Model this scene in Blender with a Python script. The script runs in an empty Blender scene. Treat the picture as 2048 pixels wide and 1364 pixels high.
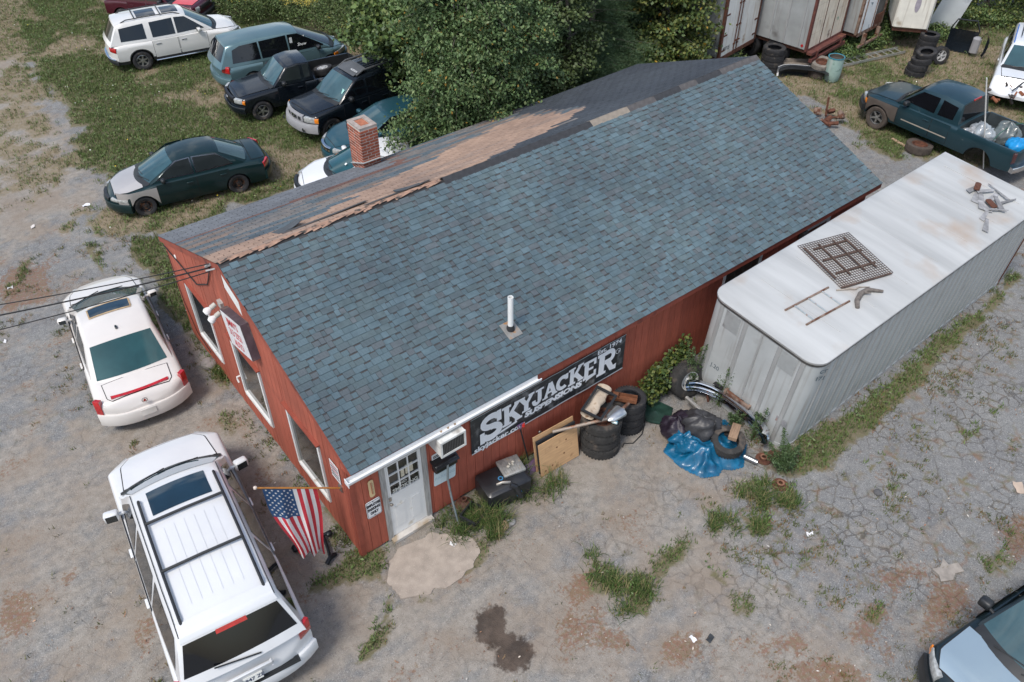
import bpy, bmesh, math, random
import numpy as np
from mathutils import Vector, Matrix
R = math.radians
scene = bpy.context.scene
C = scene.collection
random.seed(7); rng = np.random.default_rng(7)

# ------------------------------------------------------------------ camera, sky, sun, exposure
cd = bpy.data.cameras.new('camera'); cam = bpy.data.objects.new('camera', cd); C.objects.link(cam)
cam.location = (-3.49, -9.06, 13.69); cam.rotation_euler = (R(90 - 41.56), 0, R(-37.98))
cd.sensor_width = 36; cd.lens = 36 * 1684.164 / 2048; cd.clip_end = 2000
scene.camera = cam
SUN_EL, SUN_AZ = 58, 255            # degrees; azimuth clockwise from +Y
w = bpy.data.worlds.new('World'); scene.world = w; w.use_nodes = True
nt = w.node_tree; bg = nt.nodes['Background']
sky = nt.nodes.new('ShaderNodeTexSky'); sky.sky_type = 'NISHITA'; sky.sun_disc = False
sky.sun_elevation = R(SUN_EL); sky.sun_rotation = R(SUN_AZ); sky.air_density = 1.0; sky.dust_density = 1.5
tc = nt.nodes.new('ShaderNodeTexCoord')
nz = nt.nodes.new('ShaderNodeTexNoise'); nz.inputs['Scale'].default_value = 2.6; nz.inputs['Detail'].default_value = 7
nz.inputs['Roughness'].default_value = .58
nt.links.new(tc.outputs['Generated'], nz.inputs['Vector'])
cr = nt.nodes.new('ShaderNodeValToRGB'); cr.color_ramp.elements[0].position = .50; cr.color_ramp.elements[1].position = .66
nt.links.new(nz.outputs['Fac'], cr.inputs['Fac'])
mx = nt.nodes.new('ShaderNodeMix'); mx.data_type = 'RGBA'; mx.inputs['B'].default_value = (8.2, 8.5, 8.8, 1)   # broken cloud, even all round
nt.links.new(cr.outputs['Color'], mx.inputs['Factor']); nt.links.new(sky.outputs['Color'], mx.inputs['A'])
nt.links.new(mx.outputs['Result'], bg.inputs['Color']); bg.inputs['Strength'].default_value = .12
sd = bpy.data.lights.new('sun', 'SUN'); so = bpy.data.objects.new('sun', sd); C.objects.link(so)
sd.energy = 2.0; sd.angle = R(16); sd.color = (1, .95, .88)
so.rotation_euler = Vector((math.sin(R(SUN_AZ)) * math.cos(R(SUN_EL)), math.cos(R(SUN_AZ)) * math.cos(R(SUN_EL)), math.sin(R(SUN_EL)))).to_track_quat('Z', 'Y').to_euler()
so.location = (-20, -10, 40)
vs = scene.view_settings; vs.view_transform = 'Standard'; vs.look = 'None'; vs.gamma = 1; vs.use_curve_mapping = False; vs.exposure = 0.58

# ------------------------------------------------------------------ helpers
_m = {}
def mat(name, col, rough=.6, metal=0., var=.15, scale=3., bump=0., bscale=60., stain=None, sthr=.6, sscale=2.5, swid=.12,
        coat=0., rnd=0., attr=None, stretch=None, streak=None, spec=.5, speck=0., geo=0.):
    """Principled material whose colour wanders with noise; stain: second colour in noise patches; streak: vertical run marks; attr: colour attribute multiplies"""
    if name in _m: return _m[name]
    m = bpy.data.materials.new(name); m.use_nodes = True; t = m.node_tree; N = t.nodes; L = t.links
    b = N['Principled BSDF']; b.inputs['Roughness'].default_value = rough; b.inputs['Metallic'].default_value = metal
    b.inputs['Coat Weight'].default_value = coat; b.inputs['Coat Roughness'].default_value = .04
    b.inputs['Specular IOR Level'].default_value = spec
    tc = N.new('ShaderNodeTexCoord'); vec = tc.outputs['Object']
    if stretch:
        mp = N.new('ShaderNodeMapping'); mp.inputs['Scale'].default_value = stretch; L.new(vec, mp.inputs['Vector']); vecs = mp.outputs['Vector']
    else: vecs = vec
    def noise(s, d=5, v=None):
        n = N.new('ShaderNodeTexNoise'); n.inputs['Scale'].default_value = s; n.inputs['Detail'].default_value = d
        L.new(v or vecs, n.inputs['Vector']); return n.outputs['Fac']
    def mix(f, a, bb, mode='MIX'):
        x = N.new('ShaderNodeMix'); x.data_type = 'RGBA'; x.blend_type = mode
        for s, val in (('Factor', f), ('A', a), ('B', bb)):
            if isinstance(val, (int, float)): x.inputs[s].default_value = val
            elif isinstance(val, tuple): x.inputs[s].default_value = (*val[:3], 1)
            else: L.new(val, x.inputs[s])
        return x.outputs['Result']
    def ramp(f, a, bb):
        x = N.new('ShaderNodeMapRange'); x.inputs['From Min'].default_value = a; x.inputs['From Max'].default_value = bb; L.new(f, x.inputs['Value']); return x.outputs['Result']
    lo = tuple(c * (1 - var) for c in col); hi = tuple(min(1, c * (1 + var)) for c in col)
    c = mix(ramp(noise(scale), .3, .7), lo, hi)
    if speck: c = mix(ramp(noise(bscale * 1.3, 2), .62, .7), c, tuple(min(1, k * (1 + speck)) for k in col))
    if stain: c = mix(ramp(noise(sscale, 8, vec), sthr, sthr + swid), c, stain)
    if streak:
        mp2 = N.new('ShaderNodeMapping'); mp2.inputs['Scale'].default_value = (9, 9, .5); L.new(vec, mp2.inputs['Vector'])
        c = mix(ramp(noise(1.0, 6, mp2.outputs['Vector']), .55, .75), c, streak)
    if rnd:
        oi = N.new('ShaderNodeObjectInfo'); mr = N.new('ShaderNodeMapRange'); mr.inputs['To Min'].default_value = 1 - rnd; mr.inputs['To Max'].default_value = 1 + rnd
        L.new(oi.outputs['Random'], mr.inputs['Value']); hv = N.new('ShaderNodeHueSaturation'); L.new(mr.outputs['Result'], hv.inputs['Value']); L.new(c, hv.inputs['Color']); c = hv.outputs['Color']
    if geo:
        gp_ = N.new('ShaderNodeNewGeometry'); c = mix(ramp(noise(geo, 6, gp_.outputs['Position']), .32, .68), mix(1.0, c, (.80, .80, .82), 'MULTIPLY'), mix(1.0, c, (1.13, 1.11, 1.08), 'MULTIPLY'))
    if attr:
        a = N.new('ShaderNodeAttribute'); a.attribute_name = attr; c = mix(1.0, c, a.outputs['Color'], 'MULTIPLY')
    L.new(c, b.inputs['Base Color'])
    if bump:
        bp = N.new('ShaderNodeBump'); bp.inputs['Strength'].default_value = bump; bp.inputs['Distance'].default_value = .01
        L.new(noise(bscale, 3), bp.inputs['Height']); L.new(bp.outputs['Normal'], b.inputs['Normal'])
    _m[name] = m; return m
def glassy(name, col=(.012, .03, .035), rough=.03):
    if name in _m: return _m[name]
    m = mat(name, col, rough, 0, .3, 1.2, coat=.35, spec=.5); return m

def tag(o, label=None, cat=None, group=None, kind=None):
    for k, v in (('label', label), ('category', cat), ('group', group), ('kind', kind)):
        if v: o[k] = v
    return o
def thing(name, label, cat, loc=(0, 0, 0), rz=0., group=None):
    o = bpy.data.objects.new(name, None); C.objects.link(o); o.location = loc; o.rotation_euler = (0, 0, rz); o.empty_display_size = .2
    return tag(o, label, cat, group)
def copy_tree(o, parent=None):
    c = o.copy(); C.objects.link(c)
    if parent: c.parent = parent
    for ch in o.children: copy_tree(ch, c)
    return c
def link(name, me, parent=None, loc=None, rot=None):
    o = bpy.data.objects.new(name, me); C.objects.link(o)
    if parent: o.parent = parent
    if loc is not None: o.location = loc
    if rot is not None: o.rotation_euler = rot
    return o
I4 = Matrix.Identity(4)
def TR(loc=(0, 0, 0), rot=(0, 0, 0), sc=None):
    m = Matrix.Translation(loc) @ Matrix.Rotation(rot[2], 4, 'Z') @ Matrix.Rotation(rot[1], 4, 'Y') @ Matrix.Rotation(rot[0], 4, 'X')
    if sc: m = m @ Matrix.Diagonal((*sc, 1))
    return m
class MB:
    def __init__(s): s.v = []; s.f = []; s.m = []
    def add(s, vs, fs, mi=0, M=None):
        n = len(s.v)
        s.v += [tuple(M @ Vector(p)) for p in vs] if M is not None else [tuple(p) for p in vs]
        s.f += [tuple(i + n for i in f) for f in fs]; s.m += [mi] * len(fs); return s
    def box(s, a, b, mi=0, M=None):
        x0, y0, z0 = a; x1, y1, z1 = b
        return s.add([(x0, y0, z0), (x1, y0, z0), (x1, y1, z0), (x0, y1, z0), (x0, y0, z1), (x1, y0, z1), (x1, y1, z1), (x0, y1, z1)],
              [(3, 2, 1, 0), (4, 5, 6, 7), (0, 1, 5, 4), (1, 2, 6, 5), (2, 3, 7, 6), (3, 0, 4, 7)], mi, M)
    def bev(s, a, b, r, mi=0, M=None):
        """box with chamfered vertical edges and top"""
        x0, y0, z0 = a; x1, y1, z1 = b
        def ring(i, z): return [(x0 + r + i, y0 + i, z), (x1 - r - i, y0 + i, z), (x1 - i, y0 + r + i, z), (x1 - i, y1 - r - i, z), (x1 - r - i, y1 - i, z), (x0 + r + i, y1 - i, z), (x0 + i, y1 - r - i, z), (x0 + i, y0 + r + i, z)]
        vs = ring(r, z0) + ring(0, z0 + r) + ring(0, z1 - r) + ring(r, z1)
        fs = [tuple(reversed(range(8))), tuple(range(24, 32))]
        for k in range(3):
            for i in range(8): j = (i + 1) % 8; fs.append((k * 8 + i, k * 8 + j, k * 8 + 8 + j, k * 8 + 8 + i))
        return s.add(vs, fs, mi, M)
    def grid(s, P, mi=0, M=None, flip=False):
        nr, nc = len(P), len(P[0]); vs = [p for r in P for p in r]; fs = []
        for i in range(nr - 1):
            for j in range(nc - 1):
                q = (i * nc + j, i * nc + j + 1, (i + 1) * nc + j + 1, (i + 1) * nc + j); fs.append(q[::-1] if flip else q)
        return s.add(vs, fs, mi, M)
    def tube(s, path, r, n=8, mi=0, M=None, caps=True):
        P = [Vector(p) for p in path]; rr = r if isinstance(r, (list, tuple)) else [r] * len(P); vs = []; fs = []
        up = None
        for i, p in enumerate(P):
            t = (P[min(i + 1, len(P) - 1)] - P[max(i - 1, 0)]).normalized()
            if up is None: up = Vector((0, 0, 1)) if abs(t.z) < .9 else Vector((1, 0, 0))
            a = t.cross(up).normalized(); b = a.cross(t).normalized(); up = b
            for k in range(n):
                c = 2 * math.pi * k / n; vs.append(tuple(p + (a * math.cos(c) + b * math.sin(c)) * rr[i]))
        for i in range(len(P) - 1):
            for k in range(n): k2 = (k + 1) % n; fs.append((i * n + k, i * n + k2, (i + 1) * n + k2, (i + 1) * n + k))
        if caps: fs += [tuple(reversed(range(n))), tuple(range((len(P) - 1) * n, len(P) * n))]
        return s.add(vs, fs, mi, M)
    def lathe(s, prof, n=24, mi=0, M=None, mis=None):
        """prof: (radius, height) along z"""
        vs = []; k = len(prof)
        for i in range(n):
            a = 2 * math.pi * i / n
            vs += [(r * math.cos(a), r * math.sin(a), z) for r, z in prof]
        for j in range(k - 1):
            fs = [(i * k + j, ((i + 1) % n) * k + j, ((i + 1) % n) * k + j + 1, i * k + j + 1) for i in range(n)]
            if j == 0: base = len(s.v); s.add(vs, fs, mis[0] if mis else mi, M)
            else:
                s.f += [tuple(q + base for q in f) for f in fs]; s.m += [mis[j] if mis else mi] * n
        return s
    def prism(s, poly, z0, z1, mi=0, M=None):
        n = len(poly)
        return s.add([(x, y, z0) for x, y in poly] + [(x, y, z1) for x, y in poly],
              [tuple(reversed(range(n))), tuple(range(n, 2 * n))] + [(i, (i + 1) % n, n + (i + 1) % n, n + i) for i in range(n)], mi, M)
    def mesh(s, name, mats, smooth=40):
        me = bpy.data.meshes.new(name); me.from_pydata(s.v, [], s.f)
        for m in (mats if isinstance(mats, (list, tuple)) else [mats]): me.materials.append(m)
        if len(me.materials) > 1: me.polygons.foreach_set('material_index', s.m)
        if smooth:
            me.polygons.foreach_set('use_smooth', [True] * len(s.f))
            try: me.set_sharp_from_angle(angle=R(smooth))
            except Exception: pass
        me.update(); return me
    def build(s, name, mats, parent=None, loc=None, rot=None, smooth=40): return link(name, s.mesh(name, mats, smooth), parent, loc, rot)
def npmesh(name, V, F, mats, col=None, mi=None, smooth=False):
    """V (n,3), F (m,k) arrays; col (n,3) point colour attribute 'tint'"""
    me = bpy.data.meshes.new(name); n, m, k = len(V), len(F), F.shape[1]
    me.vertices.add(n); me.vertices.foreach_set('co', np.ascontiguousarray(V, dtype=np.float32).ravel())
    me.loops.add(m * k); me.loops.foreach_set('vertex_index', np.ascontiguousarray(F, dtype=np.int32).ravel())
    me.polygons.add(m); me.polygons.foreach_set('loop_start', np.arange(0, m * k, k, dtype=np.int32)); me.polygons.foreach_set('loop_total', np.full(m, k, dtype=np.int32))
    for x in (mats if isinstance(mats, (list, tuple)) else [mats]): me.materials.append(x)
    if mi is not None: me.polygons.foreach_set('material_index', np.asarray(mi, dtype=np.int32))
    if smooth: me.polygons.foreach_set('use_smooth', np.ones(m, dtype=bool))
    if col is not None:
        a = me.color_attributes.new('tint', 'FLOAT_COLOR', 'POINT'); a.data.foreach_set('color', np.hstack([col, np.ones((n, 1))]).astype(np.float32).ravel())
    me.update(calc_edges=True); me.validate(); return me
def text(txt, size, m, M, parent=None, name='lettering', bold=0., ext=.002, align='CENTER', shear=0., sx=1., space=1.):
    cu = bpy.data.curves.new(name, 'FONT'); cu.body = txt; cu.size = size; cu.align_x = align; cu.align_y = 'CENTER'; cu.offset = bold; cu.extrude = ext; cu.shear = shear; cu.space_character = space; cu.resolution_u = 3
    t = bpy.data.objects.new(name, cu); C.objects.link(t); dg = bpy.context.evaluated_depsgraph_get()
    me = bpy.data.meshes.new_from_object(t.evaluated_get(dg)); bpy.data.objects.remove(t); bpy.data.curves.remove(cu)
    me.transform(M @ Matrix.Diagonal((sx, 1, 1, 1))); me.materials.clear(); me.materials.append(m); me.name = name
    return link(name, me, parent)
def M_front(x, y, z): return TR((x, y, z), (R(90), 0, 0))                    # lettering on a wall facing -Y
def M_gable(x, y, z): return TR((x, y, z), (R(90), 0, R(-90)))              # lettering on a wall facing -X
_tab = rng.random((256, 256))
def vnoise(x, y):
    xi = np.floor(x).astype(int); yi = np.floor(y).astype(int); fx = x - xi; fy = y - yi
    fx = fx * fx * (3 - 2 * fx); fy = fy * fy * (3 - 2 * fy); g = lambda a, b: _tab[a % 256, b % 256]
    return (g(xi, yi) * (1 - fx) + g(xi + 1, yi) * fx) * (1 - fy) + (g(xi, yi + 1) * (1 - fx) + g(xi + 1, yi + 1) * fx) * fy
def fbm(x, y, s=1., o=4):
    r = 0; a = .5; t = 0
    for k in range(o): r = r + a * vnoise(x * s + 17 * k, y * s + 31 * k); t += a; a *= .55; s *= 2.03
    return r / t
def sdist(P, X, Y):
    """signed distance to polygon P, positive inside"""
    d = np.full(X.shape, 1e9); ins = np.zeros(X.shape, bool); n = len(P)
    for i in range(n):
        ax, ay = P[i][:2]; bx, by = P[(i + 1) % n][:2]; ex, ey = bx - ax, by - ay
        t = np.clip(((X - ax) * ex + (Y - ay) * ey) / (ex * ex + ey * ey + 1e-9), 0, 1)
        d = np.minimum(d, np.hypot(X - ax - t * ex, Y - ay - t * ey))
        c = ((ay > Y) != (by > Y)) & (X < ex * (Y - ay) / (ey + (1e-12 if ey == 0 else 0)) + ax); ins ^= c
    return np.where(ins, d, -d)
def dline(P, X, Y):
    d = np.full(X.shape, 1e9)
    for i in range(len(P) - 1):
        ax, ay = P[i][:2]; bx, by = P[i + 1][:2]; ex, ey = bx - ax, by - ay
        t = np.clip(((X - ax) * ex + (Y - ay) * ey) / (ex * ex + ey * ey + 1e-9), 0, 1)
        d = np.minimum(d, np.hypot(X - ax - t * ex, Y - ay - t * ey))
    return d
sm = lambda a, b, x: (lambda t: t * t * (3 - 2 * t))(np.clip((x - a) / (b - a), 0, 1))
# ------------------------------------------------------------------ ground
Z1 = [(4.69,40.63),(21.27,27.69),(8.93,11.64),(5.88,12.65),(0.94,12.62),(0.42,12.96),(-0.95,14.6),(-1,15.63),(0.29,15.56),(0.63,17.32),(-0.05,18.64),(0.91,21.35),(0.58,25.08),(1.68,31.49)]
Z2 = [(0.08,13.22),(0.67,13.08),(0.88,12.29),(0.19,8.31),(-0.19,8.97),(-0.06,10.7),(-0.03,12.1)]
Z0 = [(0.35,44.02),(5.28,40.17),(1.79,27.54),(0.2,18.45),(-1.74,16.28),(-3.71,21.51)]
Z3 = [(23.77,11.61),(41.21,5.07),(26.75,-2.28),(22.94,0.5),(21.7,1.67),(21.02,2.68),(21.37,4.46),(22.33,7.06)]
G_POLY = [(Z2, 1.2), ([(-1.15,0.02),(-0.66,0.11),(-0.22,0.04),(0.04,0.15),(0.45,-0.14),(0.15,-0.53),(-0.03,-0.92),(0.11,-1.33),(0.58,-1.53),(0.49,-1.62),(-0.15,-1.37),(-0.47,-1.47),(0,-0.68),(-0.57,-0.3),(-1.01,-0.16)], .9),
 ([(-1.42,-1.79),(-0.69,-1.48),(-0.33,-1.57),(-0.52,-1.79),(-1.17,-1.9)], .9), ([(1.65,-0.92),(1.98,-1.18),(1.73,-1.62),(1.34,-1.48)], .8),
 ([(0.02,1.65),(0.12,1.49),(0.02,0.17),(-0.09,0.36),(-0.1,1.12),(-0.14,1.46)], .8),([(-0.3,0.97),(0.01,0.73),(-0.48,0.28),(-0.52,0.56)], .7),
 ([(3.1,-2.96),(3.46,-2.94),(3.63,-3.17),(3.23,-3.46),(2.9,-3.34)], .9), ([(3.44,-3.43),(3.81,-3.65),(3.73,-4.12),(3.3,-4.29),(3.13,-3.97)], .95),
 ([(4.04,-3.59),(4.77,-3.5),(5.21,-3.6),(4.87,-3.79),(4.07,-3.85)], .9), ([(5.87,-3.39),(6.22,-3.54),(6,-3.8),(5.68,-3.62)], .8), ([(6.41,-3.89),(6.85,-4.15),(6.53,-4.36),(6.24,-4.16)], .9),
 ([(6.82,-3.34),(7.39,-3.46),(7.17,-3.77),(6.7,-3.65)], .95), ([(7.36,-3.84),(7.71,-4.03),(7.57,-4.33),(7.18,-4.14)], .9), ([(7.78,-3.33),(8.32,-3.23),(8.99,-3.49),(8.87,-4.1),(8.07,-3.82)], .9),
 ([(8.74,-3.29),(9.89,-3.35),(11.79,-3.34),(13.7,-3.3),(16.19,-3.31),(18.54,-2.99),(18.56,-3.23),(15.96,-3.64),(13.66,-3.72),(11.9,-4.05),(10.37,-4.11),(9.41,-4.08),(8.7,-3.97)], .78),
 ([(4.7,-4.94),(5.14,-5.09),(4.92,-5.55),(4.5,-5.17)], .6), ([(6.49,-6.59),(6.9,-6.78),(6.42,-7),(6.21,-6.83)], .7), ([(9.05,-7.34),(10.23,-7.4),(9.4,-7.74),(8.81,-7.62)], .6),
 ([(-0.65,5.16),(-0.38,4.95),(-0.7,4.26),(-0.88,4.49)], .5), ([(-0.11,7.03),(0.02,6.7),(-0.14,5.56),(-0.35,6.13)], .7), ([(4.12,-4.55),(4.34,-4.59),(4.15,-4.77),(4.01,-4.72)], .6)]
G_LINE = [([(8.78,-4.54),(9.82,-4.67),(10.78,-4.52),(11.56,-4.76)], .12), ([(6.71,-5.23),(7.72,-5.29),(8.82,-5.22),(9.92,-5.43)], .1), ([(-0.84,13.63),(-0.98,12.54),(-0.98,12.11)], .18), ([(11.24,-5.42),(12.29,-5.51),(14.1,-5.56)], .1),
 ([(5.64,-4.67),(5.65,-5.36),(6.95,-5.27)], .12), ([(-3.47,12.55),(-2.83,13.13),(-2.12,14.33)], .1), ([(4.89,-4.09),(5,-4.85),(5.61,-4.93)], .1)]
DIRT = [(-0.44,44.63),(4.27,39.05),(0.58,25.08),(0.91,21.35),(-0.05,18.64),(0.29,15.56),(-1.12,15.46),(-2.17,14.67),(-5.18,16.11)]
YARD = [(-0.07,7.68),(0.06,2.27),(0,0.1),(1.49,-0.05),(4.75,-0.36),(7.18,-0.95),(7.44,-3.15),(5.79,-3.79),(6.17,-4.95),(6.13,-5.99),(5.84,-7.72),(-2.6,-1.74),(-6.87,1.59),(-5.29,7.48),(-4.11,7.29),(-2.66,5.79)]
BLUE = [(8.74,-3.29),(11.79,-3.34),(19.64,-2.67),(20.05,-5.81),(10.27,-9.85),(8.92,-6.81),(8.74,-5.16),(5.72,-4.6),(5.79,-3.79),(7.51,-3.88)]
STAIN = [(0.99,-2.24),(1.42,-2.42),(1.43,-2.64),(1.21,-2.84),(1.26,-3.06),(1.46,-3.31),(1.36,-3.5),(1.03,-3.7),(0.71,-3.52),(0.62,-3.26),(0.8,-3.06),(0.67,-2.78),(0.73,-2.53)]
MOSS = [([(2.89,-2.8),(3.33,-2.87),(2.8,-3.39),(2.61,-3.12)]), ([(2.08,-3.46),(2.91,-3.47),(2.61,-4),(1.91,-3.93)]), ([(1.26,-1.39),(1.45,-1.54),(0.88,-1.7),(0.67,-1.6)]), ([(2.23,-3.82),(2.85,-3.94),(2.86,-4.67),(2.39,-4.3)]),
 ([(4.8,-5.82),(5.59,-6.08),(5.06,-6.27),(4.64,-6.06)]), ([(4.76,-6.5),(5.51,-6.97),(5.44,-7.41),(4.51,-6.69)]), ([(5.84,-6.64),(7.01,-6.55),(7.14,-6.78),(6.16,-7.13),(5.88,-6.91)]), ([(5.8,-6.97),(6.45,-7.23),(6.11,-7.55),(5.7,-7.24)]),
 ([(7.14,-6.25),(8.19,-6.52),(8.04,-6.82),(7.21,-6.83)]), ([(7.73,-7.11),(8.63,-7.28),(8.1,-7.78),(7.21,-7.34)]), ([(10.42,-7.09),(11.29,-7.15),(9.91,-7.86),(9.56,-7.45)]), ([(-4.04,0.95),(-3.66,1.02),(-3.93,0.52)]), ([(-4.72,3),(-4.21,3.16),(-4.53,2.72)]),
 ([(-3.13,13.93),(-1.71,13.41),(-2.55,11.83),(-3.57,12.11)]), ([(-5.7,3.25),(-5.21,3.13),(-5.37,2.23),(-5.93,2.31)]), ([(3.14,-4.77),(3.76,-5.01),(3.61,-5.49),(2.94,-5.08)])]
def fields(X, Y):
    n1 = fbm(X, Y, .35); n2 = fbm(X + 40, Y, 1.6); n3 = fbm(X, Y + 90, 4.)
    wob = (n2 - .5) * 1.6 + (n3 - .5) * .7
    big = np.maximum(sdist(Z1, X, Y), sdist(Z2, X, Y)); g1 = sm(-.35, .7, big + wob)
    g0 = .62 * sm(-.5, .8, sdist(Z0, X, Y) + wob * 1.6) * sm(.30, .62, n2 * .5 + n1 * .5 + .06)
    g3 = sm(-.4, .8, sdist(Z3, X, Y) + wob * 1.3)
    far = sm(0, 3, np.maximum(Y - 27, X - 38))
    dry = np.clip(sm(.47, .62, n1 + (n2 - .5) * .5) * g1 + g3 * sm(.38, .62, n1 * .6 + n2 * .5), 0, 1)
    dry = np.maximum(dry, .8 * (g0 > g1) * (g0 > .05)); g = np.maximum(np.maximum(g1, np.maximum(g3, g0)), far)
    for P, k in G_POLY: g = np.maximum(g, k * sm(-.16, .14, sdist(P, X, Y) + wob * .28))
    for P, r in G_LINE: g = np.maximum(g, .65 * sm(.0, .14, r - dline(P, X, Y) + (n3 - .5) * .35 + (n2 - .5) * .3))
    moss = np.zeros(X.shape)
    for P in MOSS: moss = np.maximum(moss, sm(-.22, .2, sdist(P, X, Y) + wob * .5))
    right = sm(-1, 1, sdist(BLUE, X, Y))
    moss = np.maximum(moss, .62 * sm(.50, .68, n2 * .7 + n3 * .3) * sm(.36, .56, n1 + .04))
    dirt = .35 + .65 * sm(-.6, .8, sdist(DIRT, X, Y) + wob); dirt = np.maximum(dirt, .75 * sm(-1, .6, sdist(YARD, X, Y) + wob * .8))
    dirt = dirt * (1 - .75 * right); dirt = np.clip(dirt + (n2 - .5) * .9, 0, 1)
    st = sm(-.22, .22, sdist(STAIN, X, Y))
    return g, dry, dirt, moss, st
def axis(a, b, d, ends): return np.concatenate([[-e + a for e in ends[::-1]], np.arange(a, b, d), [b + e for e in ends]])
gx = axis(-12, 44, .16, [3, 10, 40, 200, 900]); gy = axis(-13, 38, .16, [3, 10, 40, 200, 900])
X, Y = np.meshgrid(gx, gy); g, dry, dirt, moss, stn = fields(X, Y)
hgt = (fbm(X, Y, .8) - .5) * .05 * g
V = np.stack([X, Y, hgt - .01], -1).reshape(-1, 3); nx, ny = len(gx), len(gy)
ii = (np.arange(ny - 1)[:, None] * nx + np.arange(nx - 1)[None, :]).ravel(); F = np.stack([ii, ii + 1, ii + nx + 1, ii + nx], 1)
def ground_mat():
    m = bpy.data.materials.new('yard_ground'); m.use_nodes = True; t = m.node_tree; N = t.nodes; L = t.links; b = N['Principled BSDF']; b.inputs['Roughness'].default_value = .92; b.inputs['Specular IOR Level'].default_value = .25
    tc = N.new('ShaderNodeTexCoord'); vec = tc.outputs['Object']
    def noise(s, d=6, r=.55):
        n = N.new('ShaderNodeTexNoise'); n.inputs['Scale'].default_value = s; n.inputs['Detail'].default_value = d; n.inputs['Roughness'].default_value = r; L.new(vec, n.inputs['Vector']); return n
    def put(sock, v):
        if isinstance(v, (int, float)): sock.default_value = v
        elif isinstance(v, tuple): sock.default_value = (*v, 1)
        else: L.new(v, sock)
    def mix(f, a, c, mode='MIX'):
        x = N.new('ShaderNodeMix'); x.data_type = 'RGBA'; x.blend_type = mode
        for s, v in (('Factor', f), ('A', a), ('B', c)): put(x.inputs[s], v)
        return x.outputs['Result']
    def rmp(f, a, c, lo=0, hi=1):
        x = N.new('ShaderNodeMapRange'); x.inputs['From Min'].default_value = a; x.inputs['From Max'].default_value = c; x.inputs['To Min'].default_value = lo; x.inputs['To Max'].default_value = hi; L.new(f, x.inputs['Value']); return x.outputs['Result']
    def mth(op, a, c):
        x = N.new('ShaderNodeMath'); x.operation = op; put(x.inputs[0], a); put(x.inputs[1], c); return x.outputs[0]
    a1 = N.new('ShaderNodeAttribute'); a1.attribute_name = 'tint'; s1 = N.new('ShaderNodeSeparateColor'); L.new(a1.outputs['Color'], s1.inputs['Color'])
    a2 = N.new('ShaderNodeAttribute'); a2.attribute_name = 'wear'; s2 = N.new('ShaderNodeSeparateColor'); L.new(a2.outputs['Color'], s2.inputs['Color'])
    grass, dryv, dirtv = s1.outputs; mossv, stv, crk = s2.outputs
    fine = noise(55, 3).outputs['Fac']; mid = noise(6, 6).outputs['Fac']; big = noise(.8, 5).outputs['Fac']
    # cracked old asphalt with light aggregate
    asph = mix(rmp(mid, .3, .7), (.182, .184, .180), (.252, .252, .244)); asph = mix(rmp(big, .35, .65), asph, mix(.5, asph, (.14, .14, .147)))
    asph = mix(rmp(fine, .57, .72), asph, (.42, .41, .40)); asph = mix(rmp(fine, .42, .30), asph, (.075, .075, .08))
    w = N.new('ShaderNodeMix'); w.data_type = 'VECTOR'; w.inputs['Factor'].default_value = .16; L.new(vec, w.inputs['A']); L.new(noise(4.5, 8, .75).outputs['Color'], w.inputs['B'])
    def crack(scale, wid):
        v = N.new('ShaderNodeTexVoronoi'); v.feature = 'DISTANCE_TO_EDGE'; v.inputs['Scale'].default_value = scale; L.new(w.outputs['Result'], v.inputs['Vector']); return rmp(v.outputs['Distance'], wid, wid * .2)
    c1 = mth('MULTIPLY', crack(4.4, .05), rmp(noise(.7, 3).outputs['Fac'], .44, .60)); c2 = mth('MULTIPLY', crack(.62, .010), rmp(noise(1.3, 3).outputs['Fac'], .45, .6))
    ck = mth('MULTIPLY', mth('MAXIMUM', c1, c2), crk)
    asph = mix(mth('MULTIPLY', mth('MULTIPLY', crack(4.4, .22), rmp(noise(2.2, 5).outputs['Fac'], .50, .66)), mth('MULTIPLY', crk, .75)), asph, mix(rmp(noise(5, 4).outputs['Fac'], .4, .6), (.20, .12, .075), (.13, .125, .05)))
    asph = mix(mth('MULTIPLY', ck, .58), asph, mix(rmp(mid, .45, .6), (.07, .062, .055), (.13, .10, .06)))
    dcol = mix(rmp(mid, .3, .7), (.222, .198, .168), (.318, .290, .254)); dcol = mix(rmp(fine, .60, .74), dcol, (.42, .39, .36)); dcol = mix(rmp(fine, .40, .28), dcol, (.14, .115, .10))
    dcol = mix(rmp(big, .42, .62), dcol, mix(.6, dcol, (.24, .188, .142)))
    tp_ = N.new('ShaderNodeMapping'); tp_.inputs['Scale'].default_value = (.22, 2.6, 1); tp_.inputs['Rotation'].default_value = (0, 0, .12); L.new(vec, tp_.inputs['Vector']); tn = N.new('ShaderNodeTexNoise'); tn.inputs['Scale'].default_value = 1.; tn.inputs['Detail'].default_value = 6; L.new(tp_.outputs['Vector'], tn.inputs['Vector']); trk = tn.outputs['Fac']
    dm = mth('MULTIPLY', rmp(mth('ADD', dirtv, mth('MULTIPLY', mth('SUBTRACT', mth('ADD', mth('MULTIPLY', mid, .6), mth('MULTIPLY', trk, .7)), .65), 1.3)), .28, .80), .93); col = mix(dm, asph, dcol)
    mcol = mix(rmp(noise(14, 5).outputs['Fac'], .4, .6), (.20, .088, .052), (.17, .115, .058))
    mm = rmp(mth('ADD', mossv, mth('MULTIPLY', mth('SUBTRACT', noise(13, 7, .75).outputs['Fac'], .5), 3.4)), .50, .92); col = mix(mth('MULTIPLY', mm, .7), col, mcol)
    soil = mix(rmp(mid, .35, .65), (.135, .128, .068), (.165, .138, .088)); drys = mix(rmp(mid, .35, .65), (.20, .165, .10), (.27, .215, .155))
    soil = mix(dryv, soil, drys); soil = mix(rmp(fine, .62, .75), soil, (.34, .29, .22))
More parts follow.
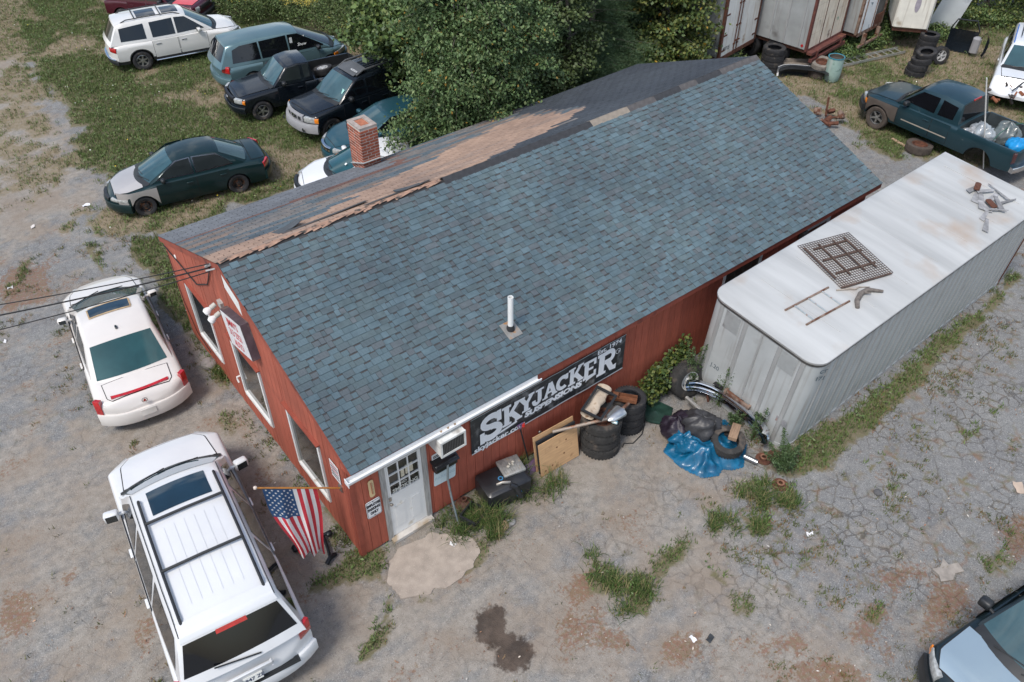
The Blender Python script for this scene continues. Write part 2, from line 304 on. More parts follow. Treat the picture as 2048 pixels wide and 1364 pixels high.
    gm = rmp(mth('ADD', grass, mth('MULTIPLY', mth('SUBTRACT', noise(9, 6, .65).outputs['Fac'], .5), .9)), .35, .62); col = mix(mth('MULTIPLY', gm, .95), col, soil)
    smk = rmp(mth('ADD', stv, mth('MULTIPLY', mth('SUBTRACT', noise(5, 8, .7).outputs['Fac'], .5), 1.5)), .42, .66); col = mix(mth('MULTIPLY', smk, .88), col, mix(rmp(noise(3, 5).outputs['Fac'], .4, .65), (.042, .029, .022), (.085, .060, .046)))
    L.new(col, b.inputs['Base Color'])
    bp = N.new('ShaderNodeBump'); bp.inputs['Strength'].default_value = .6; bp.inputs['Distance'].default_value = .02
    L.new(mth('SUBTRACT', mth('ADD', fine, mth('MULTIPLY', mid, .6)), mth('MULTIPLY', ck, 1.2)), bp.inputs['Height']); L.new(bp.outputs['Normal'], b.inputs['Normal'])
    return m
me = npmesh('ground', V, F, ground_mat(), np.stack([g, dry, dirt], -1).reshape(-1, 3), smooth=True)
GFD = g
crk = np.clip(sm(-3, 1.5, sdist(BLUE, X, Y)) + .45, 0, 1)
a = me.color_attributes.new('wear', 'FLOAT_COLOR', 'POINT'); a.data.foreach_set('color', np.stack([moss, stn, crk, np.ones_like(g)], -1).astype(np.float32).ravel())
tag(link('ground', me), kind='structure')
pad = MB(); pp = [(0.27,-0.48),(0.6,-0.34),(1,-0.34),(1.36,-0.41),(1.67,-0.65),(1.79,-0.95),(1.75,-1.28),(1.51,-1.45),(1.24,-1.51),(0.88,-1.53),(0.56,-1.46),(0.29,-1.35),(0.09,-1.23),(0.05,-1.01),(0.1,-0.76)]
pp = [(pp[i][0] + (pp[(i + 1) % len(pp)][0] - pp[i][0]) * k / 6, pp[i][1] + (pp[(i + 1) % len(pp)][1] - pp[i][1]) * k / 6) for i in range(len(pp)) for k in range(6)]
pp = [(x + (vnoise(np.array([x * 5]), np.array([y * 5]))[0] - .5) * .16 + (vnoise(np.array([x * 17]), np.array([y * 17]))[0] - .5) * .05, y + (vnoise(np.array([x * 6 + 9]), np.array([y * 6]))[0] - .5) * .14) for x, y in pp]
PADP = pp; pad.prism(pp, -.05, .018); tag(pad.build('concrete_pad', mat('old_concrete', (.335, .285, .24), .9, 0, .16, 5, .5, 55, stain=(.28, .23, .19), sthr=.58, swid=.3, sscale=1.6, speck=.4)), kind='structure')

# ------------------------------------------------------------------ the workshop
shop = thing('repair_shop', 'long red board-sided workshop with blue-grey shingle roof, white door and brick chimney', 'building')
RED = mat('red_boards', (.35, .088, .052), .75, 0, .16, 5, .25, 30, stain=(.15, .03, .022), sthr=.60, sscale=1.6, swid=.2, rnd=.12, stretch=(6, 6, .7))
REDT = mat('red_trim', (.26, .06, .036), .7, 0, .15, 4, .2, 30, stain=(.12, .03, .02), sthr=.6)
DARK = mat('dark_void', (.018, .016, .015), .9)
WHITE = mat('white_trim', (.72, .72, .70), .55, 0, .06, 3, 0, 40, stain=(.45, .40, .34), sthr=.64, sscale=4)
GREYW = mat('weathered_wood', (.34, .33, .31), .85, 0, .3, 6, .3, 40, stretch=(8, 8, .6))
GLASS = glassy('window_glass', (.022, .024, .022), .06)
X0, X1 = -.04, 15.15; EY, EZ, RY, RZ, BY, BZ = -.25, 2.66, 4.22, 4.43, 8.42, 2.78
def sag(x): return .07 * math.sin(math.pi * min(1, max(0, x / 15.)))
def rz(x, y): return (EZ + (RZ - EZ) * (y - EY) / (RY - EY) if y < RY else RZ + (BZ - RZ) * (y - RY) / (BY - RY)) - sag(x)
cor = MB(); cor.box((.03, .03, 0), (14.97, 8.14, 2.45)); n = 4
cor.add([(.03, .03, 2.45), (.03, RY, 4.25), (.03, 8.14, 2.45), (14.97, .03, 2.45), (14.97, RY, 4.25), (14.97, 8.14, 2.45)], [(0, 1, 2), (5, 4, 3)])
cor.build('wall', mat('inner_wall', (.06, .02, .015), .9), shop)
# boards: long front wall, gable, far gable (each board one object)
DOOR = (.556, 1.55, 0, 2.23); WF = [(9.62, 10.95, 1.15, 2.33), (12.5, 13.52, .02, 2.25)]
WG = [(5.96, 7.31, .61, 2.27), (3.47, 4.85, .61, 2.27), (1.02, 2.33, .61, 2.27)]
def cut(lo, hi, ops, a, b):
    segs = [(lo, hi)]
    for (p, q, z0, z1) in ops:
        if b > p + .01 and a < q - .01:
            ns = []
            for s0, s1 in segs:
                if z0 > s0 + .03: ns.append((s0, min(s1, z0)))
                if z1 < s1 - .03: ns.append((max(s0, z1), s1))
            segs = ns
    return segs
def edges(lo, hi, step, ops):
    e = [lo + i * step for i in range(int((hi - lo) / step) + 1)] + [hi]
    e += [q for o in ops for q in o[:2]]; e = sorted(e); out = [e[0]]
    for q in e[1:]:
        if q - out[-1] > .045: out.append(q)
    return out
es = edges(0, 15, .203, [DOOR] + WF)
for a, b in zip(es, es[1:]):
    t = random.uniform(0, .005)
    for z0, z1 in cut(.03 + random.uniform(0, .03), 2.52 - sag((a + b) / 2), [DOOR] + WF, a, b): MB().box((.004, -.025 - t, z0), (b - .004 - a, .03, z1)).build('board', RED, shop, (a, 0, 0), smooth=0)
es = edges(-.02, 8.17, .203, WG)
for a, b in zip(es, es[1:]):
    t = random.uniform(0, .005)
    for z0, z1 in cut(.02 + random.uniform(0, .04), 99, WG, a, b):
        za, zb = (rz(0, a + .004) - .06, rz(0, b - .004) - .06) if z1 > 50 else (z1, z1)
        x0, x1 = -.025 - t, .03; p, q = .004, b - a - .004
        m = MB().add([(x0, p, z0), (x1, p, z0), (x1, q, z0), (x0, q, z0), (x0, p, za), (x1, p, za), (x1, q, zb), (x0, q, zb)], [(3, 2, 1, 0), (4, 5, 6, 7), (0, 1, 5, 4), (1, 2, 6, 5), (2, 3, 7, 6), (3, 0, 4, 7)])
        m.build('board', RED, shop, (0, a, 0), smooth=0)
cb = MB().box((-.045, -.05, .0), (.05, .0, 2.5)); cb.box((-.052, .0, .0), (-.03, .09, 2.5)); cb.build('corner_board', REDT, shop, smooth=0)
# gable windows
for (a, b, z0, z1) in WG:
    fr = MB(); x0, x1 = -.055, .02; wd = .075
    fr.box((x0, a, z0), (x1, a + wd, z1)).box((x0, b - wd, z0), (x1, b, z1)).box((x0 - .004, a + wd, z1 - wd), (x1, b - wd, z1)).box((x0 - .012, a + wd, z0), (x1, b - wd, z0 + wd))
    f = fr.build('window', WHITE, shop, smooth=0)
    MB().box((-.018, a + wd, z0 + wd), (.01, b - wd, z1 - wd)).build('pane', GLASS, f, smooth=0)
    MB().box((-.10, a - .05, z1 + .003), (-.02, b + .05, z1 + .03)).build('head_trim', REDT, f, smooth=0)
# front wall far window and second door
a, b, z0, z1 = WF[0]; fr = MB(); fr.box((a, -.05, z0), (a + .07, .02, z1)).box((b - .07, -.05, z0), (b, .02, z1)).box((a + .07, -.052, z1 - .06), (b - .07, .02, z1)).box((a + .07, -.06, z0), (b - .07, .02, z0 + .07))
f = fr.build('window', WHITE, shop, smooth=0); MB().box((a + .07, -.02, z0 + .07), (b - .07, .01, z1 - .06)).build('pane', GLASS, f, smooth=0)
a, b, z0, z1 = WF[1]; d2 = MB().box((a + .1, -.03, z0), (b - .1, .0, z1 - .1)).build('door', mat('brown_door', (.16, .055, .03), .6, 0, .2), shop, smooth=0)
MB().box((a, -.05, z0), (a + .1, .02, z1)).box((b - .1, -.05, z0), (b, .02, z1)).box((a + .1, -.052, z1 - .1), (b - .1, .02, z1)).build('door_frame', WHITE, shop, smooth=0)
MB().box((a + .3, -.036, 1.5), (b - .3, -.028, 1.95)).build('pane', GLASS, d2, smooth=0)
# white door with nine lights
fr = MB(); fr.box((.556, -.05, .02), (.665, .02, 2.23)).box((1.44, -.05, .02), (1.55, .02, 2.23)).box((.665, -.048, 2.12), (1.44, .02, 2.23))
fr.build('door_frame', GREYW, shop, smooth=0)
MB().box((.60, -.16, .0), (1.52, -.0, .075)).build('threshold', mat('sill_wood', (.55, .52, .48), .7, 0, .15, 5, stain=(.35, .28, .2), sthr=.55), shop, smooth=0)
dm = mat('white_door', (.74, .74, .72), .45, 0, .04, 3, stain=(.52, .47, .38), sthr=.62, sscale=3)
dr = MB(); lx = [.735, .945, 1.155, 1.365]; lz = [1.27, 1.54, 1.81, 2.08]; y0, y1 = -.03, .02
dr.box((.668, y0, .085), (1.437, y1, 1.27)).box((.668, y0, 2.08), (1.437, y1, 2.117)).box((.668, y0, 1.27), (.735, y1, 2.08)).box((1.365, y0, 1.27), (1.437, y1, 2.08))
door = dr.build('door', dm, shop, smooth=0)
mu = MB()
for q in lx[1:3]: mu.box((q - .012, y0 - .008, 1.27), (q + .012, y1, 2.08))
for q in lz[1:3]: mu.box((.735, y0 - .005, q - .012), (1.365, y1 - .002, q + .012))
for q0, q1, r0, r1 in ((.71, 1.39, 1.24, 1.27), (.71, 1.39, 2.08, 2.105), (.71, .735, 1.27, 2.08), (1.365, 1.39, 1.27, 2.08)): mu.box((q0, y0 - .01, r0), (q1, y0 - .001, r1))
mu.build('glazing_bars', dm, door, smooth=0)
for i in range(3):
    for j in range(3): MB().box((lx[i] + .012 * (i > 0), -.008, lz[j] + .012 * (j > 0)), (lx[i + 1] - .012 * (i < 2), .0, lz[j + 1] - .012 * (j < 2))).build('pane', GLASS, door, smooth=0)
for q in (.75, 1.10):
    p = MB(); p.box((q, y0 - .004, .28), (q + .25, y0 - .001, .95)).box((q + .03, y0 - .009, .31), (q + .22, y0 - .004, .92)); p.build('door_panel', dm, door, smooth=0)
METAL = mat('worn_metal', (.42, .40, .37), .4, .9, .2)
kb = MB(); kb.lathe([(0, .06), (.03, .055), (.034, .035), (.02, .02), (.015, 0), (.03, -.002)], 14, 0, TR((.70, -.03, 1.06), (R(90), 0, 0))); kb.box((.67, -.038, 1.12), (.73, -.031, 1.24)); kb.lathe([(0, .03), (.026, .028), (.028, 0)], 12, 0, TR((.70, -.03, 1.2), (R(90), 0, 0)))
kb.build('door_knob', METAL, door)
text('NO', .085, mat('pale_print', (.55, .56, .52), .6), M_front(1.02, -.0385, 1.47), door, 'lettering', .002, .001)
text('SMOKING', .13, mat('pale_print', (.55, .56, .52)), M_front(1.05, -.0405, 1.36), door, 'lettering', .003, .001, sx=.95)
MB().box((1.0, -.012, 1.58), (1.07, -.0085, 1.78)).box((1.10, -.012, 1.60), (1.26, -.0087, 1.84)).build('notice', mat('paper_notice', (.55, .5, .38), .8, 0, .2, 20), door, smooth=0)
# ---- roof
SL = math.atan2(RZ - EZ, RY - EY); SLEN = math.hypot(RZ - EZ, RY - EY); SB = math.atan2(RZ - BZ, BY - RY); BLEN = math.hypot(RZ - BZ, BY - RY)
SHW = lambda k: mat('shingle_tone', (.88, .88, .88), .95, 0, .16, 7, .5, 160, attr='tint', geo=.55)
dk = MB(); NX = 24
for yy, s in ((EY, 0), (RY, 1), (BY, 2)): pass
xs = [X0 + (X1 - X0) * i / NX for i in range(NX + 1)]
dk.grid([[(x, EY, EZ - sag(x) - .012) for x in xs], [(x, RY, RZ - sag(x) - .012) for x in xs], [(x, BY, BZ - sag(x) - .012) for x in xs]])
dk.grid([[(x, EY, EZ - sag(x) - .10) for x in xs], [(x, RY, RZ - sag(x) - .10) for x in xs], [(x, BY, BZ - sag(x) - .10) for x in xs]], flip=True)
dk.build('roof_deck', mat('roof_felt', (.03, .03, .032), .95), shop)
TONES = np.array([(.104, .158, .186), (.098, .150, .175), (.110, .166, .195), (.096, .138, .154), (.100, .143, .160), (.108, .132, .148), (.092, .127, .145)]); BANDC = np.array((.062, .062, .064))
def slab(w, v0, v1, t0, t1, band=0.):
    L = [(0, 0, t0 - .014), (w, 0, t0 - .014), (w, 0, t0), (0, 0, t0), (0, v1 - v0, t1), (w, v1 - v0, t1)]
    if band: b = EXP * (1 - band); z = t0 + (t1 - t0) * b / (v1 - v0) + .0012; L += [(0, b, z), (w, b, z), (w, v1 - v0, t1 + .0012), (0, v1 - v0, t1 + .0012)]
    return L
SF = [(0, 1, 2, 3), (3, 2, 5, 4), (0, 3, 4), (1, 5, 2)]; SFB = SF + [(6, 7, 8, 9)]
def tile_mesh(v, t, col, band):
    me = MB().add(slab(1, 0, v, t, .002, band), SFB if band else SF).mesh('shingle', SHW(0), 0)
    a = me.color_attributes.new('tint', 'FLOAT_COLOR', 'POINT'); a.data.foreach_set('color', [q for k in range(len(me.vertices)) for q in (*(BANDC if k > 5 else col), 1)]); return me
EXP = .135; rows = int(SLEN / EXP)
up_m = [tile_mesh(EXP * 1.12, .017, c, 0) for c in TONES]; lo_m = [tile_mesh(EXP * 1.10, .010, c, b) for c in TONES for b in (.18, .24)]
tiles = []
for r in range(rows):
    x = X0 - random.uniform(0, .2); hi = random.random() < .5; v = r * EXP
    while x < X1:
        wd = random.choice((.10, .14, .17, .20, .24, .28)) if hi else random.choice((.08, .11, .14, .18))
        a, b = max(x, X0 - .01), min(x + wd, X1 + .01)
        if b - a > .03: tiles.append((a, b - a - .006, v, hi))
        x += wd
        if not (hi and random.random() < .28): hi = not hi
def rp(x, v): q = v / SLEN; return (x, EY - .02 + (RY - EY) * q, EZ + (RZ - EZ) * q - sag(x))
cp = Vector(cam.location); tiles.sort(key=lambda t: (Vector(rp(t[0], t[2])) - cp).length)
NSH = 300
for x, wd, v, hi in tiles[:NSH]:
    wear = fbm(np.array([x]), np.array([v]), .5)[0]
    o = link('shingle', random.choice(up_m if hi else lo_m), shop, rp(x, v), (SL, 0, 0)); o.scale = (wd, 1, 1)
def tile_field(name, T, pos, ang, colf, tf):
    V = []; F = []; K = []; ca, sa = math.cos(ang), math.sin(ang)
    for (x, wd, v, hi) in T:
        n = len(V); p = pos(x, v); t = tf(hi); dz = 0
        bd = 0 if hi else random.choice((.16, .22, .26)); sl_ = slab(wd, 0, EXP * 1.11, t, .002, bd); cl_ = colf(x, v, hi)
        for (a, b, c) in sl_: V.append((p[0] + a, p[1] + (b * ca - c * sa), p[2] + b * sa + c * ca - (sag(p[0] + a) - sag(p[0]))))
        F += [tuple(i + n for i in f) for f in (SFB if bd else SF)]; K += [cl_] * 6 + [BANDC] * (len(sl_) - 6)
    me = bpy.data.meshes.new(name); me.from_pydata(V, [], F); me.materials.append(SHW(0))
    a = me.color_attributes.new('tint', 'FLOAT_COLOR', 'POINT'); a.data.foreach_set('color', np.hstack([np.array(K), np.ones((len(K), 1))]).astype(np.float32).ravel())
    return tag(link(name, me, shop), kind='stuff')
tile_field('shingle_field', tiles[NSH:], rp, SL, lambda x, v, hi: random.choice(TONES) * random.uniform(.9, 1.08), lambda hi: .017 if hi else .010)
# rear slope: old three-tab shingles in patches, bleached stripe, black repair at the far end
SALMON = [(0.35,4.75),(1.61,5.13),(3.39,5.42),(5.87,6.3),(8.05,7.06),(9.4,7.53),(10.49,5.41),(9.21,5.1),(6.79,4.54),(4.13,3.72),(2.42,3.98),(0.75,4.05),(0.25,3.77)]
DARKP = [(10.78,5.72),(9,5.04),(6.7,4.42),(4.72,3.88),(8.45,3.73),(14.8,3.81),(16.81,5.66),(11.26,10.43),(9.73,7.74)]
PLAIN = [(-0.04,8.45),(1.57,8.98),(4.41,9.12),(5.3,7.49),(4.23,7.06),(2.95,7.13),(-0.07,6.57)]
bt = []
for r in range(int(BLEN / EXP)):
    x = X0 - (.15 if r % 2 else 0) - random.uniform(0, .04)
    while x < X1:
        a, b = max(x, X0 - .01), min(x + .305, X1 + .01)
        if b - a > .04: bt.append((a, b - a - .018, r * EXP, True))
        x += .305
def bp_(x, v): q = v / BLEN; return (x, BY + .02 + (RY - BY) * q, BZ + (RZ - BZ) * q - sag(x))
bx = np.array([t[0] + .15 for t in bt]); bv = np.array([t[2] for t in bt]); byy = BY + (RY - BY) * bv / BLEN
wob = (vnoise(bx * .9, bv * 14) - .5) * .5
S_, D_, P_ = (sdist(q, bx, byy) + wob for q in (SALMON, DARKP, PLAIN)); nn = vnoise(bx * .55 + 9, bv / EXP * .9 + 3); n4 = vnoise(bx * 3 + 9, bv / EXP * .97)
bcol = {}
for i, t in enumerate(bt):
    k = .84 + .30 * n4[i]; tt_ = bv[i] / BLEN
    if D_[i] > 0 or bx[i] > 10.6: c = (.052, .064, .08)
    elif S_[i] > 0 or (tt_ > .80 and bx[i] < 9): c = (.40, .275, .205) if nn[i] > .33 else (.33, .24, .19)
    elif tt_ < .30 + .03 * (nn[i] - .5) and bx[i] < 5.6: c = (.165, .18, .20)
    elif tt_ < .345 and bx[i] < 5.3 + nn[i]: c = (.17, .09, .075)
    elif nn[i] > .60: c = (.10, .135, .16)
    elif nn[i] > .42: c = (.19, .178, .17)
    elif nn[i] > .25: c = (.15, .155, .16)
    else: c = (.22, .165, .135)
    bcol[(t[0], t[2])] = np.array(c) * k
def flipfield(name, T):
    V = []; F = []; K = []; ca, sa = math.cos(SB), math.sin(SB)
    for (x, wd, v, hi) in T:
        n = len(V); p = bp_(x, v)
        for (a, b, c) in slab(wd, 0, EXP * 1.11, .011, .002): V.append((p[0] + a, p[1] - (b * ca - c * sa), p[2] + b * sa + c * ca - (sag(p[0] + a) - sag(p[0]))))
        F += [tuple(i + n for i in f[::-1]) for f in SF]; K += [bcol[(x, v)]] * 6
    me = bpy.data.meshes.new(name); me.from_pydata(V, [], F); me.materials.append(SHW(0))
    a = me.color_attributes.new('tint', 'FLOAT_COLOR', 'POINT'); a.data.foreach_set('color', np.hstack([np.array(K), np.ones((len(K), 1))]).astype(np.float32).ravel())
    tag(link(name, me, shop), kind='stuff')
flipfield('weathered_shingles', bt)
# ridge: cap strips, each its own piece; torn off towards the near end
capm = [mat('cap_black', (.035, .037, .042), .9, 0, .2, 8, .4, 120), mat('cap_pale', (.25, .215, .175), .9, 0, .15, 8, .4, 120), mat('cap_grey', (.085, .08, .08), .9, 0, .2, 8, .4, 120)]
x = 5.0
while x < X1 - .05:
    l = min(.30, X1 - x); k = 1 if 9.2 < x < 10.3 else (2 if 10.3 < x < 11.3 or x > 13.7 else (0 if random.random() < .85 else 2)); q = .15; m = MB()
    up = lambda y, s, x=x: (y, rz(x, y) + s)
    P = [[(0, RY + dy - RY, rz(x, RY + dy) - RZ + h) for dy, h in ((-q, .016), (-.05, .035), (0, .042), (.05, .035), (q, .016))], [(l + .03, dy, rz(x + l, RY + dy) - RZ + h - .006) for dy, h in ((-q, .016), (-.05, .035), (0, .042), (.05, .035), (q, .016))]]
    m.grid(P); m.grid([[(a, b, c - .014) for a, b, c in r] for r in P], flip=True)
    m.build('ridge_cap', capm[k], shop, (x, RY, RZ)); x += l
tear = MB()
for i in range(26):
    x = .0 + i * .19; wv = random.uniform(.06, .16); tear.add([(x, RY - wv * .6, rz(x, RY - wv * .6) + .024), (x + .2, RY - wv * .6 + .03, rz(x + .2, RY - wv * .6 + .03) + .024), (x + .2, RY + .10, rz(x, RY + .10) + .02), (x, RY + .12, rz(x, RY + .12) + .02)], [(0, 1, 2, 3)])
tear.build('torn_felt', mat('torn_felt', (.36, .22, .155), .9, 0, .25, 6, stain=(.05, .045, .04), sthr=.52, sscale=5), shop)
for (cx, cy, l, wv, lift, rot_) in ((1.65, 4.85, .55, .34, .12, .1), (4.3, 4.5, .6, .25, .06, -.2), (2.4, 4.62, 1.9, .12, .03, .0), (4.0, 4.42, 1.6, .1, .03, .0)):
    P = []
    for i in range(7):
        u = i / 6; P.append([(l * (u - .5), wv * (vq - .5), .035 + lift * max(0, (u - .5)) ** 1.5 * 2.2 * (1 - vq * .5) - math.tan(SB) * wv * (vq - .5)) for vq in (0, .5, 1)])
    m = MB(); m.grid(P); m.grid([[(a, b, c - .012) for a, b, c in r] for r in P], flip=True); m.build('loose_shingle', capm[2] if l > 1 else mat('loose_felt', (.07, .08, .09), .9, 0, .2, 9), shop, (cx, cy, rz(cx, cy)), (0, 0, rot_))
# fascia, rake boards, gutter
fa = MB()
for i in range(NX):
    a, b = xs[i], xs[i + 1]
    fa.add([(a, EY, EZ - sag(a) - .15), (b, EY, EZ - sag(b) - .15), (b, EY, EZ - sag(b) - .014), (a, EY, EZ - sag(a) - .014), (a, EY + .03, EZ - sag(a) - .15), (b, EY + .03, EZ - sag(b) - .15)], [(0, 1, 2, 3), (5, 4, 0, 1)[::-1]])
fa.add([(X0, EY + .03, EZ - .15), (X1, EY + .03, EZ - .15), (X1, .03, EZ - .15), (X0, .03, EZ - .15)], [(0, 1, 2, 3)])
fa.build('fascia', REDT, shop, smooth=0)
for (ya, za, yb, zb) in ((EY, EZ, RY, RZ), (BY, BZ, RY, RZ)):
    for x0, x1 in ((X0 - .01, X0 + .012), (X1 - .012, X1 + .01)):
        m = MB(); m.add([(x, y, z + dz) for x in (x0, x1) for y, z in ((ya, za), (yb, zb)) for dz in (-.14, -.016)], [(0, 1, 3, 2), (4, 6, 7, 5), (1, 5, 7, 3), (0, 2, 6, 4), (0, 4, 5, 1), (2, 3, 7, 6)]); m.build('rake_board', REDT, shop, smooth=0)
gt = MB(); gp = [(-.13, .0), (-.135, .0), (-.135, -.03), (-.115, -.085), (-.09, -.11), (-.0, -.11), (0, -.01), (-.004, -.01), (-.005, -.1), (-.085, -.1), (-.12, -.03), (-.12, 0)]
ga, gb = -.16, 4.0; n = len(gp); gl = [(x, EY - .005 + y, EZ - .02 + z - sag(max(0, x)) * .8) for x in (ga, 1.9, gb) for y, z in gp]
gf = [(k * n + i, k * n + (i + 1) % n, (k + 1) * n + (i + 1) % n, (k + 1) * n + i) for k in range(2) for i in range(n)] + [tuple(range(n)), tuple(range(2 * n, 3 * n))[::-1]]
gt.add(gl, gf); gt.box((ga - .01, EY - .142, EZ - .135), (ga, EY + .002, EZ - .015)); gt.build('gutter', mat('gutter_white', (.76, .77, .77), .35, 0, .04, 3, stain=(.5, .47, .42), sthr=.66), shop, smooth=30)
# loft vent panel under the ridge
MB().add([(-.035, 3.55, 3.62), (-.035, 4.18, 3.9), (-.035, 4.18, 4.22), (-.035, 3.55, 4.02), (-.02, 3.55, 3.62), (-.02, 4.18, 3.9), (-.02, 4.18, 4.22), (-.02, 3.55, 4.02)], [(3, 2, 1, 0), (0, 1, 5, 4), (1, 2, 6, 5), (2, 3, 7, 6), (3, 0, 4, 7)]).build('gable_panel', WHITE, shop, smooth=0)
# vent pipe
vp = MB(); vx, vy = 4.11, .72; vz = rz(vx, vy); vp.lathe([(.055, -.05), (.055, .82), (.045, .82), (.045, .1)], 16); p = vp.build('vent_pipe', mat('pvc', (.78, .78, .76), .4, 0, .04), shop, (vx, vy, vz))
fl = MB().box((-.16, -.2, -.006), (.16, .17, .004), 0, TR((0, 0, .03), (SL, 0, 0))); fl.build('flashing', mat('old_tin', (.30, .29, .27), .6, .5, .2, 6, stain=(.42, .2, .07), sthr=.55, sscale=6), p, smooth=0)
MB().lathe([(.085, .02), (.075, .09), (.06, .13), (.056, .13)], 16).build('boot', mat('rubber_boot', (.02, .02, .022), .7), p)
# chimney: every brick its own piece
BRICK = mat('brick', (.29, .082, .045), .85, 0, .22, 14, .5, 70, rnd=.32); MORT = mat('mortar', (.50, .46, .41), .95, 0, .12, 20, .3, 90)
CX, CY, CW, CD, CZ0, CZ1 = 5.10, 7.98, .5, .62, 2.70, 3.95
ch = MB().box((.007, .007, CZ0), (CW - .007, CD - .007, CZ1 - .01)).build('chimney', MORT, shop, (CX, CY, 0), smooth=0)
bh, gap = .062, .017; nr = int((CZ1 - CZ0 - .02) / (bh + gap)); bm = {}
def brick(l, d, at_, rot=0):
    k = (round(l, 3), round(d, 3))
    if k not in bm: bm[k] = MB().bev((0, 0, 0), (l, d, bh), .004).mesh('brick', BRICK, 0)
    o = link('brick', bm[k], ch, at_)
for r in range(nr):
    z = CZ0 + .01 + r * (bh + gap); off = r % 2
    def run(L): # brick lengths along a face
        n = max(1, round(L / .215)); l = (L - gap * (n - 1)) / n
        if not off: return [(i * (l + gap), l) for i in range(n)]
        h = l / 2; out = [(0, h)]; x = h + gap
        while x + l < L - .02: out.append((x, l)); x += l + gap
        out.append((x, L - x)); return out
    for x, l in run(CW - .10 if off else CW):
        x += .05 * 0 + (.05 + .05 * 0 if off else 0); brick(l, .09, (x, 0 + random.uniform(-.003, .003), z)); brick(l, .09, (x, CD - .09, z))
    for y, l in run(CD if off else CD - .2):
        y += 0 if off else .1; brick(.05 if off else .09, l, (0 + random.uniform(-.003, .003), y, z)); brick(.05 if off else .09, l, (CW - (.05 if off else .09), y, z))
cp_ = MB(); o_, i_ = 0, .12
for a, b in (((0, 0), (CW, i_)), ((0, CD - i_), (CW, CD)), ((0, i_), (i_, CD - i_)), ((CW - i_, i_), (CW, CD - i_))): cp_.box((*a, CZ1 - .02), (*b, CZ1 + .015))
cp_.build('cap', mat('cap_mortar', (.34, .29, .26), .95, 0, .2, 9, .5, 60), ch, smooth=0)
MB().box((i_ + .02, i_ + .02, CZ1 - .03), (CW - i_ - .02, CD - i_ - .02, CZ1 + .005)).build('flue', mat('clay_flue', (.36, .13, .07), .85, 0, .2, 9), ch, smooth=0)
MB().box((-.06, -.10, 0), (CW + .06, CD + .02, .012), 0, TR((0, 0, rz(CX, CY - .08) + .12), (-SB, 0, 0))).build('flashing', mat('lead_flashing', (.42, .45, .45), .6, .2, .1, 4), ch, smooth=0)
# ------------------------------------------------------------------ vehicles
RUBBER = mat('tyre_rubber', (.022, .022, .024), .8, 0, .25, 9, .2, 80, stain=(.09, .075, .06), sthr=.58, sscale=6)
BLACKP = mat('black_plastic', (.018, .02, .022), .45, 0, .2, 6)
TINT = glassy('tinted_glass', (.005, .006, .008), .03); TEAL = glassy('windscreen_glass', (.035, .085, .10), .025); SMOKE = glassy('smoked_glass', (.022, .028, .03), .04)  # TEAL mixes glass tint with sky reflection painted into the base colour
CHROME = mat('chrome', (.62, .63, .65), .12, 1., .05); ALLOY = mat('alloy', (.45, .45, .45), .35, .85, .1, stain=(.16, .1, .06), sthr=.6, sscale=12)
STEEL = mat('rusty_steel_rim', (.05, .045, .045), .6, .4, .3, 8, stain=(.22, .10, .05), sthr=.5, sscale=14); LAMPW = mat('headlamp_lens', (.36, .37, .36), .12, 0, .3, 14, coat=1); LAMPR = mat('red_lens', (.42, .012, .014), .12, 0, .3, 12, coat=1); LAMPA = mat('amber_lens', (.75, .22, .015), .15, 0, .15, coat=1)
SEAM = mat('panel_gap', (.01, .01, .011), .8); UNDER = mat('underbody', (.02, .018, .016), .9)
def paint(name, col, metal=0., rough=.32, var=.05, **k): return mat(name, col, rough, metal, var, 1.2, coat=.9 if sum(col) > .6 else .45, spec=.5 if sum(col) > .6 else .35, **k)
def itp(pts, x):
    if x <= pts[0][0]: return pts[0][1]
    for (a, p), (b, q) in zip(pts, pts[1:]):
        if x <= b: return p + (q - p) * (x - a) / (b - a + 1e-9)
    return pts[-1][1]
def itps(pts, x, h=.05): return (itp(pts, x - 2 * h) + 2 * itp(pts, x - h) + 2 * itp(pts, x) + 2 * itp(pts, x + h) + itp(pts, x + 2 * h)) / 8
